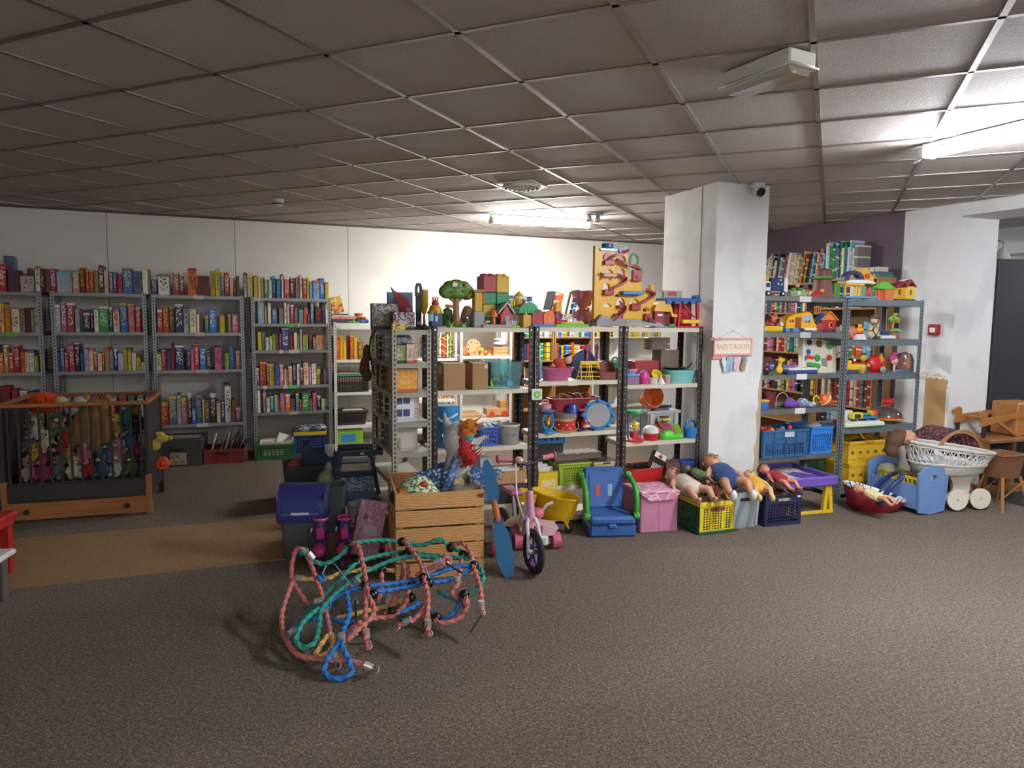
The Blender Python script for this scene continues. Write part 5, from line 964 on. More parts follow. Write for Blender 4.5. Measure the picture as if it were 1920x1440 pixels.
for (x, z, w) in ((-.1, .62, .5), (.25, .62, .5)): 
    for k in range(3): tubeo(t, 'printed_swirl', [(x*W*.9-.02, .012-.006, H*(z-.03*k)), (x*W*.9+.0, -.003, H*(z+.02-.03*k)), (x*W*.9+.035*w, -.003, H*(z+.03-.03*k))], .0022, 'dfe8ee', 6)
bx(t, 'green_label', W*.0, W*.3, -.004, .006, H*.2, H*.32, '7fb06a', .002); bx(t, 'white_flash', -W*.36, -W*.2, .0, .01, H*.28, H*.36, 'dfe6ea', .002)
t, W, H = T('plastic_basket', 'royal blue slotted plastic basket behind the winged plush toy', 'basket', RB, 901, 937, 801, ZB[2], .02); crate(t, W, .2, H, '3f5fb0', 9, 3, .12, rimh=.014, zr=(.1, .82)); 
for i in range(5): ball(t, 'packet', (-.04+.02*i, .08+.01*(i % 2), H*.75+.02*(i % 2)), (.03, .05, .03), 'b9bcc0', n=10, m=6)
t, W, H = T('clear_tub', 'round frosted tub with turquoise contents on the brown rack', 'tub', RB, 939, 981, 798, ZB[2], .01); R_ = W/2; MB().lathe([(R_*.92, 0), (R_, H), (R_*.97, H), (R_*.89, .006), (0, .006)], 30, (0, R_, 0), cap=False).ob('tub_wall', mat('d9d6d2', .35, 0, 'clear'), t); MB().lathe([(R_*.86, .008), (R_*.88, H*.35), (0, H*.4)], 24, (0, R_, 0)).ob('contents', mat('8fb4bc', .6), t); MB().lathe([(R_*1.02, H-.01), (R_*1.02, H), (R_*.98, H+.002), (R_*.98, H-.01)], 30, (0, R_, 0), loop=True).ob('rim', mat('c8c6c4', .4), t); [cyl_toy(t, 'button_hole', (x*R_, R_-R_*math.sqrt(1-x*x)*.99-.002, H*.5), .005, 0, .004, '3a3634', 8, ax='y') for x in (-.5, -.3, .1, .3)]
t, W, H = T('shoe_box', 'black shoe box with yellow sticker under the wooden tray', 'shoe box', RB, 926, 988, 908, ZB[3], .0); bx(t, 'carton', -W/2, W/2, 0, .26, 0, H*.75, '2b2c30', .002); bx(t, 'lid', -W/2-.003, W/2+.003, -.003, .263, H*.6, H, '313237', .003); bx(t, 'bar_code_sticker', W*.24, W*.4, -.0045, -.002, H*.32, H*.75, 'd9cf9a', .0004); bx(t, 'size_mark', W*.1, W*.16, -.0045, -.002, H*.5, H*.68, 'c9c9c8', .0004)
HB = H; t, W, H = T('wooden_tray', 'pale wooden tray of filed cards on the black shoe box', 'tray', RB, 930, 985, 884, ZB[3]+HB, .0); zt = H
for a in ((-W/2, W/2, 0, .01), (-W/2, W/2, .25, .26), (-W/2, -W/2+.01, .01, .25), (W/2-.01, W/2, .01, .25)): MB().box(*a, 0, H, .001).ob('side_board', mat('b58a5c', .55, 0, 'wood'), t, 0)
bx(t, 'floor_board', -W/2, W/2, 0, .26, 0, .006, 'a67c50', 0); papers(t, -W*.45, W*.45, .03, .24, .008, H*1.05, 12, 10, seed=8)
t.location.z = ZB[3]+HB+.002
t, W, H = T('game_box', 'white boxed kit with red print on the lowest brown rack shelf', 'game box', RB, 900, 921, 858, ZB[3], .08); bx(t, 'carton', -W/2, W/2, 0, .18, 0, H, 'b8bcc0', .002); bx(t, 'red_print', -W*.3, W*.25, -.0012, .001, H*.3, H*.6, 'b04a3a', .0005)

# ------------------------------------------------------------------ rack C shelves
t, W, H = T('doll_bath', 'pink oval doll bath on the brown rack', 'doll bath', RB, 1016, 1084, 692, ZC[1], .02); tub(t, W*.94, .17, H, 'b75a86', .28, e=.75)
t = thing('toy_figure', 'red hooded doll with dark hair sitting in the pink bath', 'doll', RB.w(RB.s(1052, 1.2, .09), .07, ZC[1]+.03), RB.rz); blob(t, 'body', [('e', (0, .02, .06), (.045, .03, .06)), ('e', (-.02, .02, .11), (.05, .03, .03))], 'b8402e', .007, 'fabric'); ball(t, 'head', (.05, .01, .125), (.034, .03, .036), 'd8a488', .6); MB().at(.045, .012, .16, ry=-20).ell((0, 0, 0), (.034, .03, .014), 14, 8).t().ob('hair', mat('20191a', .6), t); bx(t, 'blue_leg', -.03, .03, -.03, .0, .0, .03, '4a6a9a', .01)
t, W, H = T('toy_bear', 'small light blue plush bear against the rack post', 'plush toy', RB, 1009, 1020, 678, ZC[1], .05); blob(t, 'body', [('e', (0, .03, H*.35), (W*.5, .03, H*.34)), ('e', (0, .03, H*.74), (W*.4, .026, H*.2)), ('e', (-W*.3, .03, H*.94), (.012, .01, .012)), ('e', (W*.3, .03, H*.94), (.012, .01, .012))], '8db4cc', .006, 'fur')
t, W, H = T('toy_chair', 'dark blue toy high chair with pink bunny-ear posts', 'toy chair', RB, 1078, 1123, 648, ZC[1], .19); MB().prism([(-W*.5, 0), (W*.45, 0), (W*.45, H*.45)]+arc(-W*.02, H*.45, W*.47, 0, 180, 10, H*.42)+[(-W*.5, H*.45)], .05, .07).ob('backrest', mat('26375e', .4), t, 0); bx(t, 'seat', -W*.5, W*.5, -.03, .06, 0, H*.22, '2c3f6c', .01)
for x in (.08, .48): dowel(t, 'pink_post', (x*W, .04, 0), (x*W, .04, H*.78), .012, 'b75a90'); MB().ell((x*W, .038, H*.9), (.016, .01, .035), 12, 8).ob('bunny_ear', mat('a8487c', .4), t)
t, W, H = T('drying_rack', 'yellow doll clothes drying rack on the brown rack', 'drying rack', RB, 1090, 1128, 678, ZC[1], .02)
for y0 in (0, .08):
    for x in (-.5, -.06, .06, .5): MB().tube([(x*W*1.0, y0 if not y0 else y0, 0), (x*W*.86, .04, H)], .0035, 6).ob('leg', mat('e2c02c', .4), t)
for z in (.18, .42, .7): [MB().tube([(-W*.48, .04-(1-z)*.04*s_, H*z), (W*.48, .04-(1-z)*.04*s_, H*z)], .003, 6).ob('rail', mat('e2c02c', .4), t) for s_ in (1, -1)]
bx(t, 'top_board', -W*.46, W*.46, .03, .05, H*.8, H, 'dcb82a', .003)
t, W, H = T('doll_armchair', 'brown plastic doll armchair on the brown rack', 'doll chair', RB, 1126, 1160, 678, ZC[1], .02); bx(t, 'seat', -W*.4, W*.4, .0, .1, .0, H*.42, '7a4038', .008); MB().prism([(-W*.5, 0), (W*.5, 0), (W*.5, H*.7)]+arc(0, H*.7, W*.5, 0, 180, 8, H*.3), .08, .12).ob('backrest', mat('74392f', .4), t, 0); [bx(t, 'arm', x*W-.018, x*W+.018, -.005, .1, 0, H*.62, '80463c', .012) for x in (-.42, .42)]
t, W, H = T('watering_can', 'dark green toy watering can behind the rack posts', 'watering can', RB, 1148, 1166, 672, ZC[1], .17); MB().lathe([(W*.5, 0), (W*.52, H*.7), (W*.4, H*.78), (0, H*.78)], 18, (0, .04, 0)).ob('can', mat('2f7a54', .4), t); tubeo(t, 'handle', [(W*.3, .04, H*.7), (W*.2, .04, H), (-W*.2, .04, H), (-W*.3, .04, H*.7)], .007, '2f8a5e')
# shelf 3
t, W, H = T('storage_tub', 'large dark red open tub on the drum shelf', 'tub', RB, 1035, 1126, 748, ZC[2], .165); tub(t, W, .125, H, '8e2a38', .22, e=.35, rim='a03444')
for i, c in enumerate(('d9a23a', '26262a', 'd0602e', 'c8c4bc', '2a2a2c', 'c9482e')): tubeo(t, 'rope_tangle', [(-.12+.04*i, .06, H*.98), (-.1+.04*i, .1, H+.03), (-.05+.035*i, .07, H+.02+.01*(i % 2)), (-.02+.03*i, .05, H*.97)], .007, c, 6)
t, W, H = T('jug', 'clear jug with pink lid against the rack post', 'jug', RB, 1009, 1042, 752, ZC[2], .07); MB().lathe([(W*.42, 0), (W*.5, H*.25), (W*.36, H*.75), (W*.33, H*.78)], 22, (0, .05, 0), cap=False).ob('jug_wall', mat('b98f8a', .5, 0, 'clear'), t); MB().lathe([(W*.39, .004), (W*.45, H*.25), (W*.36, H*.5), (0, H*.5)], 18, (0, .05, 0)).ob('contents', mat('a8a070', .6, 0, 'pattern', c2='b86a5c'), t); MB().lathe([(W*.36, H*.76), (W*.36, H*.86), (W*.2, H*.92), (0, H*.92)], 20, (0, .05, 0)).ob('lid', mat('c88a92', .4), t); tubeo(t, 'lid_handle', [(-W*.15, .05, H*.9), (-W*.1, .05, H), (W*.15, .05, H), (W*.18, .05, H*.9)], .006, 'c88a92')
t, W, H = T('hourglass_shaker', 'blue oval frame shaker with yellow duck inside', 'toy shaker', RB, 1018, 1043, 771, ZC[2], .0)
MB().lathe([(W*.5, 0), (W*.48, .012), (W*.25, .03), (.0, .035)], 20, (0, .03, 0)).ob('foot', mat('2f86c4', .35), t); MB().lathe([(.0, H-.022), (W*.3, H-.018), (W*.5, H-.006), (W*.5, H), (0, H)], 20, (0, .03, 0)).ob('top', mat('2f86c4', .35), t); MB().tube(spl([(W*.4*math.cos(a), .03, H*.53+H*.4*math.sin(a)) for a in [i*.785 for i in range(8)]], 4, True), .009, 8, True).ob('oval_frame', mat('2f86c4', .35), t); ball(t, 'duck_body', (.0, .03, H*.45), (.014, .012, .02), 'e2bc30'); ball(t, 'duck_head', (.004, .028, H*.6), .011, 'e2bc30')
t, W, H = T('toy_drum', 'small red toy drum with white stars and clear top', 'toy drum', RB, 1046, 1086, 777, ZC[2], .0); R_ = W/2; MB().lathe([(R_, .01), (R_, H*.62)], 28, (0, R_, 0), cap=True).ob('shell', mat('c0332c', .35, 0, 'pattern', c2='c0332c'), t); MB().lathe([(R_*1.04, 0), (R_*1.04, .012), (0, .012)], 28, (0, R_, 0)).ob('lower_hoop', mat('d0b060', .3, .6), t); MB().lathe([(R_*1.05, H*.6), (R_*1.05, H*.72), (R_, H*.74), (0, H*.74)], 28, (0, R_, 0)).ob('upper_hoop', mat('d2b468', .3, .5), t); MB().lathe([(R_*.98, H*.74), (R_*.95, H*.98), (0, H)], 24, (0, R_, 0)).ob('clear_lid', mat('c8b4b0', .35, 0, 'clear'), t)
for i in range(7): a = rad(200+20*i); ball(t, 'star', (R_*math.cos(a)*1.005, R_+R_*math.sin(a)*1.005, H*(.22+.2*(i % 2))), .006, 'efe8dc', n=8, m=6)
tubeo(t, 'strap', [(-R_, R_*.8, H*.6), (-R_*1.15, R_*.5, H*.3), (-R_*.9, 0, .02), (.0, -.02, .012), (R_*.9, .0, .03), (R_*1.08, R_*.5, H*.5)], .003, 'c8b060')
t, W, H = T('doll', 'doll head with shiny blue cap behind the small drum', 'doll', RB, 1064, 1088, 757, ZC[2], .1); ball(t, 'face', (0, .03, H*.5), (W*.36, .03, H*.26), 'd6a084', .5); MB().lathe([(W*.5, H*.6), (W*.48, H*.75), (W*.3, H*.95), (0, H)], 20, (0, .035, 0)).ob('cap', mat('2648a0', .3), t); bx(t, 'body', -W*.3, W*.3, .01, .06, 0, H*.35, '2a4690', .01); bx(t, 'cap_badge', -.008, .012, .0, .012, H*.72, H*.84, 'cfd8e8', .002)
t, W, H = T('toy_crab', 'maroon ladybird toy with purple feet in front of big drum', 'toy', RB, 1088, 1114, 786, ZC[2], .0); MB().ell((0, .035, H*.55), (W*.38, .035, H*.4), 18, 10).ob('shell', mat('8e2740', .35), t); ball(t, 'belly', (0, .02, H*.42), (W*.3, .025, H*.2), 'd9b0a4'); [ball(t, 'eye', (x, .004, H*.86), .009, 'e8e0dc', n=10, m=6) for x in (-.012, .012)]; [ball(t, 'foot', (x, .01, .012), (.016, .02, .012), '5a3a78', n=12, m=6) for x in (-W*.5, W*.5)]
t, W, H = T('toy_drum', 'big yellow toy drum with white head in blue rim', 'toy drum', RB, 1098, 1155, 750, ZC[2], .0, rot=0); R_ = H/2*.98
g = MB().at(.02, .0, R_, rz=18); MBd = lambda prof, nm, c, loop=False: MB().at(-.01, .03, R_+.001, rz=-14).lathe(prof, 32, (0, 0, 0), 'y', loop=loop).t().ob(nm, mat(c, .35), t)
MBd([(R_*.9, .015), (R_*.9, .13), (0, .13)], 'shell', 'd2a832'); MBd([(R_*.8, -.004), (R_, -.002), (R_, .02), (R_*.9, .024), (R_*.8, .02)], 'blue_rim', '2f7fc0', True); MBd([(R_*.82, -.001), (0, -.001), (0, .01), (R_*.82, .01)], 'drum_head', 'dcdcdc')
bx(t, 'red_latch', -W*.62, -W*.1, .05, .12, R_*1.25, R_*1.4, 'b8402e', .01); [ball(t, 'rim_scallop', (-.01+R_*.97*math.cos(i*.785), .035-.24*R_*.97*math.cos(i*.785), R_+R_*.97*math.sin(i*.785)), .02, '2f7fc0', n=10, m=6) for i in (1, 2, 3, 4, 5, 7, 8)]
# shelf 4
t, W, H = T('storage_box', 'yellow box of filed papers at the rack post', 'box', RB, 1009, 1046, 884, ZC[3], .0); crate(t, W, .22, H, 'd9bd2c', rimh=.004); bx(t, 'white_print', -W*.36, W*.36, -.002, .001, H*.05, H*.45, 'dcdcd6', .0005, kind='art', c2='d9bd2c'); papers(t, -W*.42, W*.42, .03, .2, .01, H*1.25, 9, 12, seed=12)
t, W, H = T('plastic_basket', 'lime green lattice basket under clear film', 'basket', RB, 1046, 1108, 868, ZC[3], .0); crate(t, W*.97, .25, H, '9ab83c', 12, 6, .18, rimh=.016, zr=(.12, .8), xm=.12)
bx(t, 'contents', -W*.38, W*.38, .03, .21, .01, H*.7, '8a8a6a', .01, kind='art', c2='c85a3a'); bx(t, 'film_cover', -W*.5, W*.5, -.004, .254, H, H+.004, mat('8a9070', .35, 0, 'clear'), .001)
t, W, H = T('plastic_basket', 'cream lattice basket under clear film', 'basket', RB, 1112, 1160, 866, ZC[3], .01); crate(t, W*.97, .25, H, 'd6c68c', 11, 5, .16, rimh=.016, zr=(.12, .8), xm=.1); bx(t, 'contents', -W*.38, W*.38, .03, .21, .01, H*.6, '4a4844', .01, kind='plain'); bx(t, 'film_cover', -W*.5, W*.5, -.004, .254, H, H+.004, mat('9a9488', .35, 0, 'clear'), .001); bx(t, 'hand_slot', -W*.14, W*.14, -.0075, -.004, H-.014, H-.004, '2a2622', .001)
HB = H; t = thing('flat_package', 'flat carton wrapped in wrinkled clear film above the baskets', 'package', RB.w(RB.s(1082, .55, .12), .09, ZC[3]+max(HB, .0)+.012), RB.rz); bx(t, 'carton', -.2, .2, 0, .17, 0, .045, '6a5548', .004, kind='card')
MB().grid(lambda u, v: (-.205+.41*u, -.004+.178*v, .05+.005*math.sin(u*43+v*7)*math.sin(v*25+u*9)), 24, 10).ob('wrinkled_film', mat('dcdcda', .55, 0, 'clear'), t)
t = thing('ring_toss_board', 'bright blue board with dark holes lying behind the baskets', 'toy', RB.w(RB.s(1026, .65, .2), .2, ZC[3]), RB.rz); bx(t, 'carton_under', -.1, .14, .0, .08, 0, .29, '37322e', .003); bx(t, 'blue_board', -.12, .15, -.01, .06, .29, .36, '2f86d0', .004); [cyl_toy(t, 'hole', (-.02+.05*i, -.012, .325), .012, 0, .003, '1f3a58', 12, ax='y') for i in range(3)]
# ------------------------------------------------------------------ rack D shelves
t, W, H = T('doll_bath', 'turquoise oval doll bath on the rack by the pillar', 'doll bath', RB, 1254, 1317, 696, ZD[1], .02); tub(t, W*.96, .2, H, '7fc4c0', .2, e=.8); HB = H
t = thing('toy_pan', 'flat black toy frying pan lying on the turquoise bath', 'toy pan', RB.w(RB.s(1270, 1.2, .1), .06, ZD[1]+HB+.008), RB.rz); MB().lathe([(.085, 0), (.095, .018), (.09, .018), (.08, .004), (0, .004)], 24, (0, .06, 0)).ob('pan', mat('232428', .4), t); tubeo(t, 'handle', [(.08, .06, .012), (.12, .06, .02), (.15, .06, .05)], .007, '1d1d20')
t, W, H = T('toy_teapot', 'bright pink toy teapot on the rack by the pillar', 'toy teapot', RB, 1202, 1221, 693, ZD[1], .02); MB().lathe([(W*.35, 0), (W*.5, H*.3), (W*.5, H*.6), (W*.3, H*.82), (0, H*.84)], 20, (0, .04, 0)).ob('pot', mat('cf3f8c', .35), t); MB().lathe([(W*.3, H*.82), (W*.16, H*.92), (.0, H)], 16, (0, .04, 0)).ob('lid', mat('3f8aa8', .35), t); tubeo(t, 'handle', [(-W*.45, .04, H*.65), (-W*.75, .04, H*.6), (-W*.7, .04, H*.3), (-W*.45, .04, H*.25)], .007, 'cf3f8c')
t, W, H = T('toy_bowl', 'pink toy bowl behind the teapot', 'toy bowl', RB, 1180, 1204, 692, ZD[1], .15); MB().lathe([(W*.2, 0), (W*.5, H), (W*.46, H), (W*.16, .006), (0, .006)], 20, (0, .06, 0), cap=False).ob('bowl', mat('d9a4b4', .4), t); MB().lathe([(W*.22, 0), (W*.2, .008), (0, .008)], 16, (0, .06, 0)).ob('foot', mat('d9a4b4', .4), t)
t, W, H = T('toy_kitchen', 'blue and mauve toy kitchen piece at the rack post', 'toy', RB, 1176, 1199, 697, ZD[1], .02); bx(t, 'body', -W*.5, W*.5, 0, .08, 0, H*.62, '8a6a86', .004); bx(t, 'blue_top', -W*.5, W*.55, -.004, .084, H*.62, H*.78, '4a9ad0', .005); tubeo(t, 'blue_tap', [(-W*.1, .04, H*.78), (-W*.05, .04, H), (W*.2, .03, H*.95)], .007, '4a9ad0')
t, W, H = T('toy_cup', 'yellow toy pan with white funnel lying beside teapot', 'toy dishes', RB, 1222, 1250, 697, ZD[1], .02); MB().at(0, .05, H*.62, rx=55).lathe([(W*.22, -.02), (W*.36, .02), (W*.33, .02), (W*.2, -.016), (0, -.016)], 20).t().ob('yellow_pan', mat('d9c23a', .35), t); MB().lathe([(W*.3, 0), (W*.1, H*.45), (W*.05, H*.7)], 16, (W*.22, .02, 0)).ob('white_funnel', mat('e4e2dc', .4), t); MB().lathe([(W*.28, 0), (W*.3, H*.5), (0, H*.52)], 16, (-W*.2, .05, 0)).ob('cream_cup', mat('d6cfc0', .4), t)
t, W, H = T('toy_cup', 'dusty pink toy mug with lime lid in front of the bath', 'toy cup', RB, 1246, 1258, 703, ZD[1], .0); MB().lathe([(W*.44, 0), (W*.5, H*.85), (0, H*.85)], 18, (0, .02, 0)).ob('mug', mat('c4909a', .4), t); MB().lathe([(W*.55, H*.85), (W*.5, H), (0, H)], 18, (0, .02, 0)).ob('lid', mat('9ac04a', .4), t)
t, W, H = T('cardboard_box', 'brown carton in clear film behind the dolls bath', 'cardboard box', RB, 1238, 1271, 657, ZD[1], .16); bx(t, 'carton', -W/2, W/2, 0, .13, 0, H, 'a08466', .002, kind='card'); bx(t, 'film', -W/2-.003, W/2+.003, -.003, .133, .002, H+.003, mat('c8c2ba', .15, 0, 'clear'), .002); HB = H
t, W, H = T('game_box', 'dark red carton next to the filmed brown carton', 'game box', RB, 1190, 1234, 677, ZD[1], .16); bx(t, 'carton', -W/2, W/2, 0, .13, 0, H*.9, '8f2a2e', .002); bx(t, 'lid', -W/2-.002, W/2+.002, -.002, .132, H*.55, H, '9a3034', .002)
t = thing('snack_bag', 'clear tub of brown tiles on the filmed carton', 'tub', RB.w(RB.s(1243, 1.4, .17), .17, ZD[1]+HB+.005), RB.rz); bx(t, 'tub_wall', -.11, .07, 0, .11, 0, .1, mat('cfcac4', .18, 0, 'clear'), .004); bx(t, 'brown_tiles', -.1, .02, .006, .1, .003, .085, '8a5a34', .002, kind='pattern', c2='6a3f22'); bx(t, 'dark_bits', .02, .065, .01, .1, .003, .05, '34302e', .01)
# shelf 3
t, W, H = T('sand_mill', 'sand wheel toy with green funnel, yellow wheel and red base', 'sand toy', RB, 1180, 1210, 771, ZD[2], .01); MB().lathe([(W*.55, 0), (W*.55, .014), (W*.3, H*.12), (0, H*.12)], 20, (0, .05, 0)).ob('red_base', mat('c0302e', .4), t); MB().lathe([(W*.1, H*.72), (W*.12, H*.78), (W*.46, H*.93), (W*.48, H), (W*.44, H), (0, H*.82)], 20, (0, .05, 0)).ob('green_funnel', mat('4aa878', .4), t)
for x in (-.4, .4): dowel(t, 'side_post', (x*W, .05, H*.1), (x*W, .05, H*.93), .008, '4a5f8a')
for i in range(6): a = i*1.047; MB().at(0, .05, H*.5, ry=i*60).box(-.006, .006, -.02, .02, 0, .036, .002).t().ob('yellow_paddle', mat('d9c23a', .4), t)
MB().lathe([(W*.26, H*.12), (W*.2, H*.3), (0, H*.3)], 14, (0, .05, 0)).ob('red_cone', mat('a02a34', .4), t)
t, W, H = T('toy_viewer', 'red and white round toy on the rack by the pillar', 'toy', RB, 1213, 1239, 799, ZD[2], .01); MB().lathe([(W*.42, 0), (W*.5, H*.2), (W*.5, H*.5), (0, H*.5)], 22, (0, .05, 0)).ob('red_bowl', mat('c0332c', .35), t); MB().lathe([(W*.5, H*.5), (W*.48, H*.75), (W*.3, H*.95), (0, H)], 22, (0, .05, 0)).ob('white_dome', mat('dedad6', .35), t); bx(t, 'red_slot', -W*.2, W*.24, -.002, .03, H*.7, H*.78, 'b03038', .004)
t, W, H = T('toy_bowl', 'lime bowl holding a pink lid against the grey box', 'toy bowl', RB, 1228, 1273, 787, ZD[2], .09); MB().at(.03, .05, H*.55, rx=40, rz=20).lathe([(W*.2, -.03), (W*.5, .03), (W*.47, .03), (W*.18, -.025), (0, -.025)], 22).t().ob('lime_bowl', mat('7fb83e', .4), t); MB().at(-.02, .02, H*.5, rx=30).lathe([(W*.42, -.006), (W*.44, .0), (W*.3, .02), (0, .024)], 22).t().ob('pink_lid', mat('a84a5e', .35), t); bx(t, 'yellow_scoop', -.02, .06, .02, .06, H*.9, H*1.02, 'd9d23c', .01)
t, W, H = T('toy_turtle_lid', 'bright green ribbed turtle shell lid lying on the rack', 'toy', RB, 1237, 1286, 806, ZD[2], .005); blob(t, 'shell', [('e', (-W*.12, .04, H*.3), (W*.3, .045, H*.65)), ('e', (W*.2, .04, H*.2), (W*.28, .035, H*.3)), ('e', (W*.42, .04, H*.25), (.016, .016, H*.3))], '55c83a', .006, rough=.4); [tubeo(t, 'rib', [(-W*.3+i*W*.1, .0, H*.3), (-W*.28+i*W*.1, .03, H*.95), (-W*.26+i*W*.1, .08, H*.4)], .003, '48b832', 6) for i in range(4)]
t, W, H = T('watering_can', 'blue toy watering can on the rack by the pillar', 'watering can', RB, 1288, 1311, 790, ZD[2], .01); MB().lathe([(W*.42, 0), (W*.45, H*.1), (W*.5, H*.6), (W*.46, H*.62), (0, H*.6)], 22, (0, .04, 0)).ob('can', mat('2f80c4', .35), t); tubeo(t, 'handle', [(-W*.35, .04, H*.6), (-W*.3, .04, H*.92), (.0, .04, H), (W*.3, .04, H*.9), (W*.38, .04, H*.6)], .009, '2f80c4'); tubeo(t, 'spout', [(W*.4, .04, H*.3), (W*.65, .04, H*.65), (W*.8, .04, H*.8)], .009, '2f80c4'); MB().at(W*.82, .04, H*.82, ry=40).lathe([(.008, -.008), (.02, .01), (0, .012)], 14).t().ob('rose', mat('2a74b4', .4), t); bx(t, 'price_tag', .0, .02, -.004, .003, H*.25, H*.36, 'e4e4e0', .001)
t, W, H = T('storage_box', 'grey plastic box with clip handles behind the sand toys', 'storage box', RB, 1214, 1273, 770, ZD[2], .17); tub(t, W, .12, H*.9, '9a9a9c', .05, e=.18); bx(t, 'lid', -W*.53, W*.53, -.006, .126, H*.88, H, 'a6a6a6', .004); [bx(t, 'clip', x*W-.02, x*W+.02, -.012, .0, H*.45, H*.9, 'b0b0b2', .004) for x in (-.38, .38)]; bx(t, 'handle_slot', -W*.14, W*.14, -.008, .002, H*.72, H*.8, '5a3a36', .003); HB = H
t = thing('toy_bucket', 'orange cat-face bucket lying on the grey box', 'toy bucket', RB.w(RB.s(1205, .9, .2), .21, ZD[2]+HB*.98), RB.rz); MB().at(0, .03, .075, rx=70).lathe([(.06, -.06), (.09, .06), (.086, .06), (.056, -.056), (0, -.056)], 24, cap=False).t().ob('bucket', mat('d9783c', .4), t); MB().at(0, .03, .075, rx=70).lathe([(.062, -.062), (0, -.062), (0, -.058), (.06, -.058)], 24).t().ob('bottom', mat('dd8446', .4), t); MB().tube(spl([(.088*math.cos(a), -.03+.0, .09+.088*math.sin(a)) for a in [i*.785 for i in range(8)]], 3, True), .006, 8, True).ob('rim', mat('c9603a', .4), t); bx(t, 'red_nose', .0, .02, -.05, -.03, .06, .08, 'c0392b', .005)
t.location = RB.w(RB.s(1222, .9, .2), .2, ZD[2]+HB+.022)
t = thing('toy_shoe_mould', 'dark blue claw-shaped toy on the grey box lid', 'toy', RB.w(RB.s(1247, .85, .15), .17, ZD[2]+HB+.002), RB.rz); MB().prism([(-.09, .0), (.05, 0), (.06, .012), (-.02, .035), (-.08, .012)], 0, .06).ob('wedge', mat('55585c', .5), t, 0); [ball(t, 'toe', (-.03+.022*i, .0, .035), (.012, .02, .015), '20304f', n=10, m=6) for i in range(5)]
# bottom shelf
t, W, H = T('storage_tub', 'bright red low tub of video tapes on the floor shelf', 'tub', RB, 1180, 1246, 880, ZD[3], .0); tub(t, W, .24, H, 'c02f2c', .12, e=.25); papers(t, -W*.4, W*.1, .04, .2, .03, .17, 6, 10, cols=('26262a', '3a3836', '4a3f3a'), seed=21, axis='x')
t2 = thing('game_box', 'black and white grid boxed game with red cross leaning in tub', 'game box', RB.w(RB.s(1222, .4, .05), .03, ZD[3]+.1), RB.rz); o = MB().box(-.06, .06, 0, .05, 0, .21, .002).ob('carton', mat('2a2422', .45), t2, 0); g = lattice(MB(), -.05, .05, .02, .11, -.002, .0005, 5, 5, .3).ob('white_grid', mat('e0dcd6', .5), o, 0); bx(o, 'title_strip', -.058, .058, -.002, .0005, .16, .205, 'e4e0da', .0004); o2 = bx(o, 'red_cross', -.02, .02, -.004, -.001, .17, .185, 'b8302a', .0006); bx(o, 'red_cross_bar', -.006, .006, -.004, -.001, .155, .2, 'b8302a', .0006); o.rotation_euler = (rad(-8), rad(28), 0)
t, W, H = T('paper_bag', 'creased brown leatherette bag on the floor shelf', 'bag', RB, 1250, 1276, 868, ZD[3], .02); MB().ring([[(W*.5*k*(1+.06*math.sin(j*2.1+z*9)), .08+.07*k2, z*H) for j, (k, k2) in enumerate(((-1, -1), (-.3, -1.05), (.4, -1), (1, -1), (1, 1), (-1, 1)))] for z in (0, .3, .6, .85, 1)]).ob('bag_body', mat('6a4c3e', .6), t, 0); tubeo(t, 'handle', [(-W*.3, .0, H), (-W*.1, .0, H*1.22), (W*.2, .0, H*1.22), (W*.36, .0, H)], .004, '2a2422')
t, W, H = T('storage_box', 'clear box with royal blue lid on the floor shelf', 'storage box', RB, 1278, 1312, 866, ZD[3], .01); tub(t, W, .14, H*.85, mat('9aa0a8', .3, 0, 'clear'), .06, e=.2); bx(t, 'lid', -W*.53, W*.53, -.006, .146, H*.85, H, '2348a0', .005); bx(t, 'contents', -W*.4, W*.4, .02, .12, .01, H*.6, '4a4a52', .01, kind='art', c2='8a7a5a')
# small white speaker tag hanging on the post
q = RB.w(RB.s(1006, 1.02, -.02), -.03, 1.0); t = thing('hanging_tag', 'white square tag with green round sticker hung on rack post', 'tag', q, RB.rz); bx(t, 'plate', -.043, .043, 0, .012, -.042, .042, 'dcdcd6', .008); MB().lathe([(.028, -.002), (.028, .003), (0, .003)], 20, (0, 0, .0), 'y').ob('green_sticker', mat('7fc04a', .4), t); tubeo(t, 'string', [(-.01, .005, .04), (-.012, .008, .2), (-.01, .01, .4)], .0016, 'd8d4cc', 5); bx(t, 'centre_mark', -.008, .008, -.004, 0, -.006, .008, 'cfe6b8', .001)

# ------------------------------------------------------------------ galvanised toy rack E
ER = RR
t, W, H = T('toy_truck', 'white toy lorry with dark blue container and recycling mark', 'toy truck', ER, 1434, 1478, 518, ZE[0], .02); bx(t, 'chassis', -W*.48, W*.48, .005, .1, .022, .045, '77787c', .004); bx(t, 'cab', -W*.5, -W*.24, 0, .1, .035, H*.74, 'dfe0e0', .01); bx(t, 'container', -W*.22, W*.34, .004, .1, .045, H*.92, '2a3a70', .006); bx(t, 'rear_door', W*.32, W*.5, .0, .104, .03, H*.95, 'e2e2de', .01); bx(t, 'cab_window', -W*.46, -W*.3, -.002, .004, H*.44, H*.66, '2a2c34', .003)
for x in (-.36, .26): w_ = cyl_toy(t, 'wheel', (x*W, -.004, .022), .022, 0, .02, '1d1d20', ax='y'); MB().lathe([(.011, -.006), (.011, -.003), (0, -.003)], 14, (x*W, 0, .022), 'y').ob('hub', mat('e6e6e6', .4), w_)
for i in range(3): MB().at(W*.14, .003, H*.68, ry=i*120).prism([(.006, .012), (.016, .02), (.004, .03), (-.012, .026), (-.004, .016)], -.003, .001).t().ob('recycling_arrow', mat('b8d070', .4), t, 0)
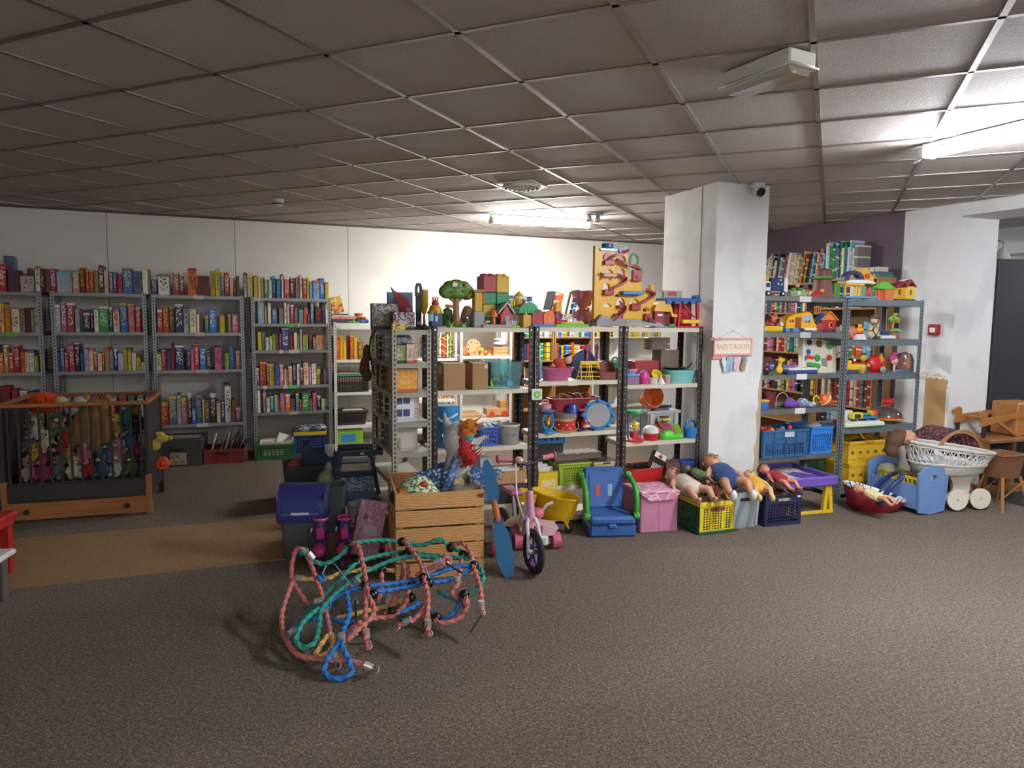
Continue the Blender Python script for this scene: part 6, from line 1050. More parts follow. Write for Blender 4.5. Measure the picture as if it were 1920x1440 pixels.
bx(t, 'yellow_load', -W*.46, -W*.25, .02, .08, H*.74, H, 'd0a83c', .008)
t, W, H = T('toy_garden', 'toy flower garden with green pots and purple flower', 'toy', ER, 1481, 1518, 530, ZE[0], .02); bx(t, 'planter', -W*.45, W*.35, 0, .05, 0, H*.42, '8fa070', .006); [MB().lathe([(.012, H*.4), (.024, H*.62), (0, H*.64)], 14, (x*W, .02, 0)).ob('green_pot', mat('5f9a4a', .4), t) for x in (-.24, .1)]; ball(t, 'pink_flower', (-.06*W, .02, H*.8), .02, 'c88a80'); ball(t, 'purple_flower', (W*.36, .02, H*.7), .02, '6a4a86'); dowel(t, 'stem', (W*.36, .02, 0), (W*.36, .02, H*.6), .005, '4a7a3e'); MB().ell((W*.42, .02, H*.2), (.022, .02, H*.22), 12, 8).ob('green_mound', mat('3f8a5a', .4), t); bx(t, 'white_gate', -W*.12, W*.02, -.004, .0, H*.12, H*.4, 'd8d4c4', .003)
t, W, H = T('toy_tree_house', 'brown toy tree stump house with green leaf ring and red slide', 'toy house', ER, 1536, 1566, 503, ZE[0], .03); MB().lathe([(W*.6, 0), (W*.48, H*.2), (W*.4, H*.62), (W*.34, H*.92), (W*.2, H)], 14, (0, .06, 0)).ob('stump', mat('70423a', .6), t); MB().lathe([(W*.45, H*.62), (W*.58, H*.65), (W*.4, H*.73)], 14, (0, .06, 0)).ob('leaf_ring', mat('6fae4e', .4), t); MB().prism([(-W*1.0, 0), (-W*.3, 0), (-W*.3, H*.28), (-W*.42, H*.28)], .0, .03).ob('red_slide', mat('b03434', .4), t, 0); ball(t, 'yellow_figure', (-W*.4, -.01, H*.22), .018, 'd8a044'); [ball(t, 'knot', (W*x, .0, H*z), .01, '8a5a4a', n=10, m=6) for x, z in ((.1, .4), (-.1, .85), (.2, .2))]
t, W, H = T('toy_playhouse', 'yellow toy playhouse with purple arch, red cone and blue base', 'toy house', ER, 1580, 1643, 503, ZE[0]-.004, .0); bx(t, 'blue_base', -W*.45, W*.5, -.02, .12, 0, .02, '6aa0d0', .006); 
for x in (-.42, -.1, .02): bx(t, 'yellow_post', x*W-.008, x*W+.008, .0, .02, .02, H*.5, 'dca82e', .003)
MB().prism([(-W*.46, H*.42), (W*.1, H*.42), (W*.1, H*.52)]+arc(-W*.18, H*.52, W*.28, 0, 180, 8, H*.1), -.01, .09).ob('yellow_canopy', mat('e0ac34', .4), t, 0); MB().prism(arc(-W*.02, H*.52, W*.44, 0, 180, 8, H*.1)+[(-W*.46, H*.5), (W*.42, H*.5)], -.016, .06).ob('white_eave', mat('dfe0e4', .4), t, 0)
MB().frame(arc(-W*.12, H*.6, W*.3, 0, 180, 9, H*.32)+[(-W*.42, H*.58), (W*.18, H*.58)][::1], arc(-W*.12, H*.63, W*.17, 0, 180, 9, H*.18)+[(-W*.28, H*.62), (W*.04, H*.62)], .02, .07).ob('purple_arch', mat('3a3560', .4), t, 0)
MB().prism([(W*.12, H*.5), (W*.5, H*.45), (W*.48, H*.72), (W*.36, H*.86), (W*.3, H), (W*.12, H), (W*.08, H*.85)], .03, .1).ob('yellow_tower', mat('dca62c', .4), t, 0); MB().lathe([(.022, 0), (.022, .012), (0, .014)], 18, (W*.27, .018, H*.76), 'y').ob('red_button', mat('c83a2e', .4), t); MB().lathe([(.03, .02), (.024, .03), (.012, H*.36), (.026, H*.4), (0, H*.42)], 16, (W*.26, .0, 0)).ob('red_cone', mat('c0343a', .4), t); bx(t, 'green_wall', W*.32, W*.56, .04, .1, .0, H*.45, '3f8a4c', .008); bx(t, 'green_drawer', -W*.62, -W*.46, .04, .1, .0, H*.5, '4a8a44', .008)
t, W, H = T('toy_barn', 'orange toy pot house with hipped green roof', 'toy house', ER, 1647, 1680, 528, ZF[0], .02); MB().prism([(-W*.06, 0), (W*.4, 0), (W*.46, H*.6), (-W*.12, H*.6)], .01, .09).ob('orange_pot', mat('d2743a', .4), t, 0); [MB().prism([(x*W, 0), ((x+.09)*W, 0), ((x+.12)*W, H*.58), (x*W, H*.58)], .02, .05).ob('orange_leg', mat('c8603a', .4), t, 0) for x in (-.46, -.26)]; g = MB().add([(-W*.54, .0, H*.6), (W*.54, 0, H*.6), (W*.54, .1, H*.6), (-W*.54, .1, H*.6), (-W*.1, .05, H), (W*.22, .05, H)], [(0, 1, 5, 4), (2, 3, 4, 5), (0, 4, 3), (1, 2, 5), (0, 3, 2, 1)]).ob('green_roof', mat('6fc04a', .4), t, 0)
t, W, H = T('toy_house', 'yellow toy house with dark red roof on the slate rack', 'toy house', ER, 1682, 1716, 524, ZF[0], .03); bx(t, 'blue_base', -W*.52, W*.5, -.008, .1, 0, .012, '3a4a6c', .003); bx(t, 'left_wall', -W*.46, -W*.02, .03, .09, .012, H*.6, 'd2a432', .003); bx(t, 'right_wall', -W*.02, W*.46, 0, .09, .012, H*.68, 'e0bc3a', .003); MB().prism([(-W*.6, H*.55), (-W*.1, H*.86), (-W*.02, H*.62), (W*.22, H*.9), (W*.54, H*.64), (W*.22, H), (-W*.02, H*.92), (-W*.55, H*.7)], -.006, .1).ob('red_roof', mat('8f2a36', .4), t, 0); [bx(t, 'window', x-.011, x+.011, y-.003, y+.001, H*.28, H*.52, '5a4a2a', .001) for x, y in ((-W*.24, .03), (W*.22, 0))]; MB().prism([(-W*.2, H*.95), (W*.1, H*1.06), (W*.16, H*1.02), (-W*.14, H*.9)], .02, .06).ob('white_tile', mat('e0dcd4', .4), t, 0)
# shelf 2
t, W, H = T('toy_boat', 'pink pig figure riding a red and yellow toy boat', 'toy', ER, 1432, 1470, 581, ZE[1], .01); bx(t, 'yellow_hull', -W*.5, W*.5, 0, .07, 0, H*.28, 'dcb92c', .014); bx(t, 'red_deck', -W*.5, -W*.05, .005, .065, H*.28, H*.42, 'a82c30', .01); blob(t, 'pig', [('e', (W*.08, .035, H*.55), (.03, .025, H*.14)), ('e', (W*.14, .03, H*.82), (.026, .024, H*.12)), ('t', [(W*.1, .03, H*.62), (W*.4, .01, H*.66)], [.01, .008]), ('t', [(W*.1, .03, H*.62), (-W*.2, .02, H*.78)], [.01, .008])], 'b8604e', .006); ball(t, 'hair', (W*.14, .035, H*.93), (.022, .02, .012), '3a2622'); ball(t, 'white_shoe', (W*.4, .01, H*.36), (.016, .016, .022), 'e0dcd4')
t, W, H = T('toy_bus', 'yellow toy school bus with open side on the galvanised rack', 'toy bus', ER, 1474, 1532, 585, ZE[1], .01); MB().prism([(-W*.48, H*.2), (W*.48, H*.2), (W*.5, H*.36), (W*.42, H*.5), (W*.34, H*.9), (W*.24, H), (-W*.2, H*.92), (-W*.42, H*.72), (-W*.48, H*.5)], .01, .1).ob('body', mat('e2a92c', .35), t, 0); bx(t, 'windscreen', W*.04, W*.34, .004, .02, H*.5, H*.82, '9ab4c4', .006, .15); bx(t, 'door_opening', -W*.2, -.0, .006, .02, H*.18, H*.74, '8a4a26', .004); bx(t, 'white_bumper', W*.0, W*.5, -.004, .1, H*.08, H*.22, 'e4e0dc', .008); bx(t, 'blue_step', -W*.5, -W*.1, -.004, .1, .0, H*.2, '4a8ac4', .006); bx(t, 'red_roof_light', W*.08, W*.28, .03, .08, H*.96, H*1.03, 'b83a2c', .008); [cyl_toy(t, 'wheel', (x*W, -.006, .018), .018, 0, .012, '2c4a6c', ax='y') for x in (-.34, .02)]; [ball(t, 'passenger', (x*W, .008, H*.55), .012, c, n=10, m=6) for x, c in ((-.36, 'b87a3c'), (-.28, '8a3a7c'), (.14, 'c8704e'), (.24, '3f6a9c'))]
t, W, H = T('toy_house', 'red toy clock house with orange roof and purple wheels', 'toy house', ER, 1539, 1571, 585, ZE[1], .01); bx(t, 'walls', -W*.4, W*.4, 0, .07, .015, H*.62, 'a02c30', .004); gable(t, W*.95, .07, H*.58, H*.4, 'e08a34', .004); MB().prism([(-W*.4, H*.6), (W*.4, H*.6), (0, H*.94)], .001, .06).ob('gable_wall', mat('d97a30', .4), t, 0); MB().lathe([(.022, -.004), (.026, 0), (.026, .006), (0, .006)], 18, (.01, -.004, H*.36), 'y').ob('orange_ring', mat('dd7c34', .4), t); bx(t, 'doorway', -.004, .024, -.009, -.004, H*.26, H*.46, '3a1a18', .004); [cyl_toy(t, 'wheel', (x*W, -.006, .014), .016, 0, .012, '4a3a7a', ax='y') for x in (-.3, .3)]; MB().prism([(-W*.6, H*.58), (-W*.46, H*.6), (-W*.2, H*.9), (-W*.3, H*.92)], .0, .07).ob('blue_roof_side', mat('3d5a9a', .4), t, 0)
# shelf 3
t, W, H = T('toy_ladybird', 'plush ladybird with blue face and pink spots', 'plush toy', ER, 1432, 1458, 668, ZE[2], .02); ball(t, 'body', (-.01, .035, H*.5), (W*.5, .03, H*.48), '4a1c26', .8); ball(t, 'face', (.012, .012, H*.42), (.028, .014, .032), '2f5f9a', .7); [ball(t, 'spot', (-.036+.004*i, .008, H*(.3+.25*i)), .01, 'c06a8a', n=10, m=6) for i in range(2)]; [ball(t, 'foot', (x, .0, .008), (.014, .014, .008), '55a83e', n=10, m=6) for x in (-.008, .03)]; [ball(t, 'eye', (x, .0, H*.5), .005, 'e6ecf0', n=8, m=6) for x in (.004, .022)]
t, W, H = T('toy_giraffe', 'yellow plastic giraffe with orange crown', 'toy', ER, 1458, 1474, 668, ZE[2], .02); blob(t, 'body', [('e', (-.006, .03, H*.24), (W*.42, .026, H*.24)), ('t', [(-.004, .03, H*.3), (.0, .03, H*.7)], [.018, .016]), ('e', (.008, .026, H*.78), (W*.45, .022, H*.14))], 'dcb42e', .006); [dowel(t, 'horn', (x, .03, H*.88), (x, .03, H), .004, 'd2742e') for x in (-.01, .004)]; ball(t, 'eye', (.014, .008, H*.82), .004, '2a2a2a', n=8, m=6)
t, W, H = T('toy_drawing_board', 'white and navy toy board lying flat before the activity panel', 'toy', ER, 1477, 1534, 684, ZE[2], .0); bx(t, 'navy_base', -W*.48, W*.5, 0, .13, 0, H*.4, '2f3f78', .006); bx(t, 'white_top', -W*.46, W*.48, .002, .128, H*.4, H*.66, 'd8d8d8', .005); bx(t, 'purple_leaflet', -W*.5, -W*.1, .06, .12, H*.66, H*.9, '6a5a9a', .002)
t, W, H = T('activity_panel', 'cream activity panel with coloured dials leaning on the books', 'activity toy', ER, 1502, 1573, 638, ZE[2], .1); L_ = H*1.06
p = thing('x', 'x', 'x'); bpy.data.objects.remove(p)
o = MB().box(-W*.42, W*.42, 0, .022, 0, L_, .004).ob('board', mat('cfc8b4', .5), t, 0); o.rotation_euler = (rad(-12), rad(9), 0); o.location = (-.03, 0, .002)
for x in (-.44, .42): MB().box(x*W-.008, x*W+.008, -.03, .026, 0, L_, .003).ob('side_rail', mat('d8d2c0', .5), o, 0)
for (x, z, r, c) in ((-.24, .84, .024, '3a4a68'), (.3, .86, .032, '4f8a46'), (.02, .86, .03, '6a5432'), (-.26, .56, .022, '2f5f9c'), (.3, .5, .026, 'c0342e'), (-.02, .42, .03, '3f9a4a'), (-.36, .34, .018, '3a6ab0')): MB().lathe([(r, -.012), (r, .001), (0, .001)], 20, (x*W, 0, z*L_), 'y').ob('dial', mat(c, .35), o)
bx(o, 'red_slider', -.34*W, -.12*W, -.014, .001, .36*L_, .46*L_, 'c8402e', .006); bx(o, 'green_drum', -.3*W, .02*W, -.03, .001, .12*L_, .24*L_, '3f9a4e', .006); bx(o, 'mirror', .1*W, .26*W, -.004, .001, .22*L_, .46*L_, '8a8880', .002, .1)
# shelf 4
t, W, H = T('toy_box', 'small blue toy box with yellow lid by the pillar', 'toy box', ER, 1427, 1442, 750, ZE[3], .0); bx(t, 'box', -W*.45, W*.45, 0, .06, 0, H*.75, '2f62a0', .003); bx(t, 'lid', -W*.5, W*.55, -.004, .064, H*.75, H, 'd6b52a', .006)
t, W, H = T('clear_tub', 'small clear red-lined tub on the lower galvanised shelf', 'tub', ER, 1437, 1457, 737, ZE[3], .1); tub(t, W, .09, H, mat('9a4a4e', .5, 0, 'clear'), .15, e=.7); ball(t, 'contents', (0, .045, H*.35), (W*.36, .035, H*.3), '8a2a36')
t, W, H = T('toy_hat', 'purple soft toy boat hat on the lower galvanised shelf', 'toy', ER, 1474, 1504, 745, ZE[3], .01); blob(t, 'hat', [('e', (0, .04, H*.35), (W*.5, .04, H*.36)), ('e', (-W*.1, .04, H*.7), (W*.25, .025, H*.25))], '6a4a96', .006, 'fabric')
t, W, H = T('cloth_toy', 'blue and grey patterned cloth toy on the lower galvanised shelf', 'cloth toy', ER, 1503, 1533, 747, ZE[3], .01); blob(t, 'cloth', [('e', (-W*.2, .05, H*.5), (W*.32, .045, H*.5)), ('e', (W*.2, .03, H*.3), (W*.34, .035, H*.34))], mat('7f88a4', .9, 0, 'pattern', c2='c8c4d0', sc=1.6), .006)
t, W, H = T('toy_fish', 'orange elephant ball with white stripe on the galvanised rack', 'toy', ER, 1540, 1569, 739, ZE[3], .01); ball(t, 'ball', (0, .045, H*.52), (W*.38, .045, H*.5), 'd8662a'); MB().tube(spl([(W*.2*math.cos(a)*1.1-.006, .045-.047*math.sin(a), H*.52+H*.5*math.cos(a)*.8) for a in [i*.5 for i in range(0, 7)]], 3), .006, 8).ob('white_stripe', mat('e6e0d8', .4), t); [tubeo(t, 'trunk', [(s_*W*.3, .02, H*.4), (s_*W*.5, .01, H*.34), (s_*W*.58, .01, H*.46)], .01, 'd8662a') for s_ in (1, -1)]; tubeo(t, 'yellow_ring', [(-W*.62, .06, H*.2), (-W*.7, .06, H*.6), (-W*.5, .06, H*.85), (-W*.36, .06, H*.6)], .008, 'd8bc30')
t, W, H = T('toy_headband', 'grey wire headband and green bits on the galvanised rack', 'toy', ER, 1458, 1483, 737, ZE[3], .12); tubeo(t, 'band', [(-W*.45, .03, 0), (-W*.4, .03, H*.7), (0, .03, H), (W*.4, .03, H*.7), (W*.45, .03, 0)], .004, 'b8b6b0'); blob(t, 'green_bits', [('e', (-.02, .03, .012), (.03, .03, .014)), ('e', (.02, .02, .01), (.03, .025, .012))], '5a7a4a', .006)
# shelf 5: crates
t, W, H = T('storage_crate', 'steel blue ribbed stacking crate full of small toys', 'crate', ER, 1428, 1514, 806, ZE[4], -.03, rot=0); crate(t, W, .3, H, '33608c', 14, 5, .04, rimh=.02, zr=(.1, .5), ribs=4); 
for i in range(16): rr = random.Random(300+i); ball(t, 'small_toy', (rr.uniform(-.4, .4)*W, rr.uniform(.04, .25), H-.02+rr.uniform(-.01, .02)), rr.uniform(.016, .03), rr.choice(['d9a23a', 'c0392b', 'e0d8c8', '3f7fb0', 'd0602e', '8a3a34', 'c8b8a8']), n=10, m=6)
bx(t, 'torn_label', -.02, .08, -.011, -.0095, H*.74, H*.92, 'b9ccd0', .0005)
t, W, H = T('storage_crate', 'bright blue slotted crate of wrapped toys', 'crate', ER, 1519, 1560, 800, ZE[4], .02); crate(t, W, .3, H, '2f7fd0', 9, 8, .02, rimh=.022, zr=(.08, .72)); blob(t, 'plastic_bags', [('e', (-.05, .08, H*.9), (.06, .06, .03)), ('e', (.02, .12, H*.95), (.06, .08, .035)), ('e', (.05, .2, H*.9), (.05, .06, .03))], 'a89a98', .01, rough=.25)
# under E: green plush
t, W, H = T('toy_crocodile', 'dark green toy crocodile case under the galvanised rack', 'toy', ER, 1514, 1568, 862, .0, .27); blob(t, 'body', [('e', (0, .06, .17), (W*.5, .06, .17)), ('e', (-W*.3, .04, .3), (W*.2, .05, .06))], '3a6b48', .01); ball(t, 'yellow_badge', (W*.32, .0, .24), (.03, .012, .04), 'd0a83a'); ball(t, 'white_badge', (W*.3, .0, .31), (.03, .012, .03), 'd8ccb4'); ball(t, 'eye', (-W*.32, -.01, .33), .012, 'd8e4d8')

# ------------------------------------------------------------------ grey-blue rack F
t, W, H = T('toy_piggy', 'salmon pink round toy pig on the slate rack', 'toy', ER, 1592, 1612, 611, ZF[1], .02); ball(t, 'body', (0, .045, H*.5), (W*.5, .045, H*.48), 'c8705e'); ball(t, 'snout', (-.004, .0, H*.48), (.014, .01, .012), 'b8604e', n=12, m=8); [ball(t, 'ear', (x*W, .04, H*.92), .01, 'b8604e', n=8, m=6) for x in (-.24, .24)]
t, W, H = T('toy_duck', 'yellow duck on a white dome base', 'toy', ER, 1608, 1625, 606, ZF[1], .0); MB().lathe([(W*.6, 0), (W*.58, .008), (W*.4, H*.32), (0, H*.36)], 20, (0, .035, 0)).ob('white_dome', mat('cfd0d4', .35), t); ball(t, 'red_collar', (0, .035, H*.42), (W*.36, .03, H*.1), 'c0402e'); ball(t, 'duck_body', (0, .035, H*.58), (W*.4, .03, H*.18), 'd8a02e'); ball(t, 'duck_head', (0, .03, H*.82), .019, 'dca834'); bx(t, 'beak', -.006, .006, .004, .016, H*.78, H*.84, 'd0602a', .003)
t, W, H = T('plush_cow', 'brown and white patchwork plush cow doll on the slate rack', 'plush toy', ER, 1630, 1660, 590, ZF[1], .02); blob(t, 'body', [('e', (-.01, .04, H*.28), (W*.36, .035, H*.28)), ('e', (-.005, .035, H*.76), (W*.26, .03, H*.13)), ('e', (.03, .045, H*.6), (.03, .02, .05))], mat('c9b894', .9, 0, 'giraffe', c2='4a342a', sc=.9), .007); MB().lathe([(.04, H*.86), (.03, H*.9), (.024, H), (0, H)], 14, (-.01, .035, 0)).ob('hat', mat('6a5444', .8), t); ball(t, 'green_frog', (.0, .0, H*.1), (.022, .016, .018), '2f5a3c'); [ball(t, 'frog_eye', (x, -.008, H*.17), .006, 'e6e6e0', n=8, m=6) for x in (-.008, .008)]
t, W, H = T('toy_plane', 'white and navy flat toy boat on the slate rack', 'toy boat', ER, 1655, 1680, 621, ZF[1], .0); bx(t, 'white_hull', -W*.5, W*.5, 0, .05, .004, H*.5, 'dcdcdc', .006); bx(t, 'navy_keel', -W*.46, W*.4, .004, .046, 0, H*.25, '2a3a68', .003); bx(t, 'cabin', -W*.4, W*.1, .008, .042, H*.5, H, '2f4470', .005)
t, W, H = T('toy_tree', 'lime green toy apple tree on a brown stump', 'toy tree', ER, 1662, 1695, 585, ZF[1], .02); MB().lathe([(.03, 0), (.026, H*.3), (0, H*.3)], 14, (W*.16, .03, 0)).ob('stump', mat('8a5a4a', .6), t); MB().lathe([(.044, H*.3), (.046, H*.34), (.02, H*.4), (0, H*.4)], 16, (W*.16, .03, 0)).ob('leaf_plate', mat('7fc06a', .4), t); dowel(t, 'trunk', (-.004, .03, H*.36), (-.004, .03, H*.66), .01, 'b07a4a'); blob(t, 'crown', [('e', (-.02, .03, H*.74), (.04, .03, H*.13)), ('e', (.03, .03, H*.7), (.036, .03, H*.13)), ('e', (.02, .03, H*.92), (.03, .022, H*.06))], '7fa83e', .006); [ball(t, 'apple', (x, .0, H*z), .008, 'b5643a', n=8, m=6) for x, z in ((-.03, .78), (.0, .7), (.04, .72), (.025, .62))]
t, W, H = T('toy_train', 'yellow and red toy train with blue wheels', 'toy train', ER, 1587, 1612, 671, ZF[2], .0); bx(t, 'body', -W*.5, W*.5, 0, .05, H*.25, H*.62, 'd8b52e', .006); bx(t, 'red_cab', W*.02, W*.5, .002, .048, H*.62, H*.72, 'b8342c', .006); ball(t, 'dog_driver', (W*.22, .025, H*.85), .014, 'e0dcd6'); bx(t, 'funnel', -W*.3, -W*.06, .01, .04, H*.62, H*.85, 'e0c23a', .006); [cyl_toy(t, 'wheel', (x*W, -.004, .015), .015, 0, .012, '2a4a8a', ax='y') for x in (-.3, .28)]
t, W, H = T('toy_bird', 'yellow toy bird in red collar on the slate rack', 'toy', ER, 1614, 1629, 664, ZF[2], .0); blob(t, 'body', [('e', (0, .03, H*.3), (W*.45, .026, H*.26)), ('e', (0, .028, H*.78), (W*.4, .026, H*.18))], 'c8a03e', .006); MB().lathe([(.02, H*.5), (.027, H*.54), (.02, H*.6)], 14, (0, .028, 0)).ob('red_collar', mat('b8342c', .4), t); bx(t, 'beak', .01, .026, .0, .014, H*.74, H*.82, 'd88a2e', .004); ball(t, 'base', (0, .03, .008), (.022, .022, .008), 'd0a84a', n=12, m=6)
t, W, H = T('toy_ball', 'large red ball clock toy with yellow crest', 'toy ball', ER, 1634, 1669, 664, ZF[2], .01); ball(t, 'ball', (0, .055, H*.48), (W*.48, .052, H*.47), 'b8282a'); MB().prism([(-.004, H*.55), (.008, H*.6), (.012, H*.8), (.006, H*1.04), (-.01, H*.9)], .0, .02).ob('yellow_crest', mat('e0b02e', .4), t, 0); MB().lathe([(W*.24, 0), (W*.2, .01), (0, .012)], 18, (0, .055, 0)).ob('foot', mat('a82428', .4), t); ball(t, 'yellow_ear', (-W*.46, .05, H*.4), (.012, .02, .02), 'd8a84a', n=10, m=6)
t, W, H = T('toy_shell', 'small grey-green shell toy in front of the red ball', 'toy', ER, 1652, 1663, 687, ZF[2], -.005); ball(t, 'shell', (0, .015, H*.5), (W*.48, .015, H*.5), '8a9a84', n=12, m=8); ball(t, 'opening', (-.006, .003, H*.45), (.008, .004, .012), '5a6a58', n=8, m=6)
t, W, H = T('toy_doll', 'small doll with big magenta hair bun', 'doll', ER, 1672, 1688, 661, ZF[2], .0); ball(t, 'head', (0, .025, H*.58), (W*.4, .022, H*.17), 'e0a898', .5); blob(t, 'hair', [('e', (-.006, .032, H*.68), (W*.5, .026, H*.18)), ('e', (-.002, .03, H*.9), (W*.34, .02, H*.1))], 'b03a78', .005); blob(t, 'body', [('e', (0, .025, H*.3), (.012, .01, H*.14)), ('t', [(.004, .025, H*.34), (.026, .015, H*.4)], [.005, .005]), ('t', [(-.004, .025, H*.2), (-.005, .025, .02)], [.008, .007]), ('t', [(.006, .025, H*.2), (.007, .025, .02)], [.008, .007])], 'dcc4bc', .004); ball(t, 'foot_base', (0, .02, .007), (.014, .016, .007), 'd88a9a', n=12, m=6)
t, W, H = T('toy_dome', 'clear dome toy with yellow animals on a blue base', 'toy', ER, 1690, 1714, 660, ZF[2], .01); bx(t, 'blue_base', -W*.5, W*.5, 0, .08, 0, H*.14, '5f86b4', .006); MB().lathe([(W*.48, H*.14), (W*.48, H*.6), (W*.36, H*.9), (0, H)], 20, (0, .04, 0)).ob('clear_dome', mat('d9b8b0', .12, 0, 'clear'), t); [ball(t, 'animal', (x, .03, H*z), (.014, .014, .02), c, n=10, m=6) for x, z, c in ((-.016, .4, 'd8a83a'), (.012, .55, 'd0b050'), (0, .3, 'b8504a'))]
t, W, H = T('toy_keyboard', 'red and white toy cash register at the slate rack post', 'toy', ER, 1584, 1599, 770, ZF[3], .12); bx(t, 'red_base', -W*.5, W*.5, 0, .14, 0, H*.3, 'a82c34', .006); MB().prism([(-W*.5, H*.3), (W*.5, H*.3), (W*.4, H), (-W*.5, H)], .004, .136).ob('white_top', mat('dad8d4', .4), t, 0)
t, W, H = T('toy_tool', 'yellow and blue toy camera lying on the slate rack', 'toy', ER, 1599, 1634, 774, ZF[3], .05); bx(t, 'blue_body', -W*.5, W*.3, 0, .07, 0, H*.5, '3f86b0', .008); bx(t, 'yellow_top', -W*.48, W*.1, .006, .064, H*.5, H, 'd8c23e', .01); dowel(t, 'yellow_handle', (W*.2, .03, H*.35), (W*.55, .03, H*.35), .012, 'd8b838'); bx(t, 'black_lens', -W*.4, -W*.1, -.003, .01, H*.6, H*.9, '3a3630', .005)
t, W, H = T('toy_blocks', 'row of rainbow toy blocks in blue trough', 'toy blocks', ER, 1617, 1663, 771, ZF[3], .14); bx(t, 'blue_trough', -W*.5, W*.5, 0, .08, 0, H*.6, '2f74b8', .006); [bx(t, 'block', -W*.1+i*W*.11, -W*.01+i*W*.11, .01, .07, H*.6, H, c, .004) for i, c in enumerate(('d8a82e', 'd8602e', 'c0302c', '7a3a8a', '2f62a8'))]; bx(t, 'green_arm', -W*.5, -W*.12, .01, .06, H*.6, H*.85, '3f9a6a', .01)
t, W, H = T('toy_piano', 'white and lime toy piano with black keys on the slate rack', 'toy piano', ER, 1586, 1660, 790, ZF[3], -.015); bx(t, 'case', -W*.5, W*.5, 0, .12, 0, H*.75, 'd6dcd0', .01); bx(t, 'lime_edge', -W*.5-.003, W*.5+.003, -.003, .123, .0, H*.3, '8fc05a', .008); [bx(t, 'white_key', -W*.3+i*W*.07, -W*.235+i*W*.07, .01, .07, H*.75, H*.95, 'e8e6de', .002) for i in range(10)]; [bx(t, 'black_key', -W*.26+i*W*.07, -W*.215+i*W*.07, .035, .07, H*.95, H*1.2, '1d1d1f', .002) for i in (0, 1, 3, 4, 5, 7, 8)]; bx(t, 'yellow_panel', -W*.3, W*.36, .076, .11, H*.75, H, 'd8cc5a', .003)
t, W, H = T('spinning_top', 'humming top with clear dome, red knob and yellow rim', 'spinning top', ER, 1666, 1707, 750, ZF[3], .02); R_ = W/2
MB().lathe([(R_*.5, 0), (R_*.5, .012), (0, .012)], 20, (0, R_, 0)).ob('black_foot', mat('232326', .4), t); MB().lathe([(R_*.6, .012), (R_, H*.16), (R_, H*.24), (R_*.9, H*.27), (0, H*.27)], 28, (0, R_, 0)).ob('yellow_rim', mat('dfae28', .35), t); MB().lathe([(R_*1.01, H*.21), (R_*1.02, H*.235), (R_*.96, H*.26), (R_*.9, H*.26)], 28, (0, R_, 0), loop=True).ob('red_ring', mat('b83030', .35), t); MB().lathe([(R_*.95, H*.26), (R_*.86, H*.42), (R_*.5, H*.6), (R_*.2, H*.66), (R_*.2, H*.64), (R_*.48, H*.58), (R_*.83, H*.41), (R_*.92, H*.26)], 28, (0, R_, 0), loop=True).ob('clear_dome', mat('d0c4bc', .1, 0, 'clear'), t)
MB().lathe([(R_*.2, H*.27), (R_*.24, H*.78), (0, H*.78)], 16, (0, R_, 0)).ob('red_shaft', mat('a82c30', .35), t); MB().lathe([(R_*.24, H*.78), (R_*.42, H*.84), (R_*.42, H*.94), (R_*.3, H), (0, H)], 20, (0, R_, 0)).ob('red_knob', mat('b82c30', .35), t); [ball(t, 'figure', (R_*.55*math.cos(a), R_+R_*.55*math.sin(a), H*.36), (.014, .012, .026), c, n=10, m=6) for a, c in ((4.0, 'e0d8cc'), (5.4, 'a83a40'), (4.7, 'd8b0a0'), (.5, 'c8c0b4'))]
# small bag hanging on the slate rack post
q = ER.w(.88, -.015, 0); t = thing('hanging_pouch', 'small white pouch hanging by cords from the slate rack post', 'pouch', (q.x, q.y, 0), ER.rz); zb_ = ER.sz(1724, 700)[1]; MB().ell((.0, -.02, zb_), (.05, .016, .055), 18, 10).ob('pouch', mat('cfcabc', .8), t); [tubeo(t, 'cord', [(x, -.012, zb_+.05), (x*.6+.005, -.012, zb_+.2), (x*.3, -.01, 1.36)], .0035, 'd6d2c6', 6) for x in (-.012, .012)]; MB().tube([(.006*math.cos(i), -.012+.006*math.sin(i), 1.36) for i in range(7)], .005, 6, True).ob('knot', mat('d6d2c6', .8), t); bx(t, 'zip_band', -.05, .05, -.038, -.034, zb_+.004, zb_+.012, 'b8b2a4', .002)
# ------------------------------------------------------------------ sign on the pillar
sg0, sg1 = PL.span(1338, 1411, 1.35, -.02); zs1, zs0 = PL.sz(1375, 634, -.02)[1], PL.sz(1375, 667, -.02)[1]; Ws = sg1-sg0; Hs = zs1-zs0
t = thing('room_sign', "pink framed wooden BABY'S ROOM sign with tiny clothes hung below", 'sign', PL.w((sg0+sg1)/2, -.022, zs0), PL.rz)
bx(t, 'panel', -Ws/2+.01, Ws/2-.01, .004, .02, .01, Hs-.01, 'e8dccb', .002); f_ = .017
for a in ((-Ws/2, Ws/2, 0, f_), (-Ws/2, Ws/2, Hs-f_, Hs), (-Ws/2, -Ws/2+f_, f_, Hs-f_), (Ws/2-f_, Ws/2, f_, Hs-f_)): MB().box(a[0], a[1], 0, .018, a[2], a[3], .003).ob('frame_rail', mat('d99a98', .5), t, 0)
text("BABY'S ROOM", .057, mat('c9a596', .6), t, (0, .0035, Hs*.5), sx=.86)
for x in (-1, 1): tubeo(t, 'cord', [(x*Ws*.32, .016, Hs), (x*.03, .018, Hs+.05), (0, .02, Hs+.055)], .0012, '8a8a88', 5)
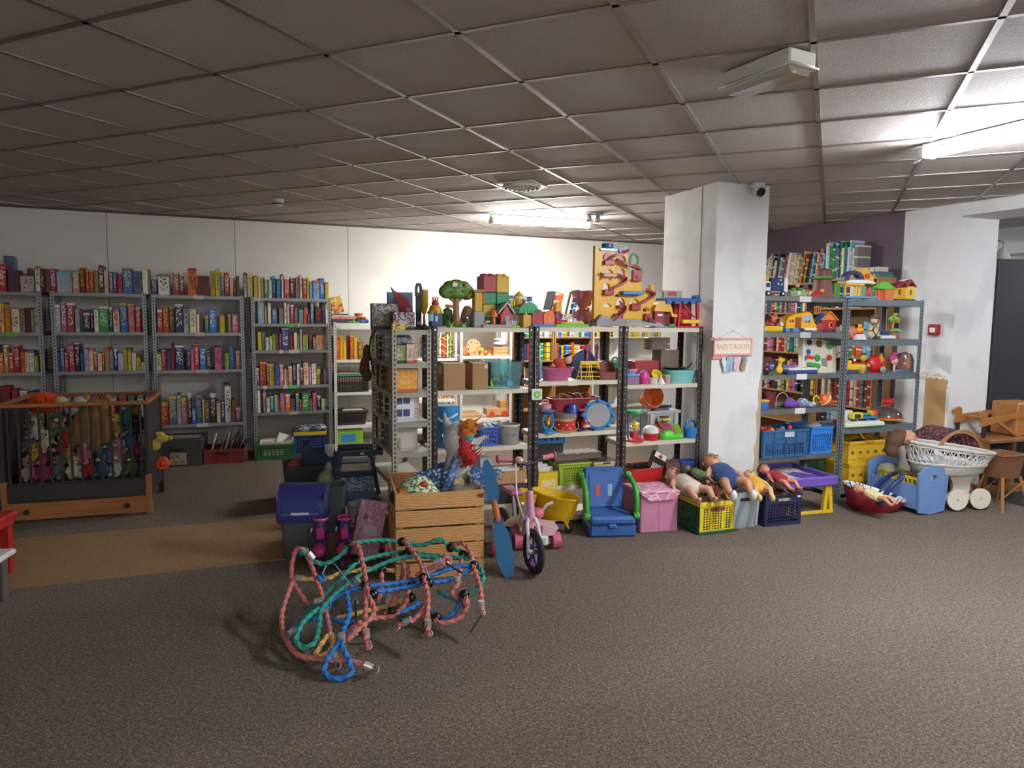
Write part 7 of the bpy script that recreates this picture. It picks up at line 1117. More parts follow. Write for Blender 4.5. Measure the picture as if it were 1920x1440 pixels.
dowel(t, 'nail', (0, .022, Hs+.055), (0, .008, Hs+.055), .003, '77777a'); [tubeo(t, 'bow', [(-Ws*.46, -.002, Hs*.94), (-Ws*.46+s_*.03, -.006, Hs*1.05), (-Ws*.46+s_*.045, -.004, Hs*.9), (-Ws*.46, -.002, Hs*.94)], .004, 'd8a8ae', 6) for s_ in (1, -1)]
bx(t, 'lower_bar', -Ws*.5, -Ws*.12, .006, .018, -.026, .0, 'd99a98', .002)
def garment(x, out, c, nm, y=0): MB().prism([(x+a*.03, -.012-b*.115) for a, b in out], -.006+y, .006+y).ob(nm, mat(c, .9, 0, 'fabric'), t, 0)
pant = [(-.8, 0), (.8, 0), (1, .3), (1, .95), (.2, .95), (.05, .45), (-.05, .45), (-.2, .95), (-1, .95), (-1, .3)]
garment(-.09, [(-.5, 0), (.4, 0), (.9, .3), (.7, .7), (1, .95), (.2, 1), (.1, .7), (-.6, .3)], 'd6dcdc', 'tiny_romper'); garment(-.035, pant, '8fb0cc', 'tiny_dungarees'); garment(.03, [(-.4, 0), (.4, 0), (1.2, .35), (.9, .45), (.6, .25), (.9, .85), (-.9, .85), (-.6, .25), (-1, .4), (-1.2, .3)], 'd9b8bc', 'tiny_dress'); garment(.1, [(-.2, 0), (.7, 0), (.8, .35), (.5, .95), (-.9, .8), (-.4, .4)], 'a08a68', 'tiny_trousers'); garment(.11, [(-.3, 0), (.6, 0), (.7, .3), (-.4, .32)], '7f94ae', 'tiny_vest', -.007)

# ------------------------------------------------------------------ wooden slat crate and what stands in it
CQ = atz(742, 1090, 0); CR = Fr(CQ.x, CQ.y, 14); Wc, Dc, Hc = .53, .60, .53; PINE = mat('d09c60', .5, 0, 'pine')
t = thing('slat_crate', 'big pine crate of five slats with hand holes', 'wooden crate', CR.P, CR.rz)
for i in range(5):
    z0, z1 = i*Hc/5+.003, (i+1)*Hc/5-.007
    for y in (0, Dc-.016): MB().box(0, Wc, y, y+.016, z0, z1, .002).ob('slat', PINE, t, 0)
    for x in (.0, Wc-.016):
        if i == 4:
            o_ = [(.018, z0), (.2, z0), (.4, z0), (Dc-.018, z0), (Dc-.018, (z0+z1)/2), (Dc-.018, z1), (.4, z1), (.2, z1), (.018, z1), (.018, (z0+z1)/2)]; cz = (z0+z1)/2+.012; h_ = [(.25, cz-.014), (.28, cz-.016), (.32, cz-.016), (.35, cz-.014), (.358, cz), (.35, cz+.014), (.32, cz+.016), (.28, cz+.016), (.25, cz+.014), (.242, cz)]
            MB().frame(o_, h_, x+.0005, x+.0155, 'yz').ob('slat_with_hand_hole', PINE, t, 0)
        else: MB().box(x+.0005, x+.0155, .018, Dc-.018, z0, z1, .002).ob('slat', PINE, t, 0)
for x in (.017, Wc-.047):
    for y in (.017, Dc-.047): MB().box(x, x+.03, y, y+.03, .0, Hc-.01).ob('corner_post', PINE, t, 0)
bx(t, 'bottom', .017, Wc-.017, .017, Dc-.017, .01, .02, PINE, .001)
for i in range(5):
    for x in (.03, Wc-.03): [dowel(t, 'nail_head', (x, -.0012, i*Hc/5+dz), (x, .002, i*Hc/5+dz), .0022, '6a4a30', 6) for dz in (.03, .08)]
def inc(x, y, z, nm, lab, cat): return thing(nm, lab, cat, CR.w(x, y, z), CR.rz)
t = inc(.26, .3, .03, 'toy_bulk', 'heap of dark cloth filling the pine crate', 'cloth'); blob(t, 'cloth_heap', [('e', (0, 0, .16), (.21, .24, .17)), ('e', (.05, .1, .26), (.16, .14, .13))], '3a3430', .018, 'fabric')
t = inc(.15, .17, .44, 'fabric_ball', 'leaf-print cloth ball in green, white and yellow', 'cloth ball'); blob(t, 'ball', [('e', (0, 0, .06), (.115, .1, .09)), ('e', (.05, -.02, .02), (.1, .09, .07)), ('e', (-.05, .03, .02), (.08, .08, .06))], mat('dcdcc4', .8, 0, 'art', c2='4f7a34', sc=1.5), .012); ball(t, 'red_fruit', (.03, -.07, .11), (.03, .02, .02), 'b8402e'); ball(t, 'yellow_fruit', (.06, -.1, .03), (.04, .02, .035), 'd2b02e')
t = inc(.05, .15, .45, 'fabric_ball', 'orange and navy cloth ball at the crate corner', 'cloth ball'); ball(t, 'orange_half', (.01, 0, .03), (.05, .06, .05), 'd2752c', .8); ball(t, 'navy_half', (-.028, 0, .02), (.045, .058, .05), '26304a', .8)
t = inc(.32, .36, .42, 'cloth_bundle', 'crumpled royal blue nylon cloth in the crate', 'cloth'); blob(t, 'cloth', [('e', (0, 0, .08), (.1, .09, .09)), ('e', (-.05, -.05, .13), (.06, .05, .06)), ('e', (.06, -.08, .06), (.06, .06, .08)), ('e', (.02, .05, .15), (.05, .05, .05))], '2f5a9c', .011, 'plain', .5)
t = inc(.33, .13, .40, 'patterned_tube', 'blue patterned cloth tube leaning up in the crate', 'cloth tube'); tubeo(t, 'tube', [(-.04, .02, 0), (.03, .1, .16), (.1, .18, .32)], .024, mat('4f6fa0', .8, 0, 'pattern', c2='8fb0cc', sc=2), 12)
t = inc(.43, .2, .40, 'roller_skate', 'upturned child roller skate with red and cream wheels', 'roller skate'); blob(t, 'boot', [('e', (0, 0, .08), (.04, .06, .07)), ('e', (-.05, 0, .02), (.07, .05, .06))], '5a3830', .01); [MB().lathe([(.028, -.014), (.034, -.008), (.034, .008), (.028, .014), (.012, .016)], 18, (x, -.05, z), 'y').ob('wheel', mat(c, .4), t) for x, z, c in ((-.03, .14, 'c9b890'), (.05, .1, 'c0464a'))]; tubeo(t, 'frame', [(-.03, -.05, .14), (.02, -.03, .1), (.05, -.05, .1)], .01, '3f4a52')
t = inc(.44, .1, .45, 'clear_bag', 'crumpled clear bag at the front of the crate', 'bag'); blob(t, 'bag', [('e', (0, 0, .03), (.08, .06, .05)), ('e', (-.05, .02, .05), (.05, .05, .04)), ('e', (.04, .01, .07), (.04, .04, .03))], mat('b9b0a0', .55, 0, 'clear'), .011)
# winged plush with bright mane
t = inc(.42, .34, .52, 'winged_plush', 'white plush with glittery blue wings and rainbow mane', 'plush toy'); blob(t, 'body', [('e', (0, 0, .06), (.06, .06, .1)), ('e', (0, -.02, .2), (.07, .06, .09)), ('t', [(-.04, 0, .25), (-.06, 0, .34)], [.022, .006]), ('t', [(.06, -.01, .16), (.13, -.03, .22)], [.03, .008])], 'd3d0cc', .01, 'fur')
for i, c in enumerate(('d8862a', 'd8762a', 'c8343c', 'c02c38', '5aa0a0', 'c83a44')): ball(t, 'mane_tuft', (.035+.014*math.cos(i*2), -.06, [.27, .24, .16, .12, .22, .2][i]), (.035, .03, .04), c, 1, 'fur')
for i in range(46):
    rr = random.Random(500+i); z = rr.uniform(.07, .3); c = 'd8862a' if z > .22 else 'c4303a'; x = .03+rr.uniform(-.03, .045); MB().tube([(x, -.06, z), (x+rr.uniform(-.03, .04), -.085-rr.uniform(0, .03), z+rr.uniform(-.01, .05))], [.006, .001], 5).ob('mane_strand', mat(c, .9), t)
def wing(sx, c):
    for i in range(6): MB().at(sx*.06, -.05, .06, ry=sx*(100+14*i)).prism([(-.012, .0), (.012, 0), (.018, .12-.008*i), (0, .16-.01*i), (-.018, .12-.008*i)], -.004-.003*i, .0-.003*i).t().ob('wing_feather', mat(c, .3, .2, 'pattern', c2='9ab4cc', sc=2.5), t)
wing(-1, '3a4a72'); wing(1, '45649a'); t.scale = (1.4, 1.4, 1.3)
# ------------------------------------------------------------------ blue double bat leaning on the crate
q0 = atz(955, 1082, 0); q1 = V((*CR.w(Wc+.03, .06, 0).xy, .66)); d = q1-q0; t = thing('foam_paddle', 'long blue foam paddle with orange grip leaning on pine crate', 'paddle', q0); L = d.length; zz = unit(d); xx = unit(zz.cross(V((0, 1, 0)))); yy = zz.cross(xx); MM = Matrix((xx, yy, zz)).transposed().to_4x4()
def blade(a, b, w0, w1, nm): return MB().t(MM).prism([(-w0/2, L*a), (w0/2, L*a), (w1/2, L*(a*.75+b*.25)), (w1/2*.95, L*(a*.3+b*.7)), (w0*.3, L*b), (-w0*.3, L*b), (-w1/2*.95, L*(a*.3+b*.7)), (-w1/2, L*(a*.75+b*.25))], -.014, .014).t().ob(nm, mat('2f6f9c', .6), t, 0)
blade(0, .53, .05, .105, 'lower_blade'); blade(.66, 1.05, .045, .085, 'upper_blade'); MB().t(MM).cyl((0, 0, L*.5), (0, 0, L*.69), .02).t().ob('orange_grip', mat('c2683e', .6), t); [MB().t(MM).box(-.003+s_*.025, .003+s_*.025, -.018, -.012, L*.08, L*.45).t().ob('groove_ridge', mat('29628c', .6), t, 0) for s_ in (-1, 1)]
q = atz(917, 1052, 0); t = thing('scooter', 'silver kick scooter with red wheel behind the blue paddle', 'scooter', (q.x+.02, q.y+.1, 0), rad(95)); MB().lathe([(.03, -.012), (.05, -.01), (.05, .01), (.03, .012)], 22, (0, 0, .05), 'y').ob('wheel', mat('c24a4a', .4), t); cyl_toy(t, 'hub', (0, -.014, .05), .024, 0, .028, '4a5a66', ax='y'); MB().tube([(0, -.02, .05), (.05, -.02, .14), (.06, 0, .2)], .012, 8).ob('fork', mat('a8aaac', .3, .8), t); bx(t, 'deck', .05, .26, -.05, .05, .07, .085, 'a0a2a4', .004)
# ------------------------------------------------------------------ bins, trays and boxes behind the rope
q = atz(566, 1051, 0); t = thing('swing_bin', 'grey plastic bin with navy hooded swing lid', 'bin', (q.x, q.y, 0), rad(8)); warp(MB().box(-.13, .13, 0, .24, 0, .3, .02), lambda x, y, z: (x*(.86+.14*z/.3), .12+(y-.12)*(.86+.14*z/.3), z)).ob('body', mat('55585a', .5), t)
MB().prism([(-.018, .25), (-.024, .29), (-.012, .36), (.02, .42), (.07, .462), (.13, .478), (.19, .465), (.24, .42), (.268, .34), (.268, .25)], -.145, .145, 'yz').box(-.155, -.14, .0, .25, .255, .43, .03).box(.14, .155, .0, .25, .255, .43, .03).ob('hooded_lid', mat('2a3068', .35), t, 50); bx(t, 'flap', -.125, .125, -.022, .0, .27, .37, '2e3570', .012); bx(t, 'white_bandage_print', -.06, .05, -.026, -.018, .3, .318, 'c9ccd4', .004); [bx(t, 'printed_tail', x, x+.06, -.024, -.02, .305, .309, '8a90b0', .001) for x in (-.12, .05)]
q = atz(610, 1012, 0); t = thing('grey_bin', 'plain grey plastic bin behind the navy lidded bin', 'bin', (q.x+.0, q.y+.12, 0), rad(10)); tub(t, .22, .2, .34, '5d6062', .1, e=.3); blob(t, 'green_bag', [('e', (-.03, .08, .38), (.06, .05, .07)), ('e', (-.01, .08, .46), (.03, .03, .06))], mat('8fa878', .5, 0, 'clear'), .01)
q = atz(588, 950, 0); t = thing('storage_crate', 'dark grey stacking crate under the navy letter trays', 'crate', (q.x-.02, q.y+.1, 0), rad(20)); crate(t, .46, .34, .32, '34383c', 0, rimh=.03, ribs=3, taper=.1); blob(t, 'packets', [('e', (-.15, .1, .3), (.07, .07, .05)), ('e', (-.12, .18, .32), (.06, .07, .04))], 'a84a50', .012); t0 = t
o = thing('letter_tray', 'navy plastic letter tray with white pens standing upright', 'tray', t0.location+V((.06, .02, .325)), rad(20)); t = o
for y in (0, .24): MB().prism([(-.15, 0), (.15, 0), (.15, .06), (.06, .06), (.03, .1), (-.06, .1), (-.09, .17), (-.15, .17)], y, y+.006).ob('stepped_side', mat('24344f', .4), t, 0)
bx(t, 'floor_plate', -.15, .15, 0, .246, 0, .006, '24344f', .001); bx(t, 'end_plate', -.15, -.144, 0, .246, 0, .17, '24344f', .001); [dowel(t, 'white_straw', (.05+.006*(i % 6), .06+.02*(i//6), .01), (.04+.014*(i % 6), .05+.022*(i//6), .15), .0045, 'dcdad4', 6) for i in range(18)]; [bx(t, 'green_marker', -.02+.014*i, -.01+.014*i, .01, .02, .02, .08, 'a8c850', .002) for i in range(5)]
q = atz(668, 985, 0); t = thing('shelf_stand', 'navy A-frame stand holding papers, a starry box and spotted pot', 'stand', (q.x-.02, q.y+.12, 0), rad(16)); NV = mat('26334a', .45)
for y in (0, .3):
    for s_ in (-1, 1): MB().prism([(s_*.2-.016, 0), (s_*.2+.016, 0), (s_*.11+.014, .52), (s_*.11-.014, .52)], y, y+.02).ob('leg', NV, t, 0)
for z, w in ((.12, .2), (.34, .15)): bx(t, 'tray', -w, w, .02, .3, z, z+.012, NV, .003); bx(t, 'tray_lip', -w, w, .0, .012, z, z+.045, NV, .003)
bx(t, 'top_bar', -.125, .2, .0, .03, .5, .54, NV, .004); bx(t, 'back_bar', -.125, .2, .29, .32, .5, .54, NV, .004); bx(t, 'white_tag', .03, .06, -.002, .001, .512, .528, 'd8d8d4', .0005); papers(t, -.12, .12, .05, .28, .355, .1, 7, 30, seed=31)
def sub(lab, nm, cat, x, y, z): return thing(nm, lab, cat, t_s.matrix_basis @ V((x, y, z)), t_s.rotation_euler.z)
t_s = t; bpy.context.view_layer.update()
t = sub('night-sky printed box standing in the navy stand', 'game_box', 'game box', 0, .03, .1325); bx(t, 'carton', -.13, .13, 0, .1, .09, .2, 'a8bcd4', .002, kind='art', c2='5a708c'); bx(t, 'lid', -.132, .132, -.002, .102, .0, .09, '5f7698', .002)
t.location.z = .1325; t = sub('white spotted pot with pale blue rim on the floor by the stand', 'toy_pot', 'pot', .02, -.13, 0); MB().lathe([(.085, 0), (.1, .16), (.095, .16), (.08, .01), (0, .01)], 24).ob('pot', mat('cfcac0', .5, 0, 'pattern', c2='cfcac0'), t); MB().lathe([(.103, .155), (.106, .165), (.096, .175), (.094, .16)], 24, loop=True).ob('rim', mat('8fb4cc', .4), t); [ball(t, 'spot', (.094*math.cos(4.0+.25*i), .094*math.sin(4.0+.25*i), .04+.05*(i % 3)), .007, '7a4a3a', n=8, m=6) for i in range(7)]
q = atz(690, 1045, 0); t = thing('toy_box', 'pink printed toy box leaning against the pine crate', 'toy box', (q.x-.03, q.y+.02, 0), rad(14)); o = MB().box(-.09, .09, 0, .1, 0, .36, .003).ob('carton', mat('d6a0ae', .45, 0, 'art', c2='b87a98'), t, 0); o.rotation_euler = (rad(-10), rad(12), 0); [bx(o, n_, *a, c_, .001) for n_, a, c_ in (('red_badge', (-.05, -.02, -.002, .001, .24, .27), 'a83a44'), ('game_picture', (-.04, .05, -.002, .001, .14, .2), 'd8c8cc'), ('yellow_print', (-.06, -.01, -.002, .001, .06, .1), 'd2b858'))]
# roller boots
def boot(x, y, lab, deg):
    q = atz(x, y, 0); t = thing('inline_skate', lab, 'inline skate', (q.x, q.y, 0), rad(deg)); blob(t, 'shell', [('e', (0, .02, .11), (.05, .1, .055)), ('e', (0, .1, .19), (.046, .055, .1)), ('e', (0, .12, .27), (.05, .05, .03))], '4a3268', .009, rough=.4); MB().ell((0, -.04, .12), (.044, .06, .045), 16, 10).ob('pink_toe', mat('c83a78', .4), t); MB().lathe([(.05, .0), (.054, .01), (.05, .02), (.044, .01)], 20, (0, .115, .28), loop=True).ob('pink_cuff', mat('c2467c', .5), t); bx(t, 'pink_tongue', -.026, .026, .035, .06, .16, .24, 'c83a78', .012); [bx(t, 'strap', -.053, .053, .0+.08*i, .02+.08*i, .14+.05*i, .165+.05*i, '33244c', .004) for i in (0, 1)]; bx(t, 'white_buckle', -.062, -.05, .09, .12, .2, .23, 'd8d8d8', .003); bx(t, 'wheel_frame', -.016, .016, -.08, .15, .03, .075, '3a2a50', .004); [cyl_toy(t, 'wheel', (-.011, y_, .032), .032, 0, .022, '5a3a6a', 16, ax='x') for y_ in (-.07, .0, .07, .14)]
    t.scale = (.95, .95, .95); return t
boot(600, 1062, 'purple and pink inline skate beside the swing bin', 12); boot(645, 1060, 'purple and pink inline skate next to the pink toy box', 8)

# ------------------------------------------------------------------ rope climbing net on the floor
rt = thing('rope_climbing_net', 'tangled climbing net of coloured ropes with black knuckle balls', 'climbing net', atz(700, 1200, 0))
RO = rt.location.copy()
def P3d(p): x, y, Y = p; v = ray(x, y); k = Y/v.y; return V((v.x*k, Y, max(.012, CH+v.z*k)))
RC = dict(p=mat('c2716a', .75), g=mat('2f8f82', .7), b=mat('2a72b8', .7), y=mat('d2ae68', .75))
def rope(pts, c, r=.0108):
    P = spl([P3d(p)-RO for p in pts], 22); secs = []; up = None; s = 0; n = 12
    for i in range(len(P)):
        a, b = P[max(0, i-1)], P[min(len(P)-1, i+1)]; t_ = unit(b-a); s += (P[i]-P[i-1]).length if i else 0
        if up is None: up = V((0, 0, 1)) if abs(t_.z) < .9 else V((0, 1, 0))
        x = unit(up.cross(t_)); y = t_.cross(x); up = y; ph = s*150
        secs.append([P[i]+(x*math.cos(k*6.28319/n)+y*math.sin(k*6.28319/n))*r*(1+.26*math.cos(3*(k*6.28319/n)-ph)) for k in range(n)])
    return MB().ring(secs).ob('rope', RC[c], rt, 60)
N = [('p', [(578, 1135, 3.5), (548, 1085, 3.55), (553, 1035, 3.6), (568, 1030, 3.6), (580, 1050, 3.58), (600, 1105, 3.45), (612, 1150, 3.3), (622, 1200, 3.12), (627, 1235, 3.02)]),
 ('p', [(551, 1085, 3.55), (534, 1130, 3.4), (528, 1165, 3.3), (537, 1200, 3.16), (560, 1228, 3.06), (600, 1236, 3.02), (660, 1240, 3.0), (690, 1250, 2.98)]),
 ('g', [(570, 1036, 3.6), (585, 1050, 3.58), (610, 1057, 3.58), (640, 1040, 3.62), (655, 1022, 3.68), (680, 1016, 3.75), (720, 1013, 3.8), (755, 1017, 3.82), (790, 1022, 3.82), (825, 1012, 3.82), (845, 1026, 3.8), (880, 1042, 3.75), (905, 1075, 3.65), (898, 1100, 3.6), (870, 1115, 3.58), (850, 1122, 3.55), (820, 1108, 3.6)]),
 ('g', [(555, 1190, 3.22), (575, 1150, 3.35), (605, 1120, 3.45), (640, 1085, 3.55), (670, 1055, 3.65), (720, 1040, 3.75), (757, 1035, 3.78), (800, 1040, 3.75), (850, 1045, 3.72), (880, 1048, 3.7)]),
 ('g', [(598, 1140, 3.3), (570, 1165, 3.2), (556, 1195, 3.12), (566, 1213, 3.08), (590, 1205, 3.1), (598, 1175, 3.2), (605, 1140, 3.3), (640, 1105, 3.42), (690, 1070, 3.6), (757, 1045, 3.7), (820, 1045, 3.72)]),
 ('b', [(612, 1132, 3.35), (650, 1110, 3.4), (685, 1100, 3.42), (740, 1094, 3.5), (792, 1084, 3.55), (850, 1065, 3.62), (888, 1058, 3.65)]),
 ('b', [(692, 1112, 3.36), (740, 1105, 3.45), (795, 1095, 3.5), (850, 1085, 3.58), (885, 1065, 3.64), (850, 1062, 3.66), (810, 1078, 3.6)]),
 ('b', [(650, 1110, 3.38), (655, 1150, 3.25), (645, 1180, 3.15), (640, 1205, 3.05), (655, 1240, 2.98), (658, 1262, 2.95), (632, 1274, 2.93), (610, 1262, 2.95), (612, 1240, 2.98), (636, 1205, 3.05)]),
 ('b', [(536, 1192, 3.18), (570, 1165, 3.26), (605, 1158, 3.3), (650, 1165, 3.3), (690, 1165, 3.35), (760, 1145, 3.45), (790, 1132, 3.5), (815, 1155, 3.45), (835, 1160, 3.42), (858, 1140, 3.45), (858, 1118, 3.5)]),
 ('y', [(546, 1085, 3.56), (570, 1086, 3.56), (612, 1085, 3.58), (640, 1075, 3.62), (690, 1067, 3.68), (740, 1070, 3.68)]), ('y', [(592, 1228, 3.04), (605, 1205, 3.1), (620, 1190, 3.14), (626, 1208, 3.08), (612, 1226, 3.04), (598, 1230, 3.03)]),
 ('y', [(630, 1160, 3.3), (670, 1150, 3.4), (720, 1138, 3.5), (755, 1125, 3.55)]),
 ('p', [(654, 1020, 3.68), (672, 1025, 3.62), (683, 1070, 3.5), (690, 1110, 3.36), (702, 1145, 3.28), (690, 1165, 3.2), (665, 1185, 3.13), (652, 1203, 3.1)]), ('p', [(685, 1095, 3.42), (686, 1140, 3.28), (684, 1180, 3.17), (688, 1205, 3.1), (692, 1215, 3.07)]),
 ('p', [(755, 1012, 3.82), (775, 1035, 3.7), (790, 1060, 3.6), (797, 1090, 3.45), (803, 1120, 3.36), (801, 1160, 3.25), (803, 1185, 3.18), (806, 1193, 3.16)]), ('p', [(800, 1100, 3.42), (795, 1140, 3.32), (778, 1160, 3.27), (760, 1168, 3.25), (745, 1175, 3.23)]),
 ('p', [(845, 1025, 3.8), (865, 1018, 3.78), (882, 1035, 3.72), (889, 1065, 3.62), (900, 1100, 3.5), (904, 1135, 3.4), (905, 1155, 3.35)]), ('p', [(868, 1040, 3.74), (862, 1075, 3.6), (858, 1095, 3.52), (848, 1108, 3.5), (855, 1120, 3.48), (866, 1108, 3.5), (874, 1120, 3.46), (875, 1140, 3.42), (860, 1160, 3.38), (830, 1168, 3.36), (815, 1162, 3.38)]),
 ('p', [(757, 1040, 3.75), (755, 1075, 3.65), (745, 1110, 3.55), (732, 1140, 3.45), (720, 1155, 3.4)]), ('p', [(765, 1060, 3.66), (766, 1100, 3.55), (760, 1130, 3.48), (735, 1155, 3.4), (700, 1160, 3.35), (670, 1170, 3.28), (650, 1190, 3.2)]), ('p', [(715, 1065, 3.66), (716, 1100, 3.58), (708, 1130, 3.5)]), ('p', [(740, 1050, 3.75), (728, 1020, 3.85), (725, 1045, 3.8)]),
 ('p', [(780, 1080, 3.6), (800, 1068, 3.6), (825, 1058, 3.6), (835, 1045, 3.62), (845, 1050, 3.62), (838, 1060, 3.6)])]
for c, pts in N: rope(pts, c)
def knob(x, y, Y, r=.0255): p = P3d((x, y, Y))-RO; MB().ell(p, r, 18, 12).ob('black_ball', mat('1b1a1a', .28), rt, 80)
for a in ((654, 1022, 3.68), (754, 1016, 3.82), (767, 1032, 3.78), (756, 1042, 3.75), (845, 1027, 3.8), (868, 1040, 3.74), (669, 1057, 3.66), (685, 1098, 3.42), (700, 1114, 3.36), (794, 1083, 3.5), (804, 1093, 3.46), (889, 1060, 3.65), (871, 1114, 3.48), (818, 1158, 3.4), (771, 1120, 3.52), (716, 1067, 3.66), (735, 1147, 3.42), (771, 1092, 3.54)): knob(*a)
def ferr(x, y, Y, dx, dy): 
    p = P3d((x, y, Y))-RO; e = P3d((x+dx, y+dy, Y))-RO; u_ = unit(e-p)*.02; MB().cyl(p-u_, p+u_, .0165, n=16).ob('aluminium_ferrule', mat('c9c6c0', .35, .6), rt)
for a in ((583, 1042, 3.58, 5, 6), (562, 1084, 3.56, 9, 1), (667, 1092, 3.5, 5, -6), (547, 1184, 3.2, 6, -4), (641, 1196, 3.08, 0, 8), (687, 1188, 3.15, 1, 8), (661, 1190, 3.13, 6, -5), (627, 1229, 3.03, 1, 8), (690, 1249, 2.98, 7, 3), (802, 1169, 3.22, 0, 8), (764, 1164, 3.25, 7, -3), (729, 1123, 3.5, 3, -7), (857, 1087, 3.54, 1, 7), (902, 1134, 3.4, 0, 8), (821, 1053, 3.6, 7, -3), (598, 1127, 3.36, 8, -1)): ferr(*a)
for (x, y, Y, x2, y2, Y2) in ((692, 1212, 3.08, 668, 1228, 3.03), (690, 1206, 3.1, 652, 1208, 3.1), (806, 1188, 3.17, 768, 1170, 3.24), (905, 1150, 3.36, 882, 1186, 3.3), (836, 1056, 3.6, 866, 1074, 3.55), (705, 1255, 2.97, 664, 1282, 2.92), (634, 1248, 2.99, 596, 1260, 2.97), (860, 1115, 3.48, 870, 1140, 3.42), (666, 1128, 3.34, 668, 1166, 3.26), (745, 1175, 3.23, 738, 1170, 3.25)):
    a, b = P3d((x, y, Y))-RO, P3d((x2, y2, Y2))-RO; MB().cyl(a, b, .0055, n=8).ob('rusty_hook_shank', mat('5a4034', .6, .5), rt); MB().tube(spl([a+V((.012*math.cos(k), .006*math.sin(k), .012*math.sin(k))) for k in range(7)], 3, True), .004, 6, True).ob('shackle', mat('a8a6a2', .35, .8), rt)
for (a, b) in (((628, 1058, 3.56), (665, 1106, 3.4)), ((612, 1060, 3.56), (600, 1085, 3.5)), ((795, 1055, 3.6), (805, 1085, 3.48))): MB().cyl(P3d(a)-RO, P3d(b)-RO, .003, n=6).ob('thin_cord', mat('8fb4d4', .6), rt)
for (x, y, Y) in ((570, 1036, 3.6), (601, 1085, 3.5), (612, 1136, 3.34)): p = P3d((x, y, Y))-RO; MB().tube(spl([p+V((.018*math.cos(k*.9), .012*math.sin(k*.9), .015*math.sin(k*1.7))) for k in range(7)], 4, True), .009, 8, True).ob('knot', RC['g' if y == 1036 else 'b'], rt)
# ------------------------------------------------------------------ balance bike, quad, barrow, seat
q = atz(1000, 1076, 0); t = thing('balance_bike', 'white and pink balance bike with black tyre and purple rims', 'bike', (q.x, q.y, 0), rad(112))
def wheel(x, y): MB().lathe([(.1, -.016), (.12, -.022), (.135, -.012), (.14, 0), (.135, .012), (.12, .022), (.1, .016)], 32, (x, y, .14), 'y', loop=True).ob('tyre', mat('1f1e1f', .7), t); w = MB().lathe([(.088, -.012), (.103, -.012), (.103, .012), (.088, .012)], 32, (x, y, .14), 'y', loop=True).ob('rim', mat('5a3a70', .4), t); [MB().at(x, y, .14, ry=i*72).prism([(-.014, .01), (.014, .01), (.009, .092), (-.009, .092)], -.006, .006).t().ob('spoke', mat('5a3a70', .4), w, 0) for i in range(5)]; cyl_toy(w, 'hub', (x, y-.03, .14), .016, 0, .06, 'b8b6b4', ax='y')
wheel(0, 0); wheel(.52, 0); WT, PKB = mat('e2dedc', .4), mat('cf8fae', .4)
for s_ in (-1, 1): MB().tube(spl([(-.0, s_*.035, .14), (.0, s_*.038, .24), (.03, s_*.03, .32), (.045, 0, .36)], 4), .011, 8).ob('fork_blade', WT, t)
MB().tube([(.04, 0, .34), (.075, 0, .5)], .024, 12).ob('head_tube', PKB, t); MB().tube([(.075, 0, .49), (.105, 0, .66)], .011, 8).ob('stem', mat('26262a', .4), t); MB().tube(spl([(.06, 0, .44), (.2, 0, .3), (.34, 0, .24), (.52, 0, .14)], 5), .026, 10).ob('frame', WT, t); MB().tube([(.3, 0, .27), (.34, 0, .42)], .014, 8).ob('seat_post', mat('8a8a8c', .3, .6), t); bx(t, 'saddle', .26, .46, -.05, .05, .42, .45, 'b0607c', .018)
MB().tube(spl([(.125, -.19, .7), (.11, -.1, .69), (.105, 0, .66), (.11, .1, .69), (.125, .17, .7)], 5), .01, 8).ob('handlebar', mat('26262a', .4), t)
for s_ in (-1, 1): MB().cyl((.115, s_*.1, .69), (.127, s_*.19, .7), .017).ob('grip', mat('b86a72', .7), t); MB().lathe([(.0, 0), (.026, .0), (.026, .008), (0, .008)], 14, (.128, s_*.19-.004, .7), 'y').ob('grip_end', mat('b86a72', .7), t)
MB().ell((.08, .07, .695), (.03, .03, .022), 16, 8).ob('bell', mat('d8b4a4', .25, .4), t); MB().tube(spl([(.06, .1, .68), (-.02, .12, .5), (.03, .06, .36), (.1, .03, .34)], 6), .005, 6).ob('brake_cable', mat('d8d6d2', .4), t); MB().tube([(.2, -.05, .3), (.24, -.05, .18)], .03, 10).ob('pink_guard', PKB, t)
q = atz(1002, 1034, 0); t = thing('toy_quad', 'small pink and white toy quad bike behind the balance bike', 'toy quad', (q.x+.02, q.y+.06, 0), rad(8)); bx(t, 'white_bumper', -.07, .07, -.05, .02, .03, .1, 'e2dedc', .012); bx(t, 'bumper_grille', -.045, .045, -.054, -.048, .045, .085, 'c8c4c4', .006); MB().prism([(-.08, .1), (.1, .1), (.14, .15), (.05, .16), (.02, .21), (-.03, .21), (-.06, .15), (-.12, .14)], -.04, .14).ob('pink_cowl', mat('d9b4bc', .4), t, 0); blob(t, 'pink_seat', [('e', (0, .16, .2), (.06, .12, .04)), ('e', (0, .02, .24), (.05, .05, .04))], 'cf6a7c', .01); [MB().lathe([(.03, -.03), (.055, -.026), (.055, .026), (.03, .03)], 20, (x, y, .056), 'x').ob('wheel', mat('c8607c', .5), t) for x in (-.13, .13) for y in (0, .24)]; [MB().tube([(s_*.03, .04, .24), (s_*.07, .02, .3), (s_*.11, .02, .31)], .01, 8).ob('handle', mat('e2dedc', .4), t) for s_ in (-1, 1)]; bx(t, 'red_decal', -.03, .03, -.043, -.039, .12, .17, 'b8486a', .003)
q = atz(1067, 998, 0); t = thing('wheelbarrow', 'yellow plastic toy wheelbarrow with black front wheel', 'wheelbarrow', (q.x, q.y, 0), rad(166)); t.scale = (.86, .86, .95); YB = mat('e0ba1e', .3); n = 24
secs = []
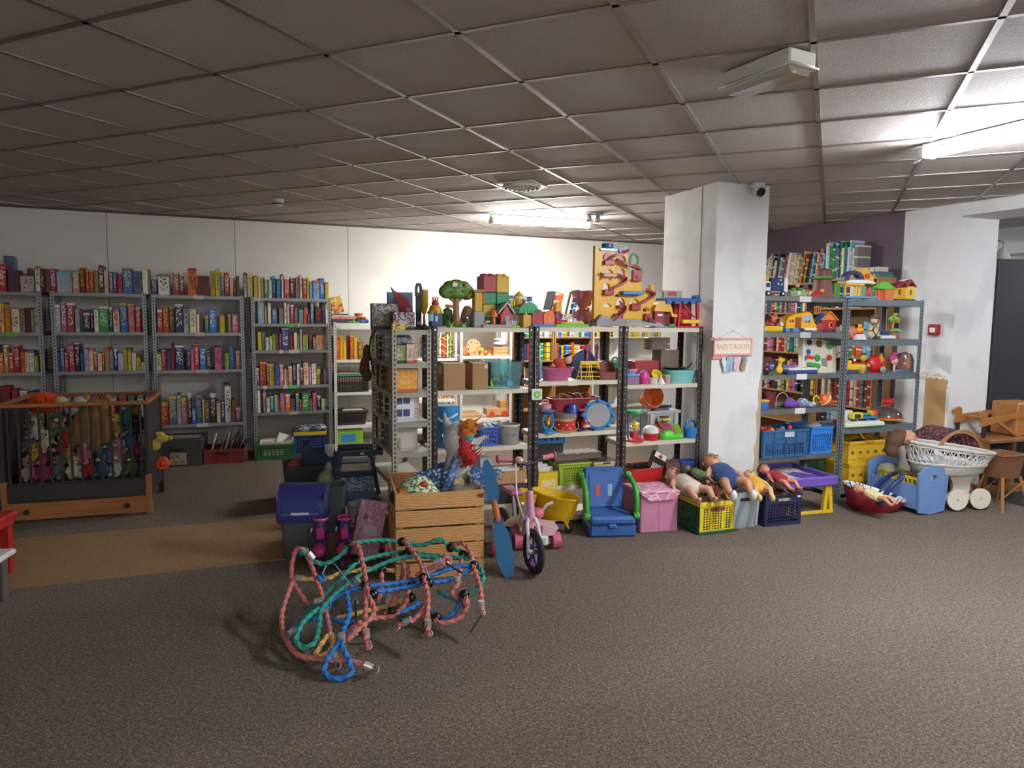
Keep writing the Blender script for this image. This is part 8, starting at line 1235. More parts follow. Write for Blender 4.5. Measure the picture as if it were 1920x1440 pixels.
for k, z in ((.55, .1), (.8, .16), (1, .285), (1.05, .29), (1.05, .3), (.97, .3), (.76, .17), (.5, .12)): secs.append([(.12+(.2*k+.06*(1-k))*math.cos(6.283*i/n), .125*k*math.sin(6.283*i/n), z+(.03 if z > .25 else 0)*math.cos(6.283*i/n)) for i in range(n)])
MB().ring(secs).ob('tray', YB, t, 50); MB().lathe([(.02, -.018), (.036, -.014), (.036, .014), (.02, .018)], 20, (.0, 0, .036), 'y').ob('wheel', mat('1c1c1e', .6), t); [MB().tube([(.0, s_*.025, .036), (.05, s_*.035, .12)], [.009, .016], 8).ob('wheel_fork', YB, t) for s_ in (-1, 1)]
for s_ in (-1, 1): MB().prism([(.26, .3), (.4, .33), (.42, .29), (.4, 0), (.36, 0), (.34, .16), (.27, .24)], s_*.12-.012, s_*.12+.012).ob('leg_and_handle', YB, t, 0)
MB().prism([(.28, .3), (.42, .33), (.42, .31), (.28, .28)], -.12, .12).ob('rear_bridge', YB, t, 0)
q = atz(1148, 1008, 0); t = thing('booster_seat', 'blue plastic child booster seat with bright green armrests', 'child seat', (q.x, q.y, 0), rad(6)); BL = mat('35609f', .38); warp(MB().box(-.16, .17, 0, .3, .0, .09, .016), lambda x, y, z: (x*(1.05-.5*z*.4), y, z)).ob('base', BL, t, 30); bx(t, 'seat_pan', -.165, .17, -.005, .3, .085, .15, BL, .02); o = MB().box(-.155, .155, 0, .045, 0, .33, .022).ob('backrest', BL, t, 30); o.location = (-.0, .27, .12); o.rotation_euler = (rad(-8), 0, 0); bx(o, 'backrest_panel', -.115, .115, -.006, .004, .03, .27, '3a68aa', .012); bx(o, 'hand_slot', -.02, .02, -.004, .002, .3, .308, '223f70', .002); bx(t, 'latch', -.03, .03, -.014, .0, .07, .1, '3c6cb0', .01); bx(t, 'base_groove', -.15, .16, -.002, .002, .084, .09, '22406e', .001)
for s_ in (-1, 1): MB().tube(spl([(s_*.18, .03, .15), (s_*.185, .05, .3), (s_*.182, .16, .37), (s_*.178, .28, .39)], 5), .02, 12).ob('armrest', mat('3f9a34', .35), t); [cyl_toy(t, 'armrest_joint', (s_*.18-.02, y_, z_), .03, 0, .04, '3f9a34', 16, ax='x') for y_, z_ in ((.03, .15), (.28, .39))]
for x, c in ((-.045, 'c0504a'), (.045, '8fb0d0')): bx(o, 'worn_sticker', x-.018, x+.018, -.0085, -.005, .11, .2, c, .006)
q = atz(1200, 1000, 0); t = thing('fabric_box', 'pink fabric storage box with giraffe-print lid', 'storage box', (q.x, q.y, 0), rad(12)); PF = mat('c582a0', .9, 0, 'fabric'); bx(t, 'body', 0, .29, 0, .36, 0, .29, PF, .006); [bx(t, 'seam', x-.0015, x+.0015, -.002, .001, .01, .28, 'b3708e', .0005) for x in (.145,)]; o = MB().box(-.005, .305, -.012, .37, 0, .018, .005).ob('lid', mat('d08ba6', .9, 0, 'giraffe', c2='e6c6d0'), t, 30); o.location = (0, 0, .29); o.rotation_euler = (rad(-3), 0, 0); MB().prism([(0, 0), (.3, 0), (.25, -.045), (.06, -.05)], -.016, -.01).ob('lid_flap', mat('d08ba6', .9, 0, 'giraffe', c2='e6c6d0'), o, 0)
# ------------------------------------------------------------------ crates of dolls
q = atz(1312, 1002, 0); t = thing('folding_crate', 'yellow and green folding crate full of dolls', 'crate', q+V((.13, .03, 0)), rad(20)); crate(t, .3, .38, .24, 'e0c934', 10, 9, .0, base='1f5a38', side='1f5a38', rimh=.035, rim='e3cd3e', zr=(.12, .8), xm=.1); bx(t, 'green_foot', -.155, .155, -.006, .386, 0, .022, '1f5a38', .004); bx(t, 'hand_slot', -.06, .06, -.008, -.005, .17, .2, '8a4a3a', .003); [bx(t, 'yellow_rib', x-.012, x+.012, -.004, .004, .03, .2, 'e0c934', .002) for x in (-.05, .05)]
q = atz(1397, 991, 0); t = thing('toy_tote', 'pale grey plastic tote with small red oval label', 'storage box', (q.x, q.y, 0), rad(18)); tub(t, .3, .3, .27, 'a9b4ba', .08, e=.28); MB().lathe([(.045, 0), (.045, .004), (0, .004)], 18, (0, .012, .09), 'y', ey=1, ex=.36).ob('oval_label', mat('d0a49a', .5), t); bx(t, 'hand_slot', -.05, .05, -.006, .004, .21, .235, '3c2c28', .008); [bx(t, 'side_rib', x-.008, x+.008, -.002, .012, .02, .25, 'a3aeb4', .004) for x in (-.1, .1)]
q = atz(1467, 985, 0); t = thing('folding_crate', 'dark navy perforated folding crate with dolls on top', 'crate', (q.x, q.y, 0), rad(18)); crate(t, .33, .34, .24, '202548', 12, 6, .0, rimh=.018, zr=(.1, .7), xm=.08); bx(t, 'hand_slot', -.05, .06, -.008, -.004, .19, .212, 'b8a890', .004); bx(t, 'white_sticker', .12, .15, -.0085, -.0055, .212, .226, 'dcdce0', .0005)
def doll(label, x, y, z, fx, fy, fz, skin, dress, hair=None, legs=None, shoe=None):
    """lying on its back: head at the first photograph point, feet at the second"""
    p, f = atz(x, y, z), atz(fx, fy, fz); v = f-p; L = v.length; k = L/.46; t = thing('doll', label, 'doll', p-V((0, 0, .05*k)), 0); t.rotation_euler = (0, math.asin(max(-.9, min(.9, -v.z/L))), math.atan2(v.y, v.x)); S = mat(skin, .45)
    def e(c, r): return ('e', tuple(a*k for a in c), tuple(a*k for a in r))
    def b(P, r): return ('t', [tuple(a*k for a in q_) for q_ in P], [a*k for a in r])
    o = blob(t, 'body', [e((0, 0, .06), (.062, .06, .062)), b([(.05, 0, .055), (.1, 0, .055)], [.03, .034]), e((.16, 0, .06), (.085, .065, .05)), e((.24, 0, .055), (.06, .065, .05)), b([(.11, .05, .07), (.17, .1, .06), (.24, .12, .05)], [.024, .021, .014]), b([(.11, -.05, .07), (.17, -.1, .06), (.24, -.12, .05)], [.024, .021, .014]), b([(.27, .035, .06), (.36, .07, .085), (.45, .06, .04)], [.035, .028, .018]), b([(.27, -.035, .06), (.36, -.07, .085), (.45, -.06, .04)], [.035, .028, .018]), b([(.45, .06, .035), (.47, .06, .075)], [.02, .014]), b([(.45, -.06, .035), (.47, -.06, .075)], [.02, .014]), e((.24, .125, .05), (.022, .014, .01)), e((.24, -.125, .05), (.022, .014, .01))], S, max(.006, .008*k), sm=3)
    if dress: blob(t, 'clothes', [e((.13, 0, .062), (.055, .078, .058)), e((.18, 0, .062), (.1, .078, .06)), e((.25, 0, .058), (.07, .082, .06))], dress, .009*k, 'fabric')
    if hair: blob(t, 'hair', [e((-.025, 0, .055), (.055, .066, .062)), e((-.01, 0, .03), (.06, .066, .04))], hair, .008*k, 'fur')
    if shoe: [MB().ell((.46*k, s_*.06*k, .055*k), (.026*k, .022*k, .034*k), 12, 8).ob('shoe', mat(shoe, .7), t) for s_ in (-1, 1)]
    [MB().ell((.01*k, s_*.022*k, .118*k), (.005*k, .009*k, .004*k), 8, 6).ob('eye', mat('3a2a24', .3), t) for s_ in (-1, 1)]; MB().ell((.018*k, 0, .123*k), (.008*k, .008*k, .008*k), 8, 6).ob('nose', S, t); MB().ell((.035*k, 0, .115*k), (.004*k, .012*k, .005*k), 8, 6).ob('mouth', mat('a85a50', .5), t); [MB().ell((.0, s_*.062*k, .055*k), (.012*k, .007*k, .014*k), 8, 6).ob('ear', S, t) for s_ in (-1, 1)]
    return t
doll('large bald baby doll in cream bodysuit on the yellow crate', 1262, 894, .33, 1325, 938, .27, 'c89a7c', 'cfc0ac')
doll('doll in green and white hooded jacket behind the bald baby', 1284, 880, .41, 1345, 905, .35, '5a3a2c', '4f6a4e', '3a5a44')
doll('small bare doll with tangerine limbs on the yellow crate', 1335, 905, .33, 1358, 936, .26, 'd08a5e', None, 'c87a50')
doll('baby doll in navy dress with white socks on the grey tote', 1334, 871, .42, 1392, 930, .31, 'c08a68', '27436e', '9a6a4a', shoe='dcd8d4')
doll('doll in mustard suit and yellow shoes on the grey tote', 1404, 893, .36, 1436, 934, .28, 'd0a27a', 'd6a43a', None, shoe='dfc97c')
doll('doll in dark red shirt lying on the navy crate', 1431, 882, .36, 1492, 917, .28, 'c8806a', '962a36', '6a4030')
doll('dark brown doll lying on the navy crate edge', 1440, 906, .29, 1486, 926, .26, '4a3024', '3a2620', '221814')
for x, y, c, nm in ((1312, 1002, 'a88a78', 'beige doll clothes heaped inside the yellow crate'), (1467, 985, '7a4a50', 'dusky doll clothes heaped inside the navy crate'), (1397, 991, '4a3c38', 'brown doll clothes heaped inside the grey tote')):
    q = atz(x, y, 0); t = thing('doll_clothes', nm, 'doll clothes', (q.x+(.13 if x == 1312 else -.03), q.y+(.22 if x == 1312 else .16), .012), rad(19)); blob(t, 'cloth', [('e', (0, 0, .1), (.125, .13, .11)), ('e', (.05, -.03, .15), (.08, .1, .07)), ('e', (-.05, .03, .14), (.07, .1, .08))], c, .014, 'fabric')
# ------------------------------------------------------------------ purple play table
q = atz(1552, 962, 0); t = thing('play_table', 'purple play table on yellow folding legs', 'play table', (q.x, q.y, 0), rad(18)); PU = mat('6a52a8', .45); bx(t, 'table_top', -.42, .06, -.02, .5, .25, .27, PU, .006)
for a in ((-.43, .07, -.03, 0), (-.43, .07, .49, .52), (-.43, -.4, -.03, .52), (.04, .07, -.03, .52)): MB().box(a[0], a[1], a[2], a[3], .23, .31, .01).ob('top_rim', PU, t, 30)
MB().grid(lambda u, v: (-.38+.4*u, .03+.43*v, .275+.02*math.sin(u*5+1)*math.sin(v*4)+.004*math.sin(u*31+v*17)), 18, 18).ob('crumpled_bag', mat('cfc4c0', .7, 0, 'pattern', c2='b0929a'), t); YL = mat('d8b72a', .4)
for y in (0, .42): 
    for x in (-.36, .0): MB().prism([(x-.03, .235), (x+.03, .235), (x+.05, 0), (x+.02, 0), (x, .16), (x-.02, 0), (x-.05, 0)], y, y+.03).ob('leg', YL, t, 0)
    bx(t, 'foot_rail', -.42, .06, y+.001, y+.029, .0, .025, YL, .004)
# ------------------------------------------------------------------ right-hand group
def ycrate(lab, x, y, z, nm='storage_crate'): t = T(nm, lab, 'crate', RR, x, x+1, 700, z, .02)[0]; crate(t, .5, .36, .2, 'dcae2c', 0, rimh=.03, th=.006); [cyl_toy(t, 'round_hole', (-.2+.09*i, -.004, .1), .012, 0, .004, '3a3024', 12, ax='y') for i in range(5)]; [bx(t, 'relief_bar', -.22+.09*i, -.16+.09*i, -.004, .002, .03, .06, 'd2a428', .003) for i in range(5)]; return t
t = ycrate('lower yellow storage crate beside the blue cradle', 1629, 0, ZF[4]); t = ycrate('upper yellow storage crate lettered PRAXIS', 1629, 0, ZF[4]+.202); text('PRAXIS', .035, 'b8402a', t, (-.02, -.0075, .184)); blob(t, 'contents', [('e', (-.1, .1, .12), (.1, .08, .06)), ('e', (.1, .2, .12), (.1, .1, .06))], '4a4636', .02)
# cradle
q = atz(1770, 945, 0); c0, c1 = atz(1722, 967, 0), atz(1600, 952, 0); t = thing('doll_cradle', 'light blue wooden doll cradle with arched ends', 'doll cradle', (c0.x, c0.y, 0), rad(20)); LBL = mat('6f8fc0', .5); Lc = .5
end = [(.0, .02), (.06, 0), (.22, 0), (.28, .02), (.31, .33)]+arc(.145, .33, .165, 8, 172, 7, .06)+[(-.02, .33)]
for y in (0, Lc): o = MB().frame([(.0, .02), (.14, 0), (.28, .02), (.3, .2), (.31, .34), (.22, .385), (.145, .395), (.07, .385), (-.02, .34), (-.01, .2)], [(.12, .275), (.14, .27), (.17, .275), (.18, .295), (.175, .31), (.16, .322), (.145, .325), (.13, .322), (.115, .31), (.11, .295)], y, y+.018).ob('end_board', LBL, t, 0)
for x in (.0, .27): MB().box(x, x+.014, .018, Lc, .04, .24, .002).ob('side_board', LBL, t, 0)
bx(t, 'bottom', .01, .28, .018, Lc, .05, .06, LBL, 0); pass
t2 = thing('toy_cot', 'cream and yellow toy cot lying in the blue cradle', 'toy cot', t.matrix_basis @ V((.05, .1, .0605)) if False else (0, 0, 0), rad(20)); bpy.context.view_layer.update(); t2.location = t.matrix_world @ V((.05, .035, .062))
for y in (0, .42): MB().prism([(0, 0), (.19, 0), (.19, .22)]+arc(.095, .22, .095, 0, 180, 8, .05), y, y+.016).ob('end_panel', mat('ddd6b4', .4), t2, 0)
[[bx(t2, 'yellow_bar', x, x+.012, .04+.04*i, .058+.04*i, .0, .2, 'dcc23a', .003) for i in range(10)] and bx(t2, 'yellow_rail', x-.002, x+.014, .016, .42, .2, .225, 'dcc23a', .003) for x in (0, .178)]
# baby seat with doll
q = atz(1640, 960, 0); t = thing('baby_carrier', 'red and black patterned baby carrier with blue handle', 'baby carrier', (q.x, q.y, 0), rad(-14)); n = 20
secs = [[((.24*k)*math.cos(6.283*i/n), .05+.13*k*math.sin(6.283*i/n), z-.06*math.cos(6.283*i/n)*(1 if z > .05 else 0)) for i in range(n)] for k, z in ((.6, .0), (.85, .05), (1, .15), (.96, .16), (.8, .1), (.5, .06))]; MB().ring(secs).ob('red_shell', mat('8e2430', .4), t, 50)
secs = [[((.24*k)*math.cos(6.283*i/n), .05+.13*k*math.sin(6.283*i/n), z-.06*math.cos(6.283*i/n)) for i in range(n)] for k, z in ((1.02, .15), (1.04, .165), (.96, .175), (.75, .12), (.4, .1))]; MB().ring(secs).ob('padding', mat('dcdce0', .9, 0, 'giraffe', c2='20243a', sc=1.2), t, 50); MB().tube(spl([(.0, -.13, .12), (.08, -.14, .25), (.16, -.08, .31), (.19, .05, .32), (.18, .17, .3), (.1, .23, .22), (.02, .23, .12)], 5), .018, 10).ob('handle', mat('23346e', .4), t); cyl_toy(t, 'handle_joint', (.02, -.12, .12), .035, 0, .03, '23346e', ax='y')
p = q; doll('small doll in pale yellow top strapped in the baby carrier', 1606, 917, .21, 1676, 945, .15, 'c8906e', 'd8d09a')
# wicker bassinet on wheels
q = atz(1790, 962, 0); bc = V((q.x+.035, q.y+.15, .015)); t = thing('wicker_bassinet', 'white wicker doll bassinet on cream wooden wheels', 'bassinet', bc, rad(2)); WK = mat('dcd8d0', .65, 0, 'weave'); WK2 = mat('dad6ce', .6); n = 36
def oval(w, d, z, sl=0): return [(-.03+w*math.cos(6.2832*i/n), d*math.sin(6.2832*i/n), z-sl*math.cos(6.2832*i/n)) for i in range(n)]
MB().ring([oval(.25, .13, .285), oval(.29, .155, .3), oval(.31, .165, .37, .01), oval(.3, .155, .37, .01), oval(.26, .13, .3), oval(.02, .02, .3)]).ob('woven_base', WK, t, 60); MB().tube(oval(.37, .205, .51, .05), .014, 8, True).ob('braided_rim', WK, t, 60); MB().tube(oval(.363, .2, .49, .048), .01, 6, True).ob('lower_rim_braid', WK, t, 60); MB().tube(oval(.315, .168, .375, .01), .01, 6, True).ob('waist_braid', WK, t, 60)
top, bot = oval(.365, .202, .495, .048), oval(.31, .165, .375, .01)
for i in range(n): [MB().tube([bot[i], top[(i+s_) % n]], .004, 5).ob('wicker_stake', WK2, t) for s_ in (-1, 1)]
blob(t, 'white_bedding', [('e', (-.2, 0, .42), (.13, .12, .07)), ('e', (-.05, 0, .38), (.2, .12, .05)), ('e', (-.26, -.02, .49), (.07, .08, .05))], 'd8d8dc', .014, 'fabric'); CW = mat('ddd6c4', .5)
MB().prism([(-.02, .285), (.2, .285), (.17, .2), (.16, .12), (.22, .06), (-.02, .06), (.02, .14), (.02, .2)], -.015, .015).ob('stand_board', CW, t, 0); bx(t, 'axle_beam', -.3, .22, -.05, .05, .07, .1, CW, .004)
for x, y in ((.0, -.12), (.22, -.08), (.0, .14), (.22, .14)): MB().lathe([(.086, 0), (.086, .016), (0, .016)], 28, (x, y, .086), 'y').ob('wheel', CW, t); cyl_toy(t, 'axle_cap', (x, y-.004, .086), .012, 0, .024, 'b8b0a0', 10, ax='y')
p = atz(1690, 828, .55); t = thing('doll', 'long-haired doll lying head back over the bassinet edge', 'doll', bc+V((-.39, -.02, .52)), 0); blob(t, 'head', [('e', (0, 0, .05), (.062, .05, .05)), ('e', (.05, 0, .05), (.02, .022, .018)), ('t', [(.02, 0, .01), (.09, 0, -.03)], [.024, .028])], 'bf8a6c', .008); blob(t, 'hair', [('e', (-.045, .01, .06), (.05, .055, .055)), ('e', (-.085, 0, .03), (.055, .055, .055)), ('e', (-.1, 0, -.03), (.045, .05, .05)), ('e', (-.02, .035, .04), (.05, .03, .055))], '6a4e36', .01, 'fur'); blob(t, 'tartan_top', [('e', (.12, 0, -.03), (.06, .07, .045))], mat('7a2430', .9, 0, 'pattern', c2='3a2a4a', sc=2), .01); ball(t, 'eye', (.03, -.046, .07), (.008, .004, .004), '2a1f1c', n=8, m=6); ball(t, 'ear', (-.01, -.05, .045), (.012, .006, .014), 'bf8a6c', n=8, m=6); t.scale = (1.25, 1.25, 1.25)
# folding canopy, wicker basket stool, bench, wooden doll seat
q = bc+V((.2, .42, -.015)); t = thing('wicker_pram_hood', 'brown wicker pram hood with dark floral lining', 'pram hood', (q.x, q.y, 0), rad(12)); FL = mat('4a2830', .9, 0, 'pattern', c2='8a5a5c', sc=1.3); LW = mat('8a5f3c', .6, 0, 'weave')
MB().ring([oval(.2, .13, .1), oval(.24, .17, .4), oval(.23, .16, .4), oval(.05, .05, .12)]).ob('basket', LW, t, 60)
for i, a in enumerate((10, 60)): MB().at(-.03, 0, .4, ry=-60+a).prism(arc(0, 0, .23, 0, 180, 12, .2), -.18+.0*i, .18).t().ob('lining', FL, t, 30); MB().at(-.03, -.185, .4, ry=-60+a).tube([(x, 0, z) for x, z in arc(0, 0, .235, 0, 180, 14, .205)], .012, 8).t().ob('hoop', mat('a87a50', .6), t)
q = atz(1858, 955, 0); t = thing('sewing_basket', 'brown wicker basket on splayed bamboo legs', 'wicker basket', (q.x+.1, q.y+.05, 0), rad(20)); MB().ring([[(w*x, w*y*.8, z) for x, y in ((-1, -1), (0, -1.06), (1, -1), (1.05, 0), (1, 1), (0, 1.05), (-1, 1), (-1.05, 0))] for w, z in ((.1, .27), (.125, .45), (.135, .46), (.13, .475), (.11, .45), (.05, .3))]).ob('basket', mat('8f5f40', .6, 0, 'weave', sc=1.3), t, 30); [[MB().cyl((x*.1+.012*k, y*.08, .28), (x*.16+.012*k, y*.14, 0), .009, n=8).ob('bamboo_leg', mat('a06a3c', .5), t) for k in (0, 1)] for x in (-1, 1) for y in (-1, 1)]; [MB().cyl((-.13, y*.1, .1), (.13, y*.1, .24), .006, n=6).ob('brace', mat('a06a3c', .5), t) for y in (-1, 1)]
q = atz(1885, 945, 0); t = thing('wooden_bench', 'dark wooden side table behind the bamboo legs', 'table', (q.x+.15, q.y+.2, 0), rad(20)); WD = mat('8a5a34', .5, 0, 'wood'); bx(t, 'top', -.26, .5, 0, .34, .5, .53, WD, .003); [bx(t, 'leg', x, x+.05, y, y+.05, 0, .5, mat('8a5a34', .5, 0, 'woodz'), .003) for x in (-.26, .42) for y in (.03, .27)]; bx(t, 'rail', -.26, .46, .04, .06, .06, .11, WD, .002); bx(t, 'side_rail', -.26, -.22, .05, .3, .06, .11, WD, .002)
q_ = t.location; t = thing('wooden_doll_seat', 'folded golden wood doll high seat lying on the side table', 'doll seat', (q_.x-.14, q_.y+.06, .531), rad(16)); GW = mat('a8713a', .45, 0, 'wood', sc=.7); MB().prism([(-.12, .1), (.22, .16), (.6, .2), (.6, .24), (.2, .2), (-.05, .18), (-.05, .23), (-.08, .25), (-.15, .22), (-.15, .2), (-.1, .2)], 0, .02).ob('side_frame', GW, t, 0); MB().prism([(-.12, .1), (.22, .16), (.6, .2), (.6, .24), (.2, .2), (-.05, .18), (-.05, .23), (-.08, .25), (-.15, .22), (-.15, .2), (-.1, .2)], .26, .28).ob('side_frame', GW, t, 0); MB().prism([(.05, .14), (.12, .13), (.36, .0), (.3, 0)], .0, .02).ob('folded_leg', GW, t, 0); bx(t, 'seat_box', .3, .6, .01, .27, .0, .3, GW, .01); bx(t, 'cross_bar', .0, .03, .02, .26, .14, .17, GW, .002); [dowel(t, 'black_foot', (-.08, y_, .0), (-.08, y_, .1), .016, '20201e') for y_ in (.01, .27)]
# black board, glass lamp and chrome post in the doorway
bp = V((4.52, 6.72, 0)); t = thing('black_board', 'tall matt black board standing in the doorway', 'board', bp, rad(3)); bx(t, 'panel', 0, 1.3, 0, .03, .02, 2.14, '1f2227', .002, .7); [bx(t, 'foot', x, x+.05, -.1, .14, 0, .02, '26282c', .003) for x in (.1, 1.1)]; bx(t, 'edge_strip', -.004, .006, -.003, .033, .02, 2.145, '3a3d42', .001, .4)
p = bp+V((.28, .6, 0)); t = thing('glass_lamp', 'floor lamp with frosted glass tulip shades behind the black board', 'lamp', p); MB().lathe([(.14, 0), (.14, .02), (.02, .04), (.012, 2.2), (0, 2.2)], 18).ob('pole', mat('8a8a8c', .25, .9), t)
for i, (x, y_) in enumerate(((-.14, 0), (.12, -.05), (.05, .12))): tubeo(t, 'arm', [(0, 0, 2.15), (x*.5, y_*.5, 2.36), (x, y_, 2.34), (x, y_, 2.3)], .008, mat('8a8a8c', .25, .9)); MB().lathe([(.02, 2.3), (.045, 2.27), (.07, 2.2), (.1, 2.16), (.096, 2.16), (.065, 2.2), (.04, 2.27)], 18, (x, y_, 0), cap=False).ob('glass_shade', mat('dcd8cc', .55, 0, 'clear'), t)
p = atz(1912, 905, 0); t = thing('chrome_post', 'chrome display post beside the side table', 'post', (p.x+.16, p.y+.5, 0)); MB().cyl((0, 0, .02), (0, 0, 1.3), .016, n=14).ob('tube', mat('b4b6b8', .2, .9), t); MB().lathe([(.12, 0), (.12, .012), (.02, .02)], 20).ob('foot_plate', mat('9a9c9e', .3, .8), t); ball(t, 'top_knob', (0, 0, 1.31), .024, 'c4c6c8')
# ------------------------------------------------------------------ cot with plush toys
CT = Fr(*atz(4, 983, 0).xy, 19); Wt, Dt, Ht = 1.0, .74, .89; t = thing('wooden_cot', 'dark slatted wooden cot with drawer, full of plush toys', 'cot', CT.P, CT.rz); DK = mat('2c2a28', .5); OR = mat('9a6236', .5, 0, 'wood', sc=.6)
dr = bx(t, 'drawer_front', .03, Wt-.04, .0, .018, .015, .145, OR, .002); [MB().lathe([(.012, 0), (.02, -.012), (.016, -.022), (0, -.024)], 14, (x, 0, .08), 'y').ob('knob', mat('231f1c', .35), dr) for x in (.16, Wt-.17)]
bx(t, 'lower_panel', .03, Wt-.04, .004, .02, .15, .28, DK, .002); bx(t, 'mattress_base', .03, Wt-.03, .02, Dt-.02, .26, .29, '3a352f', .002)
for x in (.0, Wt-.04): bx(t, 'front_post', x, x+.04, 0, .04, 0, .31, OR, .003); bx(t, 'front_post_top', x+.004, x+.034, .004, .034, .31, Ht-.03, DK, .003); bx(t, 'rear_post', x, x+.04, Dt-.04, Dt, 0, Ht-.03, DK, .003)
for y in (.0, Dt-.034): bx(t, 'top_rail', -.005, Wt+.005, y, y+.034, Ht-.03, Ht, OR, .006); [bx(t, 'slat', .06+i*(Wt-.12)/13-.008, .06+i*(Wt-.12)/13+.008, y+.01, y+.024, .28, Ht-.03, DK, .002) for i in range(14)]
for x in (.0, Wt-.03): bx(t, 'end_panel', x, x+.02, .034, Dt-.034, .12, Ht-.03, DK, .002); bx(t, 'end_rail', x-.005, x+.032, .03, Dt-.03, Ht-.03, Ht, OR, .006)
def plush(kind, col, x, y, z, s, rz=0, c2=None, lab=None):
    t = thing('plush_'+kind, lab or f'{col[0]} plush {kind} in the cot', 'plush toy', CT.w(x, y, z), CT.rz+rad(rz)); B = [('e', (0, 0, .4*s), (.34*s, .3*s, .4*s)), ('e', (0, -.06*s, .95*s), (.3*s, .28*s, .27*s))]
    B += {'bear': [('e', (k*.2*s, -.04*s, 1.2*s), (.1*s, .06*s, .1*s)) for k in (-1, 1)], 'rabbit': [('t', [(k*.12*s, 0, 1.1*s), (k*.2*s, 0, 1.6*s)], [.08*s, .05*s]) for k in (-1, 1)], 'dog': [('e', (k*.3*s, -.03*s, .95*s), (.09*s, .07*s, .2*s)) for k in (-1, 1)], 'duck': [('t', [(0, -.3*s, .92*s), (0, -.45*s, .9*s)], [.1*s, .06*s])]}[kind]
    B += [('t', [(k*.25*s, -.08*s, .6*s), (k*.42*s, -.22*s, .35*s)], [.12*s, .09*s]) for k in (-1, 1)]+[('t', [(k*.2*s, -.15*s, .15*s), (k*.26*s, -.45*s, .1*s)], [.14*s, .11*s]) for k in (-1, 1)]
    blob(t, 'body', B, col[1], max(.009, .06*s), 'fur', sm=2); [ball(t, 'eye', (k*.1*s, -.33*s, 1.0*s), .03*s+.002, '171514', .2, n=8, m=6) for k in (-1, 1)]; ball(t, 'muzzle', (0, -.32*s, .9*s), (.12*s, .09*s, .09*s), c2 or 'd8c8b4', .9, n=10, m=6)
PC = [('dusty pink', 'b88c8c'), ('magenta', 'a83a5c'), ('grey', '7c7a78'), ('cream', 'cfc4ac'), ('red', 'b0342e'), ('blue', '3f6a94'), ('white', 'd6d2cc'), ('green', '5c7a3e'), ('yellow', 'd2b23e'), ('chocolate brown', '3c2820'), ('golden', 'b08a4e'), ('pink', 'cf7c90'), ('teal', '3f7f80')]
KD = ['bear', 'rabbit', 'dog', 'duck']; rr = random.Random(11); k = 0
for lay, (z, nn) in enumerate(((.292, 8), (.40, 7), (.50, 7), (.6, 6), (.68, 5))):
    for i in range(nn):
        x = .1+(Wt-.2)*(i+.5+.3*(lay % 2))/nn; y = .11+.04*rr.random()+.02*lay
        if lay >= 2 and .42 < x < .74: continue
        plush(KD[(k//13+k) % 4], PC[k % 13], min(x, Wt-.1), y, z, .125+.035*rr.random(), rr.uniform(-35, 35), rr.choice(['d8c8b4', 'e0d8cc', '8a6a50', 'd89a8a'])); k += 1
t = thing('plush_bear', 'big tan plush bear with its back pressed to the cot bars', 'plush toy', CT.w(.58, .2, .45), CT.rz); blob(t, 'body', [('e', (0, 0, .2), (.16, .1, .2)), ('e', (.03, .02, .38), (.1, .08, .07)), ('t', [(.1, 0, .25), (.2, -.02, .2)], [.06, .04]), ('t', [(-.1, 0, .2), (-.16, -.02, .1)], [.06, .04])], 'a87c4c', .016, 'fur'); ball(t, 'tail', (0, -.09, .08), .03, '9a7044', 1, 'fur'); [ball(t, 'ear', (k_*.07+.03, .02, .45), .03, 'a87c4c', 1, 'fur', n=10, m=6) for k_ in (-1, 1)]
for i in range(6): plush(KD[i % 4], PC[(3, 9, 5, 11, 2, 8)[i]], .15+.14*i, .42, .6+.03*(i % 2), .13, 10*i, lab=f'{PC[(3, 9, 5, 11, 2, 8)[i]][0]} plush {KD[i % 4]} towards the back of the cot')
t = thing('feather_wig', 'fluffy neon orange wig on top of the cot toys', 'wig', CT.w(.24, .2, .8), CT.rz); blob(t, 'wig_core', [('e', (0, 0, .05), (.09, .08, .06)), ('e', (.06, 0, .03), (.06, .06, .04))], 'd8491e', .012, 'fur')
g = MB(); rr = random.Random(4)
for i in range(420): a, b = rr.uniform(0, 6.283), rr.uniform(-.2, 1.5); v = V((math.cos(a)*math.cos(b), math.sin(a)*math.cos(b), math.sin(b))); p = V((.02, 0, .05))+V((v.x*.1, v.y*.08, v.z*.06)); g.tube([p, p+v*.035+V((rr.uniform(-.01, .01), 0, .01))], [.003, .0006], 3)
o = g.ob('feather_fluff', mat('e0521f', .9), t); o['kind'] = 'stuff'
for i, (x, c, nm) in enumerate(((.36, 'cfc4a8', 'cream plush goose head peeking over the cot rail'), (.5, 'd8d0c4', 'white soft cap on the cot toys'))): t = thing('plush_goose' if not i else 'soft_cap', nm, 'plush toy' if not i else 'cap', CT.w(x, .22, .8), CT.rz); blob(t, 'head', [('e', (0, 0, .07), (.06, .05, .05)), ('e', (-.06, 0, .02), (.06, .05, .05))], c, .01, 'fur'); ball(t, 'beak' if not i else 'brim', (.07 if not i else .0, -.02, .05), (.03, .02, .012) if not i else (.09, .07, .01), 'c87a3a' if not i else '7a4a30', .8)
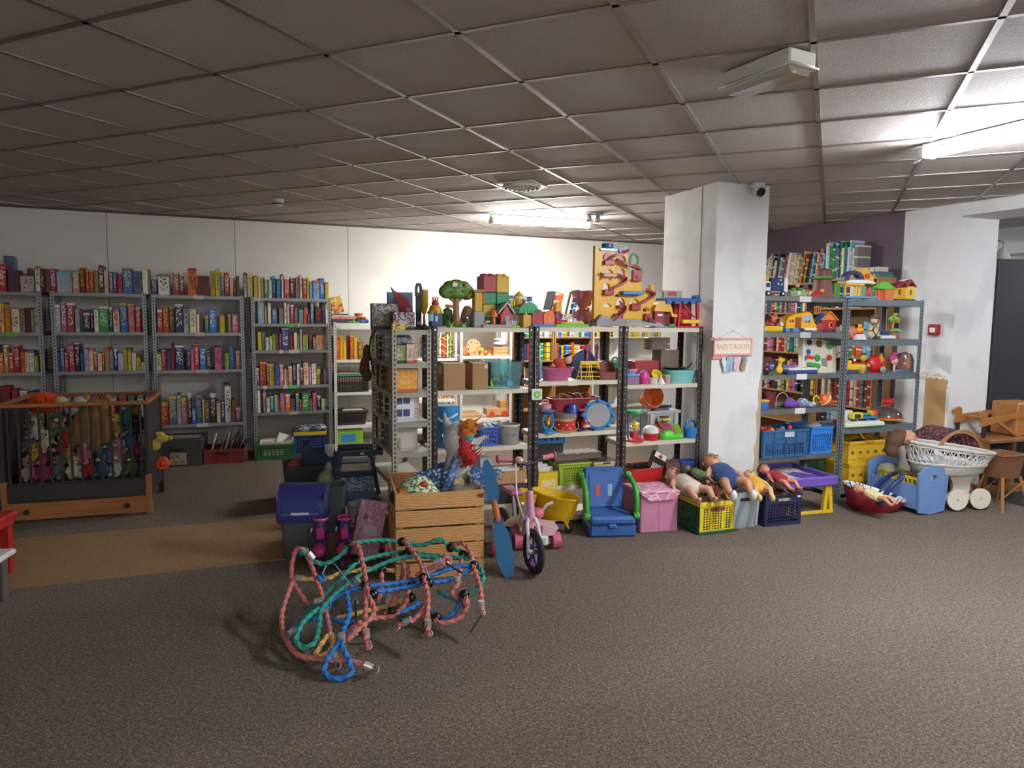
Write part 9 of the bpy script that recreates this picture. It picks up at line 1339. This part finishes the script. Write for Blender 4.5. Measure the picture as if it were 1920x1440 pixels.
for i, (x, y, z, c, nm) in enumerate(((1.06, .25, .52, 'd2bc5a', 'yellow plush duck hanging over the cot end'), (1.07, .12, .37, 'd2521f', 'orange felt rose at the cot end'))): t = thing('plush_duck' if not i else 'felt_rose', nm, 'plush toy' if not i else 'felt flower', CT.w(x, y, z), CT.rz); blob(t, 'body', [('e', (0, 0, .03), (.06, .04, .035)), ('e', (-.06, 0, -.02), (.05, .03, .05)), ('e', (-.02, 0, .07), (.035, .02, .02))] if not i else [('e', (.03*math.cos(j*1.05), 0, .03*math.sin(j*1.05)), (.03, .03, .03)) for j in range(6)], c, .009, 'fabric'); ball(t, 'beak' if not i else 'rose_heart', (.06, -.01, .03) if not i else (0, -.03, 0), .018, 'd0a038' if not i else 'b8401a')
# ------------------------------------------------------------------ crates below the game racks
def fcrate(lab, x0, x1, yb, H, col, nx=0, nz=0, **k): p, q = atz(x0, yb, 0), atz(x1, yb-3, 0); t = thing('storage_crate', lab, 'crate', ((p.x+q.x)/2, (p.y+q.y)/2, .0005), math.atan2(q.y-p.y, q.x-p.x)); crate(t, (q-p).length, .34, H, col, nx, nz, **k); return t, (q-p).length
t, W = fcrate('grey crate with handwritten card label below game rack', 297, 378, 876, .29, '4a4d4b', ribs=3); papers(t, -W*.42, W*.42, .04, .3, .05, .24, 9, 8, seed=41); bx(t, 'card_label', -W*.22, W*.16, -.012, -.009, .02, .14, 'b8aa90', .001, kind='card'); text('XX', .06, '2a2420', t, (-W*.1, -.0128, .1)); text('3x 30', .05, '2a2420', t, (-.01, -.0128, .05)); bx(t, 'hand_slot', -W*.16, W*.1, -.01, -.008, .16, .185, '22211f', .002)
t, W = fcrate('red crate of leaning magazines below game rack', 383, 456, 871, .155, '93302a', ribs=3); papers(t, -W*.4, W*.35, .04, .3, .03, .3, 15, 24, cols=('26282c', 'd8d4cc', '3a4048', 'a83a34', '8a8880', '1d1f24', 'c8b8a8'), seed=43, axis='x'); bx(t, 'hand_slot', -.07, .06, -.01, -.007, .1, .125, '3a1a18', .002)
t, W = fcrate('green crate with white booklets below game rack', 482, 552, 864, .17, '256b32', 8, 3, ribs=2, zr=(.25, .7)); papers(t, -W*.42, W*.42, .04, .3, .04, .17, 7, 14, seed=44); o = bx(t, 'white_booklet', -.02, .16, .0, .02, 0, .13, 'd8d8d8', .002); o.location = (.02, .1, .17); o.rotation_euler = (rad(-40), rad(18), 0); o = bx(t, 'white_booklet', -.12, .06, .0, .02, 0, .1, 'dcdcdc', .002); o.location = (-.05, .08, .15); o.rotation_euler = (rad(-60), 0, 0)
t, W = fcrate('blue folding crate with yellow rim and bags on top', 552, 612, 858, .28, '2c3f8a', 10, 7, rim='d8b92a', rimh=.04, side='2f7a3c', base='b02a2a', zr=(.08, .82)); blob(t, 'bags', [('e', (-.08, .14, .29), (.1, .1, .05)), ('e', (.08, .16, .3), (.12, .12, .05))], mat('7a8a90', .45, 0, 'art', c2='3a3f5c'), .014)
# ------------------------------------------------------------------ red and steel chairs at the left edge
q = atz(26, 1074, 0); t = thing('child_chair', 'red plastic child chair beside the cot', 'chair', (q.x+.03, q.y-.32, 0), rad(100)); RD = mat('a8231f', .35)
for x, y in ((-.0, 0), (.32, 0), (0, .32), (.32, .32)): MB().prism([(x-.022, 0), (x+.022, 0), (x+.03, .35), (x-.03, .35)], y-.02, y+.025).ob('leg', RD, t, 0)
bx(t, 'seat', -.05, .37, -.05, .37, .34, .375, RD, .012); bx(t, 'seat_skirt', -.035, .355, -.03, -.015, .3, .345, RD, .004); bx(t, 'backrest', -.04, .36, .3, .335, .48, .7, RD, .014); [bx(t, 'back_post', x, x+.04, .305, .33, .36, .62, RD, .006) for x in (-.03, .31)]
q = atz(11, 1122, 0); t = thing('steel_chair', 'steel legged chair with white seat beside the red chair', 'chair', (q.x+.04, q.y-.36, 0), rad(100)); t.location += V((.05, 0, 0)); bx(t, 'seat', -.05, .4, -.03, .4, .24, .275, 'd4d2cc', .012); [MB().cyl((x, y, 0), (x, y, .24), .022).ob('leg', mat('9a9894', .3, .8), t) for x, y in ((0, .02), (.35, .02), (0, .36), (.35, .36))]; bx(t, 'backrest', -.05, .4, .37, .4, .36, .56, 'd4d2cc', .012); [MB().cyl((x, .385, .24), (x, .385, .54), .016).ob('back_post', mat('9a9894', .3, .8), t) for x in (0, .35)]
# ------------------------------------------------------------------ look-alikes that only their place tells apart share a group
for lab, l in ALLLAB.items():
    if len(l) > 1:
        for o, g in l: o['group'] = g
